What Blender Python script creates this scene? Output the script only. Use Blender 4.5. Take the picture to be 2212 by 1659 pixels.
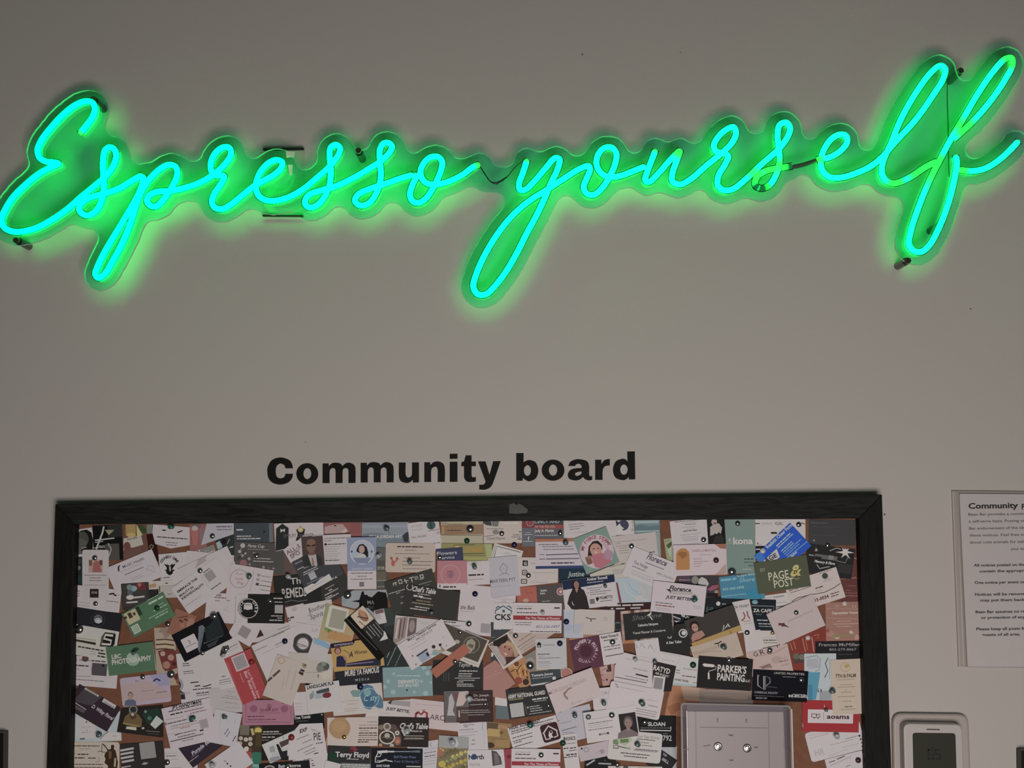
import bpy, bmesh, math, random
import numpy as np
from mathutils import Vector, Matrix

for o in list(bpy.data.objects):
    bpy.data.objects.remove(o, do_unlink=True)
scene = bpy.context.scene
COL = scene.collection
random.seed(7)

# ------------------------------------------------------------------ camera
W_PX, H_PX = 2212.0, 1659.0
FPX = 2400.0            # focal length in pixels of the 2212 px frame
DIST = 1.80             # camera to wall, metres
PITCH = math.radians(5.3)
ROLL = math.radians(0.23)
cam_data = bpy.data.cameras.new('camera')
cam_data.sensor_fit = 'HORIZONTAL'
cam_data.sensor_width = 36.0
cam_data.lens = 36.0 * FPX / W_PX
cam_data.clip_start = 0.01
cam = bpy.data.objects.new('camera', cam_data)
COL.objects.link(cam)
cam.location = (0, -DIST, 1.45)
CAM_ROT = Matrix.Rotation(math.pi / 2 + PITCH, 3, 'X') @ Matrix.Rotation(-ROLL, 3, 'Z')
cam.rotation_euler = CAM_ROT.to_euler()
scene.camera = cam

# ------------------------------------------------------------------ light
world = bpy.data.worlds.new('room_ambient')
scene.world = world
world.use_nodes = True
bg = world.node_tree.nodes['Background']
bg.inputs[0].default_value = (0.92, 0.97, 0.95, 1)
bg.inputs[1].default_value = 0.03

def area_light(name, loc, target, sx, sy, energy, color):
    d = bpy.data.lights.new(name, 'AREA')
    d.shape = 'RECTANGLE'
    d.size, d.size_y = sx, sy
    d.energy = energy
    d.color = color
    o = bpy.data.objects.new(name, d)
    COL.objects.link(o)
    o.location = loc
    o.rotation_euler = (Vector(target) - Vector(loc)).to_track_quat('-Z', 'Y').to_euler()
    return o
# unseen area light added low behind the camera to grade the wall's brightness
area_light('added_front_light', (0.25, -2.1, 0.75), (0.25, 0, 0.75), 0.9, 0.7, 25.0, (1.0, 0.90, 0.84))
vs = scene.view_settings
vs.view_transform = 'Standard'
vs.look = 'None'
vs.exposure = 0.0
vs.gamma = 1.0
vs.use_curve_mapping = False
scene.cycles.use_denoising = True
scene.cycles.max_bounces = 8
scene.cycles.transparent_max_bounces = 24

# ------------------------------------------------------------------ geometry helpers
CAM_LOC = Vector(cam.location)
def at(px, py, y=0.0):
    """point on the plane at distance |y| in front of the wall that the photograph shows at (px, py)"""
    d = CAM_ROT @ Vector(((px - W_PX / 2) / FPX, (H_PX / 2 - py) / FPX, -1.0))
    t = (y - CAM_LOC.y) / d.y
    return CAM_LOC + d * t

def lin(c):
    c = c / 255.0
    return c / 12.92 if c <= 0.04045 else ((c + 0.055) / 1.055) ** 2.4
ILLUM = (0.54, 0.48, 0.45)      # how a white surface on the board reads in the photograph
_mats = {}
def new_mat(name):
    m = bpy.data.materials.new(name)
    m.use_nodes = True
    return m, m.node_tree, m.node_tree.nodes['Principled BSDF']
def paper(hexc, rough=0.55):
    """printed paper whose colour is read off the photograph"""
    key = (hexc, rough)
    if key in _mats:
        return _mats[key]
    rgb = [int(hexc[i:i + 2], 16) for i in (0, 2, 4)]
    base = [lin(c) / k for c, k in zip(rgb, ILLUM)]
    grey = sum(base) / 3                                  # print reads a little duller than solid ink
    sat = max(rgb) - min(rgb)
    base = [min(0.86, (c * 0.88 + grey * 0.12) * (0.93 if sat > 24 else 1.0)) for c in base]
    m, nt, b = new_mat('paper_' + hexc)
    n = nt.nodes.new('ShaderNodeTexNoise'); n.inputs['Scale'].default_value = 60; n.inputs['Detail'].default_value = 3
    mx = nt.nodes.new('ShaderNodeMix'); mx.data_type = 'RGBA'
    mx.inputs['A'].default_value = (*base, 1)
    mx.inputs['B'].default_value = (*[c * 0.93 for c in base], 1)
    tc = nt.nodes.new('ShaderNodeTexCoord')
    nt.links.new(tc.outputs['Object'], n.inputs['Vector'])
    nt.links.new(n.outputs['Fac'], mx.inputs['Factor'])
    nt.links.new(mx.outputs['Result'], b.inputs['Base Color'])
    b.inputs['Roughness'].default_value = rough
    b.inputs['Specular IOR Level'].default_value = 0.06
    _mats[key] = m
    return m
def plain(name, col, rough=0.5, metal=0.0, spec=0.5, noise=0.0, scale=40, stretch=None, bump=0.0):
    if name in _mats:
        return _mats[name]
    m, nt, b = new_mat(name)
    b.inputs['Base Color'].default_value = (*col, 1)
    b.inputs['Roughness'].default_value = rough
    b.inputs['Metallic'].default_value = metal
    b.inputs['Specular IOR Level'].default_value = spec
    if noise or bump:
        tc = nt.nodes.new('ShaderNodeTexCoord')
        mp = nt.nodes.new('ShaderNodeMapping')
        if stretch:
            mp.inputs['Scale'].default_value = stretch
        n = nt.nodes.new('ShaderNodeTexNoise'); n.inputs['Scale'].default_value = scale; n.inputs['Detail'].default_value = 5
        nt.links.new(tc.outputs['Object'], mp.inputs['Vector'])
        nt.links.new(mp.outputs['Vector'], n.inputs['Vector'])
        if noise:
            mx = nt.nodes.new('ShaderNodeMix'); mx.data_type = 'RGBA'
            mx.inputs['A'].default_value = (*[min(1, c * (1 + noise)) for c in col], 1)
            mx.inputs['B'].default_value = (*[c * (1 - noise) for c in col], 1)
            nt.links.new(n.outputs['Fac'], mx.inputs['Factor'])
            nt.links.new(mx.outputs['Result'], b.inputs['Base Color'])
        if bump:
            bp = nt.nodes.new('ShaderNodeBump'); bp.inputs['Strength'].default_value = bump
            bp.inputs['Distance'].default_value = 0.002
            nt.links.new(n.outputs['Fac'], bp.inputs['Height'])
            nt.links.new(bp.outputs['Normal'], b.inputs['Normal'])
    _mats[name] = m
    return m

def mesh_obj(name, verts, faces, mats, parent=None, fmats=None, origin=None, smooth=False):
    """link one mesh object; verts in world space, origin becomes the object's location"""
    o3 = Vector(origin) if origin is not None else Vector((0, 0, 0))
    me = bpy.data.meshes.new(name)
    me.from_pydata([tuple(Vector(v) - o3) for v in verts], [], faces)
    for m in (mats if isinstance(mats, (list, tuple)) else [mats]):
        me.materials.append(m)
    if fmats is not None:
        me.polygons.foreach_set('material_index', fmats)
    if smooth:
        me.polygons.foreach_set('use_smooth', [True] * len(me.polygons))
    me.update()
    o = bpy.data.objects.new(name, me)
    COL.objects.link(o)
    if parent is not None:
        o.parent = parent
        w3, q_ = Vector((0, 0, 0)), parent
        while q_ is not None:
            w3 += Vector(q_.location); q_ = q_.parent
        o.location = o3 - w3
    else:
        o.location = o3
    return o
def empty(name, loc):
    o = bpy.data.objects.new(name, None)
    o.empty_display_size = 0.02
    COL.objects.link(o)
    o.location = loc
    return o
def tag(o, label, cat, group=None, kind=None):
    if label: o['label'] = label
    if cat: o['category'] = cat
    if group: o['group'] = group
    if kind: o['kind'] = kind
    return o

def prism(poly_front, poly_back):
    """closed solid from two matching loops (front towards the camera)"""
    n = len(poly_front)
    v = list(poly_front) + list(poly_back)
    f = [list(range(n))[::-1], [n + i for i in range(n)]]
    for i in range(n):
        j = (i + 1) % n
        f.append([i, j, n + j, n + i])
    return v, f
def rounded_quad(cs, r, seg=4):
    """2-D quad (list of 4 points) with rounded corners"""
    if r <= 0:
        return list(cs)
    out = []
    for i in range(4):
        p = np.array(cs[i], float); a = np.array(cs[i - 1], float); b = np.array(cs[(i + 1) % 4], float)
        ua = (a - p) / np.linalg.norm(a - p); ub = (b - p) / np.linalg.norm(b - p)
        for k in range(seg + 1):
            t = k / seg
            q0 = p + ua * r; q1 = p + ub * r
            q = (1 - t) ** 2 * q0 + 2 * t * (1 - t) * p + t * t * q1
            out.append((q[0], q[1]))
    return out
def catmull(pts, n=10, closed=False):
    """centripetal-ish Catmull-Rom through 2-D points"""
    P = [np.array(p[:2], float) for p in pts]
    out = []
    m = len(P)
    rng = m if closed else m - 1
    for i in range(rng):
        p1, p2 = P[i], P[(i + 1) % m]
        p0 = P[i - 1] if (closed or i > 0) else 2 * p1 - p2
        p3 = P[(i + 2) % m] if (closed or i + 2 < m) else 2 * p2 - p1
        def tj(a, b): return max(np.linalg.norm(b - a), 1e-6) ** 0.5
        t0 = 0; t1 = tj(p0, p1); t2 = t1 + tj(p1, p2); t3 = t2 + tj(p2, p3)
        for k in range(n):
            t = t1 + (t2 - t1) * k / n
            a1 = (t1 - t) / (t1 - t0) * p0 + (t - t0) / (t1 - t0) * p1
            a2 = (t2 - t) / (t2 - t1) * p1 + (t - t1) / (t2 - t1) * p2
            a3 = (t3 - t) / (t3 - t2) * p2 + (t - t2) / (t3 - t2) * p3
            b1 = (t2 - t) / (t2 - t0) * a1 + (t - t0) / (t2 - t0) * a2
            b2 = (t3 - t) / (t3 - t1) * a2 + (t - t1) / (t3 - t1) * a3
            out.append((t2 - t) / (t2 - t1) * b1 + (t - t1) / (t2 - t1) * b2)
    if not closed:
        out.append(P[-1])
    return out
def glyph_contour(pts, n=5):
    """closed contour; a point (x, y, 1) is smooth, (x, y) is a corner"""
    m = len(pts); out = []
    for i in range(m):
        a, b = pts[i], pts[(i + 1) % m]
        A = np.array(a[:2], float); B = np.array(b[:2], float)
        sa, sb = len(a) > 2, len(b) > 2
        if not sa and not sb:
            out.append(A); continue
        ta = (B - np.array(pts[i - 1][:2], float)) / 2 if sa else (B - A)
        tb = (np.array(pts[(i + 2) % m][:2], float) - A) / 2 if sb else (B - A)
        L = np.linalg.norm(B - A)
        for tt in (0, 1):
            v = (ta, tb)[tt]; l = np.linalg.norm(v)
            if l > 1e-6 and l > 1.3 * L:
                v *= 1.3 * L / l
        for k in range(n):
            t = k / n
            h00 = 2 * t**3 - 3 * t**2 + 1; h10 = t**3 - 2 * t**2 + t; h01 = -2 * t**3 + 3 * t**2; h11 = t**3 - t**2
            out.append(h00 * A + h10 * ta + h01 * B + h11 * tb)
    return out
def filled(contours, depth=None):
    """fill 2-D contours (even-odd holes) -> verts2d, tris"""
    cu = bpy.data.curves.new('tmp', 'CURVE'); cu.dimensions = '2D'; cu.fill_mode = 'FRONT'
    for c in contours:
        s = cu.splines.new('POLY'); s.points.add(len(c) - 1)
        for p, q in zip(s.points, c):
            p.co = (q[0], q[1], 0, 1)
        s.use_cyclic_u = True
    ob = bpy.data.objects.new('tmp', cu)
    me = ob.to_mesh()
    v = [(x.co.x, x.co.y) for x in me.vertices]
    f = [list(p.vertices) for p in me.polygons]
    ob.to_mesh_clear()
    bpy.data.objects.remove(ob); bpy.data.curves.remove(cu)
    return v, f
def lathe(profile, n=20):
    """profile (radius, height) around +Z -> verts, faces"""
    v, f = [], []
    for r, z in profile:
        for k in range(n):
            a = 2 * math.pi * k / n
            v.append((r * math.cos(a), r * math.sin(a), z))
    for i in range(len(profile) - 1):
        for k in range(n):
            k2 = (k + 1) % n
            f.append([i * n + k, i * n + k2, (i + 1) * n + k2, (i + 1) * n + k])
    f.append(list(range(n))[::-1])
    f.append([(len(profile) - 1) * n + k for k in range(n)])
    return v, f
def wire(name, pts3, r, mat, parent, n=6):
    """round wire through 3-D points"""
    v, f = [], []
    P = [Vector(p) for p in pts3]
    for i, p in enumerate(P):
        t = (P[min(i + 1, len(P) - 1)] - P[max(i - 1, 0)]).normalized()
        a = t.cross(Vector((0, 1, 0.01))).normalized(); b = t.cross(a)
        for k in range(n):
            w = 2 * math.pi * k / n
            v.append(p + a * (r * math.cos(w)) + b * (r * math.sin(w)))
    for i in range(len(P) - 1):
        for k in range(n):
            k2 = (k + 1) % n
            f.append([i * n + k, i * n + k2, (i + 1) * n + k2, (i + 1) * n + k])
    return mesh_obj(name, v, f, mat, parent, origin=P[0], smooth=True)

# ------------------------------------------------------------------ the wall
wall_mat, nt, b = new_mat('painted_wall')
tc = nt.nodes.new('ShaderNodeTexCoord')
n1 = nt.nodes.new('ShaderNodeTexNoise'); n1.inputs['Scale'].default_value = 2.2; n1.inputs['Detail'].default_value = 3
mx = nt.nodes.new('ShaderNodeMix'); mx.data_type = 'RGBA'
mx.inputs['A'].default_value = (0.585, 0.575, 0.55, 1)
mx.inputs['B'].default_value = (0.61, 0.575, 0.555, 1)
n2 = nt.nodes.new('ShaderNodeTexNoise'); n2.inputs['Scale'].default_value = 240; n2.inputs['Detail'].default_value = 2
bp = nt.nodes.new('ShaderNodeBump'); bp.inputs['Strength'].default_value = 0.12; bp.inputs['Distance'].default_value = 0.001
for nn in (n1, n2):
    nt.links.new(tc.outputs['Object'], nn.inputs['Vector'])
nt.links.new(n1.outputs['Fac'], mx.inputs['Factor'])
nt.links.new(mx.outputs['Result'], b.inputs['Base Color'])
nt.links.new(n2.outputs['Fac'], bp.inputs['Height'])
nt.links.new(bp.outputs['Normal'], b.inputs['Normal'])
b.inputs['Roughness'].default_value = 0.5
b.inputs['Specular IOR Level'].default_value = 0.2
v, f = prism([(-2.6, 0, 0), (2.6, 0, 0), (2.6, 0, 2.9), (-2.6, 0, 2.9)],
             [(-2.6, 0.12, 0), (2.6, 0.12, 0), (2.6, 0.12, 2.9), (-2.6, 0.12, 2.9)])
wall = mesh_obj('wall_back', v, f, wall_mat)
tag(wall, 'plain greige painted wall behind the neon sign', 'wall', kind='structure')
# small chips in the paint
chip = plain('paint_chip', (0.12, 0.11, 0.10), 0.8)
for px, py, r in ((1258, 117, 2.2), (2097, 667, 1.8), (1470, 113, 1.2), (660, 955, 1.2), (1911, 1111, 2.2)):
    c = at(px, py, -0.0004)
    vv = [c + Vector((math.cos(a) * r * .00075 * random.uniform(.6, 1.3), 0, math.sin(a) * r * .00075)) for a in [k * math.pi / 4 for k in range(8)]]
    bb = [p + Vector((0, 0.0003, 0)) for p in vv]
    v, f = prism(vv, bb)
    mesh_obj('paint_chip', v, f, chip, wall, origin=c)

# ------------------------------------------------------------------ neon sign
Z1 = (0, 170, 3.386); Z2 = (440, 250, 3.3515); Z3 = (980, 230, 2.9105); Z4 = (1560, 90, 3.253)
def zz(z, pts):
    return [(z[0] + x / z[2], z[1] + y / z[2]) for x, y in pts]
ST = []
# capital E running on into s, p, r
ST.append(zz(Z1, [(590, 412), (640, 350), (690, 278), (702, 220), (682, 182), (640, 172), (570, 195), (480, 262), (380, 368), (310, 462), (285, 530), (300, 585), (345, 612), (405, 618), (436, 628),
    (385, 652), (300, 698), (200, 778), (100, 880), (40, 980), (20, 1040), (40, 1092), (92, 1120), (160, 1124), (270, 1098), (380, 1042), (500, 960), (600, 872), (700, 790), (785, 715), (838, 640), (858, 570), (842, 522), (810, 508), (777, 530), (763, 600), (763, 700), (768, 800), (755, 885), (720, 960), (670, 1000), (622, 1000), (588, 965), (602, 918), (655, 880), (745, 852), (870, 812), (985, 745), (1052, 708)]))
ST.append(zz(Z1, [(1052, 708), (1052, 760), (1020, 850), (960, 960), (870, 1110), (780, 1260), (722, 1380), (706, 1436), (728, 1460), (772, 1435), (832, 1338), (910, 1190), (970, 1040), (1005, 920), (1042, 830), (1100, 742), (1180, 665), (1240, 636), (1290, 650), (1302, 708), (1270, 790), (1210, 880), (1152, 938), (1110, 935), (1082, 900), (1097, 862), (1150, 834), (1250, 826), (1350, 806), (1470, 765), (1570, 705), (1652, 630), (1695, 560), (1682, 512), (1640, 508), (1582, 550), (1549, 620), (1552, 682), (1585, 712), (1625, 712), (1645, 722)])
    + zz(Z1, [(1622, 775), (1572, 850), (1556, 910), (1580, 950), (1635, 957)]) + zz(Z2, [(200, 650), (290, 578), (370, 515), (450, 470), (520, 430), (568, 380), (572, 342), (532, 326), (470, 352), (412, 420), (382, 510), (400, 580), (450, 615), (530, 620), (620, 595), (720, 540), (830, 450), (920, 368), (978, 290), (990, 240), (960, 216), (922, 240), (916, 310), (924, 400), (916, 500), (880, 590), (825, 653), (770, 670), (737, 638), (762, 582), (850, 547), (950, 520), (1080, 460), (1200, 390), (1285, 335), (1340, 282), (1366, 232), (1347, 206), (1307, 206), (1279, 250), (1280, 350), (1285, 450), (1260, 550), (1200, 638), (1135, 655), (1098, 620), (1122, 575), (1200, 537), (1300, 505), (1420, 462), (1522, 432)]))
ST.append(zz(Z2, [(1522, 432), (1540, 442), (1512, 510), (1496, 580), (1516, 625), (1560, 635), (1612, 603), (1672, 510), (1720, 400), (1728, 342), (1702, 306), (1650, 305), (1602, 340), (1573, 400), (1578, 450), (1612, 492), (1682, 503), (1780, 480), (1880, 430), (1950, 378), (2000, 358)]))
# y, o
ST.append(zz(Z3, [(462, 338), (436, 420), (411, 490), (417, 528), (446, 530), (512, 470), (580, 390), (636, 330), (664, 336), (652, 400), (612, 485), (572, 580), (520, 690), (460, 800), (400, 920), (330, 1040), (262, 1130), (205, 1183), (155, 1185), (125, 1140), (142, 1060), (200, 930), (280, 800), (370, 690), (470, 602), (580, 532), (690, 460), (790, 398), (848, 380),
    (856, 402), (834, 460), (816, 512), (836, 553), (880, 560), (932, 518), (982, 440), (1015, 360), (1021, 302), (995, 266), (947, 266), (906, 310), (897, 370), (922, 420), (972, 448), (1050, 440), (1130, 410), (1205, 380)]))
# u, r, s
ST.append(zz(Z3, [(1268, 276), (1238, 355), (1212, 425), (1202, 468), (1224, 480), (1290, 420), (1360, 340), (1424, 276)]))
ST.append(zz(Z3, [(1424, 276), (1402, 340), (1372, 430), (1374, 478), (1420, 495), (1490, 460), (1580, 382), (1680, 300), (1748, 232), (1772, 170), (1755, 136), (1702, 157), (1647, 215), (1632, 258), (1650, 290), (1695, 300), (1722, 318), (1702, 370), (1662, 440), (1657, 500), (1692, 530), (1750, 525), (1830, 465), (1930, 370), (2040, 272), (2098, 190), (2110, 137), (2085, 107), (2047, 120), (2032, 180), (2040, 280), (2045, 350), (2020, 440), (1980, 500), (1930, 520), (1892, 500), (1902, 450), (1960, 410), (2060, 390), (2125, 380)]))
# e, l
ST.append(zz(Z4, [(655, 836), (750, 818), (830, 770), (873, 710), (862, 667), (820, 659), (762, 690), (707, 770), (687, 850), (702, 918), (752, 958), (830, 960), (930, 932), (1040, 880), (1120, 815), (1200, 722), (1350, 558), (1470, 390), (1548, 262), (1558, 200), (1525, 177), (1462, 222), (1352, 370), (1250, 550), (1180, 720), (1122, 855), (1118, 940), (1152, 988), (1210, 1000), (1310, 960), (1420, 888), (1505, 845)]))
# f and its cross stroke
ST.append(zz(Z4, [(1620, 690), (1670, 645), (1760, 560), (1880, 420), (1980, 272), (2030, 172), (2022, 124), (1982, 128), (1900, 212), (1790, 370), (1690, 540), (1600, 690), (1520, 840), (1450, 980), (1380, 1150), (1320, 1330), (1306, 1430), (1340, 1474), (1392, 1480), (1452, 1430), (1530, 1280), (1590, 1110), (1628, 950), (1640, 860), (1632, 803)]))
ST.append(zz(Z4, [(1650, 905), (1740, 915), (1830, 900), (1920, 850), (2010, 772), (2075, 702)]))
GREEN_SPOTS = [(z[0] + x / z[2], z[1] + y / z[2], r) for z, x, y, r in (
    (Z4, 240, 960, 22), (Z4, 330, 900, 22), (Z4, 440, 888, 26), (Z4, 660, 840, 14), (Z4, 1210, 1000, 22), (Z4, 1400, 900, 45), (Z4, 1700, 625, 30),
    (Z4, 1500, 870, 28), (Z4, 2010, 150, 22), (Z4, 1680, 905, 14), (Z3, 465, 335, 10), (Z3, 1415, 280, 22), (Z3, 1268, 276, 8), (Z2, 2000, 362, 12), (Z1, 590, 412, 9), (Z4, 300, 1040, 14))]
DIM_SPOTS = [(Z4[0] + x / Z4[2], Z4[1] + y / Z4[2], r) for x, y, r in ((225, 1040, 16), (275, 1055, 18), (485, 880, 18))]

Y_ACR_F, Y_ACR_B = -0.045, -0.040          # acrylic sheet on stand-offs
TUBE_R, TUBE_H = 0.0048, 0.0095
m_tube, nt, b = new_mat('lit_silicone_tube')
out = nt.nodes['Material Output']
nt.nodes.remove(b)
em = nt.nodes.new('ShaderNodeEmission')
att = nt.nodes.new('ShaderNodeAttribute'); att.attribute_name = 'tint'
nt.links.new(att.outputs['Color'], em.inputs['Color'])
em.inputs['Strength'].default_value = 1.0
nt.links.new(em.outputs[0], out.inputs[0])
m_rim = plain('tube_channel_edge', (0.0008, 0.010, 0.0025), 0.7, spec=0.05)
m_cap = plain('silicone_end_cap', (0.05, 0.35, 0.2), 0.4)

sign = empty('neon_sign', at(1106, 400, 0))
tag(sign, 'long green LED neon script sign on a glow-tinted acrylic panel, high on the wall', 'neon sign')
EMIT_CYAN = np.array((0.0, 7.4, 1.05)); EMIT_CYAN_R = np.array((0.012, 7.0, 0.86)); EMIT_GREEN = np.array((0.04, 4.0, 0.14)); EMIT_DIM = np.array((0.01, 0.18, 0.05))
PATHS = []
for stroke in ST:
    path = catmull(stroke, 9)
    PATHS.append(np.array(path))
    P = [at(x, y, Y_ACR_F) for x, y in path]
    prof = [(-1.0, 0.0), (-1.0, 0.45), (-0.86, 0.72), (-0.5, 0.93), (0, 1.0), (0.5, 0.93), (0.86, 0.72), (1.0, 0.45), (1.0, 0.0)]
    v, f, cols = [], [], []
    rv, rf = [], []
    m = len(prof)
    L = len(P)
    arc = np.concatenate([[0], np.cumsum([(P[i + 1] - P[i]).length for i in range(L - 1)])])
    for i, p in enumerate(P):
        t = (P[min(i + 1, L - 1)] - P[max(i - 1, 0)]); t.y = 0
        t.normalize()
        nrm = Vector((-t.z, 0, t.x))
        e = min(arc[i], arc[-1] - arc[i]) / TUBE_R
        k = math.sqrt(max(0.0, 1 - (1 - min(1, e)) ** 2)) if e < 1 else 1.0
        k = max(k, 0.25)
        px, py = path[i]
        c = EMIT_CYAN * (1 - min(1, px / 2212)) + EMIT_CYAN_R * min(1, px / 2212)
        g = max([max(0.0, 1 - math.hypot(px - gx, py - gy) / gr) for gx, gy, gr in GREEN_SPOTS])
        g = min(1, g * 2.2)
        c = c * (1 - g) + EMIT_GREEN * g
        d = max([max(0.0, 1 - math.hypot(px - gx, py - gy) / gr) for gx, gy, gr in DIM_SPOTS]); d = min(1, d * 1.8)
        c = c * (1 - d) + EMIT_DIM * d
        for a, h in prof:
            v.append(p + nrm * (a * TUBE_R * k) + Vector((0, -1, 0)) * (h * TUBE_H * (0.6 + 0.4 * k)))
            cols.append((*c, 1))
        for s in (-1, 1):
            rv.append(p + nrm * (s * TUBE_R * 0.99)); rv.append(p + nrm * (s * TUBE_R * 1.24))
            rv[-1].y = rv[-2].y = Y_ACR_F - TUBE_H * 0.48
    for i in range(L - 1):
        for k in range(m):
            k2 = (k + 1) % m
            f.append([i * m + k, i * m + k2, (i + 1) * m + k2, (i + 1) * m + k])
        for s in (0, 2):
            rf.append([i * 4 + s, i * 4 + s + 1, (i + 1) * 4 + s + 1, (i + 1) * 4 + s])
    f.append(list(range(m))); f.append([(L - 1) * m + k for k in range(m)][::-1])
    o = mesh_obj('neon_tube', v, f, m_tube, sign, origin=P[0], smooth=True)
    ca = o.data.color_attributes.new('tint', 'FLOAT_COLOR', 'POINT')
    ca.data.foreach_set('color', np.array(cols, dtype=np.float32).ravel())
    mesh_obj('tube_channel', rv, rf, m_rim, o, origin=P[0])

# unlit bridge of tube between the s and the e
br = catmull(zz(Z4, [(470, 884), (540, 872), (610, 852), (668, 832)]), 8)
wire('unlit_tube_bridge', [at(x, y, Y_ACR_F - 0.003) for x, y in br], 0.0036, plain('unlit_tube', (0.05, 0.10, 0.06), 0.45), sign, 8)
wm = plain('black_wire', (0.006, 0.02, 0.012), 0.4)
for pts, yy in ((zz(Z2, [(1998, 365), (2030, 410), (2065, 465), (2110, 492), (2160, 470), (2210, 430)]), -0.049),
                (zz(Z2, [(2005, 375), (2040, 430), (2085, 480), (2130, 480), (2190, 445)]), -0.047),
                (zz(Z3, [(270, 490), (330, 450), (380, 390), (420, 355), (450, 345)]), -0.048),
                (zz(Z4, [(1580, 260), (1582, 420), (1588, 600), (1590, 760), (1595, 950)]), -0.0485),
                (zz(Z2, [(640, 430), (632, 470), (600, 520), (540, 545), (480, 550)]), -0.012)):
    wire('connecting_wire', [at(x, y, yy) for x, y in catmull(pts, 6)], 0.0008 if yy < -0.02 else 0.0012, wm if yy < -0.02 else plain('pale_wire', (0.5, 0.6, 0.5), 0.4), sign)

# acrylic sheet: one contour at a fixed distance round the lettering
STEP = 3.0
gx = np.arange(-60, 2275, STEP); gy = np.arange(70, 720, STEP)
allp = np.vstack([p[::2] for p in PATHS] + [np.array([(1050 + k * 6, 388) for k in range(12)])])
GX, GY = np.meshgrid(gx, gy)
dist = np.full(GX.shape, 1e9)
for q in allp:
    x0 = max(0, int((q[0] - 70 - gx[0]) / STEP)); x1 = min(len(gx), int((q[0] + 70 - gx[0]) / STEP) + 2)
    y0 = max(0, int((q[1] - 70 - gy[0]) / STEP)); y1 = min(len(gy), int((q[1] + 70 - gy[0]) / STEP) + 2)
    sub = np.hypot(GX[y0:y1, x0:x1] - q[0], GY[y0:y1, x0:x1] - q[1])
    dist[y0:y1, x0:x1] = np.minimum(dist[y0:y1, x0:x1], sub)
dist = np.minimum(dist, 70)
OFF = 46.0
# closing: grow to OFF, then shrink back by 20 px so that narrow notches fill up
inside = dist < OFF
far = np.full(GX.shape, 1e9)
ys, xs = np.where((dist >= OFF) & (dist < OFF + 6))
for yy_, xx_ in zip(ys, xs):
    a0, a1 = max(0, yy_ - 12), min(GX.shape[0], yy_ + 13); b0, b1 = max(0, xx_ - 12), min(GX.shape[1], xx_ + 13)
    sub = np.hypot(GX[a0:a1, b0:b1] - GX[yy_, xx_], GY[a0:a1, b0:b1] - GY[yy_, xx_])
    far[a0:a1, b0:b1] = np.minimum(far[a0:a1, b0:b1], sub)
field = np.where(inside, np.minimum(far, 36), 0.0) - 20.0
for _ in range(2):
    fp = np.pad(field, 1, mode='edge')
    field = (fp[1:-1, 1:-1] * 2 + fp[:-2, 1:-1] + fp[2:, 1:-1] + fp[1:-1, :-2] + fp[1:-1, 2:]) / 6
def marching(F, X, Y):
    segs = {}
    ny, nx = F.shape
    def interp(pa, pb, fa, fb):
        t = fa / (fa - fb)
        return (pa[0] + t * (pb[0] - pa[0]), pa[1] + t * (pb[1] - pa[1]))
    for j in range(ny - 1):
        row = F[j:j + 2]
        if row.max() < 0 or row.min() > 0:
            continue
        for i in range(nx - 1):
            c = [F[j, i], F[j, i + 1], F[j + 1, i + 1], F[j + 1, i]]
            idx = sum(1 << k for k in range(4) if c[k] > 0)
            if idx in (0, 15):
                continue
            p = [(X[i], Y[j]), (X[i + 1], Y[j]), (X[i + 1], Y[j + 1]), (X[i], Y[j + 1])]
            ids = [('h', j, i), ('v', j, i + 1), ('h', j + 1, i), ('v', j, i)]
            pts = {}
            for k in range(4):
                k2 = (k + 1) % 4
                if (c[k] > 0) != (c[k2] > 0):
                    pts[k] = (ids[k], interp(p[k], p[k2], c[k], c[k2]))
            ks = list(pts)
            # walk so that the inside lies on the left
            pairs = [(ks[0], ks[1])] if len(ks) == 2 else ([(0, 3), (2, 1)] if c[0] > 0 else [(0, 1), (2, 3)])
            for a, bb in pairs:
                segs.setdefault(pts[a][0], []).append((pts[bb][0], pts[a][1]))
                segs.setdefault(pts[bb][0], []).append((pts[a][0], pts[bb][1]))
    loops, seen = [], set()
    for s in list(segs):
        if s in seen:
            continue
        loop, cur, prev = [], s, None
        while cur is not None and cur not in seen:
            seen.add(cur)
            loop.append(segs[cur][0][1])
            nxt = [q for q, _ in segs[cur] if q != prev and q not in seen]
            prev, cur = cur, (nxt[0] if nxt else None)
        if len(loop) > 20:
            loops.append(loop)
    return loops
loops = marching(field, gx, gy)
def area2(l):
    a = np.array(l); return abs(np.dot(a[:, 0], np.roll(a[:, 1], 1)) - np.dot(a[:, 1], np.roll(a[:, 0], 1))) / 2
loops.sort(key=area2, reverse=True)
outline = loops[0][::2]
m_acr, nt, b = new_mat('glow_tinted_acrylic')
nt.nodes.remove(b)
out = nt.nodes['Material Output']
tr = nt.nodes.new('ShaderNodeBsdfTransparent'); tr.inputs[0].default_value = (0.62, 0.985, 0.88, 1)  # clear sheet tinted green, so the colour deepens the glow behind it
gl = nt.nodes.new('ShaderNodeBsdfGlossy'); gl.inputs['Roughness'].default_value = 0.03
fr = nt.nodes.new('ShaderNodeFresnel'); fr.inputs['IOR'].default_value = 1.49
ml = nt.nodes.new('ShaderNodeMath'); ml.operation = 'MULTIPLY'; ml.inputs[1].default_value = 1.0
mixs = nt.nodes.new('ShaderNodeMixShader')
nt.links.new(fr.outputs[0], ml.inputs[0]); nt.links.new(ml.outputs[0], mixs.inputs[0])
nt.links.new(tr.outputs[0], mixs.inputs[1]); nt.links.new(gl.outputs[0], mixs.inputs[2]); nt.links.new(mixs.outputs[0], out.inputs[0])
m_edge, nt, b = new_mat('cut_acrylic_edge')
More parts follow.
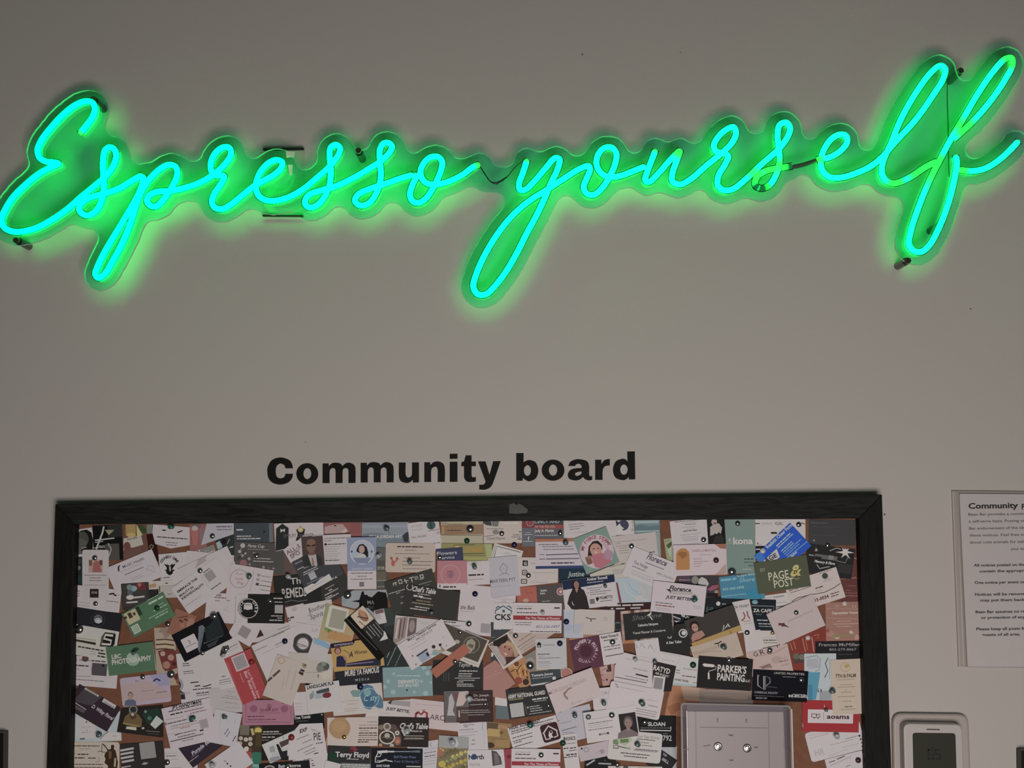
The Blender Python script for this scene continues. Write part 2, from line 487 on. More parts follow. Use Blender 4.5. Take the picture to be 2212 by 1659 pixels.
b.inputs['Base Color'].default_value = (0.62, 0.72, 0.66, 1); b.inputs['Roughness'].default_value = 0.25
b.inputs['Transmission Weight'].default_value = 0.35
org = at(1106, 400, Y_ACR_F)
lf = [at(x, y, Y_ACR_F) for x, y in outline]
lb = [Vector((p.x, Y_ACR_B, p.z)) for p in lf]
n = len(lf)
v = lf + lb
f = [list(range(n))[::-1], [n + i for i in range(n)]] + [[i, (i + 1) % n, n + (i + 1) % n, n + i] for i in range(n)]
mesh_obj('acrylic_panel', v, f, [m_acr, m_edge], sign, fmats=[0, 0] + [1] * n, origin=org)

# stand-off bolts
m_bolt = plain('standoff_metal', (0.16, 0.16, 0.15), 0.3, 0.9)
m_cap2 = plain('standoff_cap', (0.10, 0.09, 0.085), 0.35, 0.7)
for px, py in ((200, 214), (34, 518), (774, 325), (2076, 152), (1962, 562), (2034, 484)):
    c = at(px, py, -0.049)
    v, f = lathe([(0.0062, 0.0), (0.0062, 0.0385), (0.0052, 0.0397)], 18)
    body = mesh_obj('standoff_bolt', [Vector((c.x + p[0], -p[2], c.z + p[1])) for p in v], f, m_bolt, sign, origin=(c.x, 0, c.z), smooth=False)
    v, f = lathe([(0.0052, 0.0451), (0.0052, 0.0480), (0.0044, 0.0490), (0.0022, 0.0490), (0.0018, 0.0484)], 18)
    mesh_obj('bolt_cap', [Vector((c.x + p[0], -p[2], c.z + p[1])) for p in v], f, m_cap2, body, origin=(c.x, 0, c.z))

# clear connector box behind the middle of the first word
m_box, nt, b = new_mat('clear_connector_box')
nt.nodes.remove(b)
out = nt.nodes['Material Output']
tr = nt.nodes.new('ShaderNodeBsdfTransparent'); tr.inputs[0].default_value = (0.955, 0.975, 0.96, 1)
gl = nt.nodes.new('ShaderNodeBsdfGlossy'); gl.inputs['Roughness'].default_value = 0.12
mixs = nt.nodes.new('ShaderNodeMixShader'); mixs.inputs[0].default_value = 0.025
nt.links.new(tr.outputs[0], mixs.inputs[1]); nt.links.new(gl.outputs[0], mixs.inputs[2]); nt.links.new(mixs.outputs[0], out.inputs[0])
q = [(566, 322), (656, 322), (654, 466), (565, 466)]
v, f = prism([at(x, y, -0.013) for x, y in q], [at(x, y, -0.013) + Vector((0, 0.0128, 0)) for x, y in q])
cb = mesh_obj('connector_box', v, f, m_box, sign, origin=at(610, 394, -0.0065))
m_slot = plain('box_lip', (0.01, 0.014, 0.01), 0.5)
for a, bq in (((568, 322), (656, 321)), ((567, 465), (654, 466))):
    q2 = [(a[0], a[1] - 1.6), (bq[0], bq[1] - 1.6), (bq[0], bq[1] + 1.6), (a[0], a[1] + 1.6)]
    v, f = prism([at(x, y, -0.0145) for x, y in q2], [at(x, y, -0.0145) + Vector((0, 0.006, 0)) for x, y in q2])
    mesh_obj('box_lip', v, f, m_slot, cb, origin=at(a[0], a[1], -0.0145))
m_glint = plain('white_glint', (0.85, 0.83, 0.76), 0.25)  # lamp reflections painted as small white solids in front of the panel
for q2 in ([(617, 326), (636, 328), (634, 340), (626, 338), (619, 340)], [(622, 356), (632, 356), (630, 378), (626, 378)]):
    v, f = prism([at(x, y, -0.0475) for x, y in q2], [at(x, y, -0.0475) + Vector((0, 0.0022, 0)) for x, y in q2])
    mesh_obj('painted_glint', v, f, m_glint, cb, origin=at(q2[0][0], q2[0][1], -0.0475))

# ------------------------------------------------------------------ black vinyl lettering
def ell(cx, cy, rx, ry, n=28):
    return [(cx + rx * math.cos(2 * math.pi * k / n), cy + ry * math.sin(2 * math.pi * k / n)) for k in range(n)]
s = 1
G_M = [(720, 270), (790, 270), (790, 302), (830, 268, s), (880, 262, s), (928, 275, s), (945, 300), (985, 268, s), (1030, 263, s), (1080, 288, s), (1095, 340, s), (1095, 492), (1015, 492), (1015, 360, s), (1004, 328, s), (978, 322, s), (953, 338, s), (948, 375, s), (948, 492), (868, 492), (868, 360, s), (857, 328, s), (830, 322, s), (806, 342, s), (800, 378, s), (800, 494), (720, 494)]
LET = [
 (0, [[(298, 325), (383, 325), (372, 275, s), (335, 228, s), (240, 202, s), (145, 232, s), (97, 310, s), (92, 360, s), (102, 430, s), (150, 488, s), (240, 510, s), (330, 485, s), (373, 435, s), (383, 388), (298, 388), (284, 425, s), (240, 440, s), (200, 420, s), (187, 360, s), (198, 300, s), (240, 271, s), (284, 290, s)]]),
 (0, [ell(546, 387, 125, 120), ell(547, 386, 45, 63)]),
 (0, [G_M]),
 (0, [[(p[0] + 434, p[1] - 7, *p[2:]) for p in G_M]]),
 (0, [[(1588, 260), (1665, 260), (1665, 388, s), (1678, 423, s), (1705, 430, s), (1732, 410, s), (1738, 372, s), (1738, 259), (1817, 258), (1817, 485), (1748, 487), (1748, 455), (1710, 485, s), (1665, 491, s), (1608, 468, s), (1588, 405, s)]]),
 (0, [[(1878, 257), (1945, 257), (1945, 290), (1985, 256, s), (2040, 248, s), (2092, 272, s), (2112, 328, s), (2112, 479), (2030, 480), (2030, 345, s), (2017, 312, s), (1990, 308, s), (1964, 326, s), (1956, 365, s), (1956, 481), (1878, 481)]]),
 (1, [[(58, 240), (142, 239), (142, 457), (58, 458)], [(58, 154), (142, 152), (142, 206), (58, 208)]]),
 (1, [[(232, 170), (295, 170), (295, 238), (342, 237), (342, 287), (295, 287), (295, 385, s), (307, 408, s), (342, 405), (342, 452), (295, 460, s), (240, 452, s), (215, 412, s), (213, 380, s), (213, 287), (183, 287), (183, 262, s), (190, 240), (212, 238)]]),
 (1, [[(365, 236), (447, 236), (490, 380), (530, 234), (612, 232), (527, 470, s), (495, 518, s), (440, 542, s), (378, 540), (378, 490), (420, 488, s), (440, 472, s), (447, 455)]]),
 (1, [[(780, 145), (860, 145), (860, 246), (895, 226, s), (932, 222, s), (992, 248, s), (1020, 332, s), (995, 415, s), (930, 450, s), (890, 442, s), (852, 415), (850, 445), (780, 447)], ell(902, 335, 38, 58)]),
 (1, [ell(1180, 331, 124, 115), ell(1180, 330, 45, 61)]),
 (1, [[(1345, 285), (1368, 240, s), (1420, 216, s), (1470, 212, s), (1545, 232, s), (1572, 285, s), (1572, 375, s), (1584, 398, s), (1605, 392), (1605, 436), (1570, 441, s), (1530, 430, s), (1505, 405), (1470, 432, s), (1420, 442, s), (1357, 424, s), (1340, 380, s), (1365, 332, s), (1420, 312, s), (1490, 308), (1490, 288, s), (1474, 266, s), (1450, 262, s), (1426, 272, s), (1420, 286)], [(1490, 345), (1450, 350, s), (1420, 366, s), (1427, 390, s), (1455, 390, s), (1487, 370, s)]]),
 (1, [[(1637, 218), (1705, 217), (1705, 262), (1740, 222, s), (1797, 208), (1797, 279), (1752, 285, s), (1726, 310, s), (1718, 350, s), (1718, 436), (1637, 436)]]),
 (1, [[(1985, 128), (2068, 127), (2073, 430), (2003, 432), (2003, 405), (1965, 434, s), (1920, 437, s), (1855, 408, s), (1830, 325, s), (1860, 238, s), (1930, 208, s), (1965, 213, s), (1988, 236)], ell(1950, 325, 40, 56)]),
]
m_vinyl = plain('black_vinyl', (0.013, 0.012, 0.011), 0.6, spec=0.12)
wl = empty('wall_lettering', at(976, 1040, 0))
tag(wl, 'bold black letters reading Community board, stuck above the notice board', 'lettering')
for z, cs in LET:
    ox, oy, sc = ((560, 950, 5.267), (960, 950, 5.027))[z]
    cont = []
    for c in cs:
        g = glyph_contour(c) if any(len(p) > 2 for p in c) else [np.array(p, float) for p in c]
        cont.append([(ox + q[0] / sc, oy + q[1] / sc) for q in g])
    v2, tris = filled([[(x, -y) for x, y in c] for c in cont])
    vv = [at(x, -y, -0.0009) for x, y in v2]
    ff = [list(t) for t in tris]
    base = len(vv)
    for c in cont:      # side walls
        k0 = len(vv); n = len(c)
        vv += [at(x, y, -0.0009) for x, y in c]
        vv += [at(x, y, -0.0009) + Vector((0, 0.0009, 0)) for x, y in c]
        ff += [[k0 + i, k0 + (i + 1) % n, k0 + n + (i + 1) % n, k0 + n + i] for i in range(n)]
    mesh_obj('letter', vv, ff, m_vinyl, wl, origin=at(cont[0][0][0], cont[0][0][1], 0))

# ------------------------------------------------------------------ notice board: frame, backing
Y_FRAME, Y_BACK = -0.026, -0.006
m_wood, nt, b = new_mat('charcoal_stained_wood')
tc = nt.nodes.new('ShaderNodeTexCoord'); mp = nt.nodes.new('ShaderNodeMapping'); mp.inputs['Scale'].default_value = (3, 30, 30)
n1 = nt.nodes.new('ShaderNodeTexNoise'); n1.inputs['Scale'].default_value = 6; n1.inputs['Detail'].default_value = 6; n1.inputs['Distortion'].default_value = 1.2
cr = nt.nodes.new('ShaderNodeValToRGB')
cr.color_ramp.elements[0].position = 0.3; cr.color_ramp.elements[0].color = (0.006, 0.006, 0.005, 1)
cr.color_ramp.elements[1].position = 0.75; cr.color_ramp.elements[1].color = (0.030, 0.033, 0.031, 1)
nt.links.new(tc.outputs['Object'], mp.inputs['Vector']); nt.links.new(mp.outputs['Vector'], n1.inputs['Vector'])
nt.links.new(n1.outputs['Fac'], cr.inputs['Fac']); nt.links.new(cr.outputs['Color'], b.inputs['Base Color'])
bp = nt.nodes.new('ShaderNodeBump'); bp.inputs['Strength'].default_value = 0.35; bp.inputs['Distance'].default_value = 0.001
nt.links.new(n1.outputs['Fac'], bp.inputs['Height']); nt.links.new(bp.outputs['Normal'], b.inputs['Normal'])
b.inputs['Roughness'].default_value = 0.6; b.inputs['Specular IOR Level'].default_value = 0.14
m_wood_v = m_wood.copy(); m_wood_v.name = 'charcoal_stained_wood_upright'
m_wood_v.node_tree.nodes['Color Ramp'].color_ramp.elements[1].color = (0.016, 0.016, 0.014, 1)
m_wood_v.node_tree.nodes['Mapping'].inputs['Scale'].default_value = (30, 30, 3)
def edge(p, q, y):          # point on the line p-q at image height y
    t = (y - p[1]) / (q[1] - p[1]); return (p[0] + t * (q[0] - p[0]), y)
YB = 1990.0                  # the board runs on below the picture
oTL, oTR = (119, 1089), (1905.5, 1068)
oBL, oBR = edge(oTL, (100, 1659), YB), edge(oTR, (1925.8, 1659), YB)
iTL, iTR = (161, 1133), (1856, 1120)
iBL, iBR = edge(iTL, (150, 1659), YB - 40), edge(iTR, (1872, 1659), YB - 40)
board = empty('notice_board', at(1012, 1990, 0))
tag(board, 'wide notice board with a charcoal stained wooden frame, crowded with cards', 'notice board')
def bar(quad, mat, name='frame_rail', y0=Y_FRAME):
    fr_ = [at(x, y, y0) for x, y in quad]
    bk = [Vector((p.x, -0.0002, p.z)) for p in fr_]
    v, f = prism(fr_, bk)
    o = mesh_obj(name, v, f, mat, board, origin=fr_[0])
    md = o.modifiers.new('edge', 'BEVEL'); md.width = 0.0012; md.segments = 2
    return o
bar([oTL, oTR, iTR, iTL], m_wood)
bar([oTR, oBR, iBR, iTR], m_wood_v)
bar([oBR, oBL, iBL, iBR], m_wood)
bar([oBL, oTL, iTL, iBL], m_wood_v)
# knot and scar in the top rail
m_knot = plain('wood_knot', (0.075, 0.078, 0.074), 0.6, noise=0.4, scale=120)
def flat(name, pts, mat, parent, y, th=0.0004):
    fr_ = [at(px_, py_, y) for px_, py_ in pts]
    v, f = prism(fr_, [p + Vector((0, th, 0)) for p in fr_])
    return mesh_obj(name, v, f, mat, parent, origin=fr_[0])
flat('wood_knot', [(1100, 1090), (1112, 1086), (1124, 1089), (1140, 1100), (1139, 1108), (1118, 1110), (1100, 1109)], m_knot, board, Y_FRAME - 0.0003)
flat('wood_knot', [(1081, 1102), (1099, 1097), (1097, 1101)], plain('knot_hole', (0.004, 0.004, 0.004), 0.8), board, Y_FRAME - 0.0003)
flat('wood_knot', [(1111, 1085), (1119, 1086), (1117, 1091), (1112, 1089)], plain('knot_hole', (0.004, 0.004, 0.004), 0.8), board, Y_FRAME - 0.0007)
m_cork = plain('brown_backing', (0.235, 0.105, 0.062), 0.85, noise=0.28, scale=90, bump=0.3)
q = [(150, 1122), (1868, 1108), (1890, 1960), (135, 1960)]
fr_ = [at(x, y, Y_BACK) for x, y in q]
v, f = prism(fr_, [Vector((p.x, -0.0003, p.z)) for p in fr_])
mesh_obj('cork_panel', v, f, m_cork, board, origin=fr_[0])

# ------------------------------------------------------------------ card builder
TX = [0, 0, 1.0]
def tile(ox, oy, s):
    TX[0], TX[1], TX[2] = ox, oy, s
A1 = (140, 1110, 7.373); A2 = (420, 1110, 7.373); A3 = (700, 1110, 7.373); A4 = (980, 1110, 7.373); A5 = (1260, 1110, 7.373); A6 = (1540, 1110, 6.506)
B1 = (140, 1290, 7.373); B2 = (420, 1290, 7.373); B3 = (700, 1290, 7.373); B4 = (980, 1290, 7.373); B5 = (1260, 1290, 7.373); B6 = (1540, 1290, 6.506)
C1 = (140, 1470, 7.373); C2 = (420, 1470, 7.373); C3 = (700, 1470, 7.373); C4 = (980, 1470, 7.373); C5 = (1220, 1470, 7.373); C6 = (1680, 1470, 8.777)
W = 'b2a5a6'; WL = 'aea4ae'; WP = 'b3a39f'; CR = 'b09f92'; WG = 'a7a0a1'; K = '242222'; BK = '161517'
G = '6d6466'; DK = '3c3537'; LT = '93888a'; WT = 'b4acab'

_txt = {}
def text_mesh(s, bold=False, ital=False):
    key = (s, bold, ital)
    if key in _txt:
        return _txt[key]
    cu = bpy.data.curves.new('tmp', 'FONT'); cu.body = s; cu.resolution_u = 2
    cu.offset = 0.03 if bold else 0.008
    if ital: cu.shear = 0.28
    ob = bpy.data.objects.new('tmp', cu)
    me = ob.to_mesh()
    v = np.array([(x.co.x, x.co.y) for x in me.vertices], float).reshape(-1, 2)
    f = [list(p.vertices) for p in me.polygons]
    ob.to_mesh_clear(); bpy.data.objects.remove(ob); bpy.data.curves.remove(cu)
    if len(v):
        v[:, 0] -= v[:, 0].min()
    _txt[key] = (v, f)
    return _txt[key]
CAP = text_mesh('H')[0][:, 1].max()

CARDS = []
def card(label, x1, y1, x2, y2, h, bg, els=(), p=5, rd=0, poly=None, cat='card', name='business_card'):
    CARDS.append(dict(label=label, q=(x1, y1, x2, y2, h), bg=bg, els=list(els), p=p, rd=rd, poly=poly, cat=cat, name=name, tx=tuple(TX), idx=len(CARDS)))
# print elements; positions are read in the current tile, all turned with their card
def T(x, y, s, w, t, c, fl='', r=0): return ('T', x, y, s, w, t, c, fl, r)
def L(x, y, w, c=G, t=13, r=0, n=1, dy=40): return ('L', x, y, w, c, t, r, n, dy)
def R(x, y, w, h, c, r=0, rd=0): return ('R', x, y, w, h, c, r, rd)
def C(x, y, r, c, ry=None): return ('C', x, y, r, c, ry)
def O(x, y, r, t, c): return ('O', x, y, r, t, c)
def P(pts, c): return ('P', pts, c)
def S(pts, t, c): return ('S', pts, t, c)
def A(x, y, r, t, a0, a1, s, c): return ('A', x, y, r, t, a0, a1, s, c)    # text on an arc
def bust(x, y, s, skin, hair, cloth, shirt=None):
    """head and shoulders portrait, s = head height"""
    e = [P([(x - s * 1.05, y + s * 1.9), (x - s * .95, y + s * 1.05), (x - s * .3, y + s * .68), (x + s * .3, y + s * .68), (x + s * .95, y + s * 1.05), (x + s * 1.05, y + s * 1.9)], cloth)]
    if shirt: e.append(P([(x - s * .26, y + s * .7), (x + s * .26, y + s * .7), (x + s * .08, y + s * 1.8), (x - s * .08, y + s * 1.8)], shirt))
    e += [R(x, y + s * .6, s * .34, s * .42, skin), C(x, y - s * .03, s * .45, hair, s * .58), C(x, y + s * .08, s * .34, skin, s * .46),
          R(x - s * .14, y + s * .02, s * .13, s * .06, hair), R(x + s * .14, y + s * .02, s * .13, s * .06, hair), R(x, y + s * .34, s * .2, s * .05, '7a4440')]
    return e

def rot(x, y, a):
    return x * math.cos(a) - y * math.sin(a), x * math.sin(a) + y * math.cos(a)
def element_polys(e, ang, rng):
    """-> list of (list of 2-D verts, list of faces), colour"""
    k = e[0]
    if k == 'T':
        _, x, y, s, w, t, c, fl, r = e
        v, f = text_mesh(t, 'b' in fl, 'i' in fl)
        if not len(v): return [], c
        a = ang - math.radians(r)
        sx = w / max(v[:, 0].max(), 1e-6); sy = s / CAP
        pts = [(x + rot(px * sx, -py * sy, a)[0], y + rot(px * sx, -py * sy, a)[1]) for px, py in v]
        return [(pts, f)], c
    if k == 'L':
        _, x, y, w, c, t, r, n, dy = e
        a = ang - math.radians(r); out = []
        for j in range(n):
            ww = w if n == 1 else w * rng.uniform(.7, 1)
            u = 0
            while u < ww:
                l = min(ww - u, rng.uniform(1.6, 5.5) * t)
                q = [(u, j * dy - t / 2), (u + l, j * dy - t / 2), (u + l, j * dy + t / 2), (u, j * dy + t / 2)]
                out.append(([(x + rot(*p_, a)[0], y + rot(*p_, a)[1]) for p_ in q], [[0, 1, 2, 3]]))
                u += l + t * .55
        return out, c
    if k == 'R':
        _, x, y, w, h, c, r, rd = e
        a = ang - math.radians(r)
        q = rounded_quad([(-w / 2, -h / 2), (w / 2, -h / 2), (w / 2, h / 2), (-w / 2, h / 2)], rd, 3)
        return [([(x + rot(*p_, a)[0], y + rot(*p_, a)[1]) for p_ in q], [list(range(len(q)))])], c
    if k == 'C':
        _, x, y, r, c, ry = e; ry = ry or r
        q = [rot(r * math.cos(2 * math.pi * i / 20), ry * math.sin(2 * math.pi * i / 20), ang) for i in range(20)]
        return [([(x + a_, y + b_) for a_, b_ in q], [list(range(20))])], c
    if k == 'O':
        _, x, y, r, t, c = e; n = 28
        v = [(x + (r + d) * math.cos(2 * math.pi * i / n), y + (r + d) * math.sin(2 * math.pi * i / n)) for d in (-t / 2, t / 2) for i in range(n)]
        return [(v, [[i, (i + 1) % n, n + (i + 1) % n, n + i] for i in range(n)])], c
    if k == 'P':
        return [(list(e[1]), [list(range(len(e[1])))])], e[2]
    if k == 'S':
        _, pts, t, c = e
        pts = [np.array(p_, float) for p_ in pts]; v = []; n = len(pts)
        for i in range(n):
            d = pts[min(i + 1, n - 1)] - pts[max(i - 1, 0)]
            d /= max(np.linalg.norm(d), 1e-6); nn = np.array((-d[1], d[0])) * t / 2
            v += [tuple(pts[i] + nn), tuple(pts[i] - nn)]
        return [(v, [[2 * i, 2 * i + 1, 2 * i + 3, 2 * i + 2] for i in range(n - 1)])], c
    if k == 'A':
        _, x, y, r, t, a0, a1, s, c = e; out = []
        for i, ch in enumerate(t):
            if ch == ' ': continue
            u = a0 + (a1 - a0) * i / max(1, len(t) - 1)
            a = math.radians(u); cx, cy = x + r * math.sin(a), y - r * math.cos(a)
            flip = math.pi if abs(((u + 180) % 360) - 180) > 95 else 0
            v, f = text_mesh(ch, True)
            sy = s / CAP; wv = v[:, 0].max() / 2
            out.append(([(cx + rot((px - wv) * sy, -(py - CAP / 2) * sy, a + flip)[0], cy + rot((px - wv) * sy, -(py - CAP / 2) * sy, a + flip)[1]) for px, py in v], f))
        return out, c

def clip_poly(poly, clip):
    """Sutherland-Hodgman of a polygon against a convex clip polygon"""
    def inside(p, a, b_): return (b_[0] - a[0]) * (p[1] - a[1]) - (b_[1] - a[1]) * (p[0] - a[0]) >= -1e-9
    def inter(p, q_, a, b_):
        x1, y1, x2, y2 = p[0], p[1], q_[0], q_[1]; x3, y3, x4, y4 = a[0], a[1], b_[0], b_[1]
        d = (x1 - x2) * (y3 - y4) - (y1 - y2) * (x3 - x4)
        if abs(d) < 1e-12: return q_
        t = ((x1 - x3) * (y3 - y4) - (y1 - y3) * (x3 - x4)) / d
        return (x1 + t * (x2 - x1), y1 + t * (y2 - y1))
    out = poly
    for i in range(len(clip)):
        a, b_ = clip[i], clip[(i + 1) % len(clip)]
        inp, out = out, []
        for j in range(len(inp)):
            p, q_ = inp[j], inp[(j + 1) % len(inp)]
            if inside(q_, a, b_):
                if not inside(p, a, b_): out.append(inter(p, q_, a, b_))
                out.append(q_)
            elif inside(p, a, b_):
                out.append(inter(p, q_, a, b_))
        if not out: return []
    return out
def overlap(qa, qb):
    return len(clip_poly(qa, qb)) > 2
# the visible opening of the frame, cards are tucked just inside it
OPEN = [(158, 1126), (1862, 1112), (1888, 1950), (142, 1950)]
CARD_T, LAYER = 0.00035, 0.00062
PIN_Y = []
def build_cards():
    order = sorted(CARDS, key=lambda c: (c['p'], c['idx']))
    placed = []
    for c in order:
        ox, oy, s = c['tx']
        x1, y1, x2, y2, h = c['q']
        ang = math.atan2(y2 - y1, x2 - x1)
        nx, ny = -math.sin(ang), math.cos(ang)
        quad = [(x1, y1), (x2, y2), (x2 + nx * h, y2 + ny * h), (x1 + nx * h, y1 + ny * h)]
        shape = c['poly'] or (rounded_quad(quad, c['rd']) if c['rd'] else quad)
        to_px = lambda p_: (ox + p_[0] / s, oy + p_[1] / s)
        quad_px = [to_px(p_) for p_ in (c['poly'] or quad)]
        shape_px = [to_px(p_) for p_ in shape]
        clipped = clip_poly(shape_px, OPEN)
        if len(clipped) < 3:
            print('outside', c['label']); continue
        convex = c['poly'] is None
        lv = 0
        for pq, pl in placed:
            if overlap(quad_px if convex else clipped, pq): lv = max(lv, pl + 1)
        hull = quad_px
        placed.append((hull, lv))
        yb = Y_BACK - 0.0004 - lv * LAYER
        yf = yb - CARD_T
        c['yf'] = yf; c['quad_px'] = hull
        fr_ = [at(x, y, yf) for x, y in clipped]
        cen = sum(fr_, Vector()) / len(fr_)
        v, f = prism(fr_, [p_ + Vector((0, CARD_T, 0)) for p_ in fr_])
        o = mesh_obj(c['name'], v, f, paper(c['bg']), origin=cen)
        tag(o, c['label'], c['cat'], 'cards pinned to the notice board')
        rng = random.Random(c['idx'] * 7 + 3)
        els = c['els']
        step = min(1.0e-5, 0.2e-3 / max(1, len(els)))
        items = []          # one entry per print element: kind, colour, faces in pixels, depth
        for i, e in enumerate(els):
            polys, col = element_polys(e, ang, rng)
            y = yf - 2e-5 - step * (i + 1)
            fs = []
            for pv, pf in polys:
                ppx = [to_px(p_) for p_ in pv]
                for face in pf:
                    q = [ppx[k] for k in face]
                    if convex and not all(_in(clipped, a_) for a_ in q):
                        q = clip_poly(q, clipped)
                    if len(q) >= 3: fs.append(q)
            if fs:
                xs_ = [p_[0] for q in fs for p_ in q]; ys_ = [p_[1] for q in fs for p_ in q]
                items.append(['printed_text' if e[0] in 'TLA' else 'printed_graphic', paper(col), fs, y, (min(xs_), min(ys_), max(xs_), max(ys_))])
        # print that stands close together is one part, print apart from it another
        par = list(range(len(items)))
        def find(k):
            while par[k] != k: k = par[k]
            return k
        for a_ in range(len(items)):
            for b_ in range(a_):
                if items[a_][0] != items[b_][0]: continue
                A_, B_ = items[a_][4], items[b_][4]
                gap = max(A_[0] - B_[2], B_[0] - A_[2], A_[1] - B_[3], B_[1] - A_[3])
                if gap < (9 if items[a_][0] == 'printed_text' else 3):
                    par[find(a_)] = find(b_)
        for root in sorted(set(find(k) for k in range(len(items)))):
            gv, gf, gm, mats = [], [], [], []
            for k, it in enumerate(items):
                if find(k) != root: continue
                if it[1] not in mats: mats.append(it[1])
                mi = mats.index(it[1])
                for q in it[2]:
                    b0 = len(gv)
                    gv.extend(at(x, yy, it[3]) for x, yy in q)
                    gf.append(list(range(b0, b0 + len(q))[::-1])); gm.append(mi)
            mesh_obj(items[root][0], gv, gf, mats, o, fmats=gm, origin=cen)
def _in(clip, p):
    for i in range(len(clip)):
        a, b_ = clip[i], clip[(i + 1) % len(clip)]
        if (b_[0] - a[0]) * (p[1] - a[1]) - (b_[1] - a[1]) * (p[0] - a[0]) < -1e-9: return False
    return True
PINS = []
def pin(x, y, kind='silver', r=None):
    PINS.append((TX[0] + x / TX[2], TX[1] + y / TX[2], kind, r))

# ------------------------------------------------------------------ the cards, tile by tile
tile(*A1)
card('photo card of a head in a dark cap, top left corner of the board', 105, 265, 430, 215, 480, W, [
    P([(135, 600), (150, 430), (180, 345), (250, 268), (350, 250), (425, 300), (450, 420), (440, 640), (270, 640)], '191817'),
    C(285, 400, 95, '47463f', 120), C(250, 480, 100, '55524c', 90), P([(140, 620), (160, 540), (260, 520), (270, 640), (200, 650)], '5f5055'), L(270, 545, 80, LT)], p=1, cat='photo', name='photo_card')
card('black photo card crossed by thin white lines, top left of the board', 440, 190, 910, 172, 560, '151415', [
    R(800, 270, 230, 200, '2b2b29'), P([(640, 255), (790, 255), (700, 340)], '8d8468'), S([(622, 200), (600, 300), (545, 440), (500, 565)], 26, 'a9a7a2'), S([(480, 422), (790, 385)], 20, 'a5a39d'),
    S([(480, 455), (610, 438)], 14, '9a9894'), L(540, 515, 110, 'a09e99'), L(440, 542, 200, 'a09e99'), R(760, 640, 220, 330, '4c4740'), S([(690, 470), (740, 560), (700, 680)], 20, '8f918d')], p=1, cat='photo', name='photo_card')
card('food photo collage with yellow drink and green leaf, under the top rail', 930, 168, 1400, 160, 620, '6b473b', [
    R(1050, 255, 160, 180, 'a1864f'), C(1060, 340, 70, 'b89b62', 40), P([(1140, 170), (1240, 340), (1150, 360)], 'b8ae7a'), P([(1170, 175), (1240, 175), (1310, 260), (1270, 320), (1190, 260)], '3b4a2b'), R(1350, 240, 90, 140, '6d7364'),
    P([(885, 400), (1215, 345), (1250, 490), (1080, 540), (905, 500)], 'aaa095'), T(990, 425, 38, 170, 'candle', '4a4038', 'i', 10), C(992, 515, 55, '6d4442', 70), P([(860, 760), (900, 640), (1020, 580), (1180, 520), (1250, 600), (1000, 740)], '6b4b43'), P([(850, 570), (950, 545), (940, 590)], 'a89a92'), R(830, 520, 120, 160, '7a4a40')], p=1, cat='photo', name='photo_card')
card('white card cut to a point at the bottom, with a black moustache mark', 1400, 168, 1990, 210, 300, W, [
    P([(1530, 250), (1580, 250), (1630, 258), (1580, 275)], K), P([(1790, 290), (1870, 260), (1880, 275), (1800, 308)], K), L(1470, 366, 490, DK, 16), L(1600, 452, 195, G), L(1615, 492, 165, G)], p=3,
    poly=[(1405, 168), (1990, 212), (1990, 500), (1690, 552), (1440, 480), (1395, 300)])
card('narrow dark brown leather-look card behind the health card', 1300, 330, 1440, 310, 440, '2b1613', [C(1380, 520, 34, '7d6a64'), C(1380, 520, 20, '2b1613')], p=2)
card('photo of a pink drink in a glass, under the top rail', 1992, 165, 2260, 165, 430, '8d5b58', [
    R(2090, 200, 150, 80, '6a5a5a'), P([(2010, 230), (2130, 230), (2110, 500), (2040, 500)], 'a3635d'), C(2070, 230, 50, 'b09a96', 40), R(2180, 320, 60, 200, '7d6666')], p=2, cat='photo', name='photo_card')
card('white upright membership card with a small portrait, left edge of the board', 278, 572, 700, 572, 815, 'aea3a1', [
    R(490, 830, 225, 205, 'a98b80'), R(410, 780, 50, 90, '6d5148'), R(575, 780, 50, 80, '5b3f3a'), P([(440, 930), (450, 790), (500, 740), (545, 760), (590, 930)], '985a58'), L(310, 978, 350, G, 12), L(390, 1020, 190), L(390, 1062, 195), L(310, 1135, 340, LT),
    R(468, 1265, 140, 140, '2b2124', 0, 10), T(420, 1270, 34, 95, 'VITAE', 'a8a0a0')], p=6, rd=38)
card('white card with a black swoosh, partly under the membership card', 165, 1130, 905, 1215, 365, W, [
    L(180, 1225, 60), L(180, 1265, 60), L(180, 1305, 60), S([(705, 1280), (770, 1270), (800, 1300), (870, 1280)], 24, K), S([(740, 1265), (790, 1265)], 12, K), L(660, 1385, 200, G), L(180, 1400, 230, LT), L(200, 1450, 200, LT)], p=4)
card('white health clinic card tilted upward, left part of the board', 645, 870, 1385, 560, 470, 'b2a6ae', [
    P([(846, 918), (840, 850), (858, 822), (890, 815), (868, 850), (872, 912)], '3b3740'), T(930, 868, 44, 360, 'MUSC Health', '57505c'), L(880, 930, 380, LT, 8), L(955, 972, 330, '4a4450', 11), L(1060, 1032, 175, LT, 9), L(1070, 1062, 210, LT, 9),
    S([(1300, 890), (1330, 815), (1420, 850), (1440, 930), (1300, 880)], 9, '958a96')], p=6)
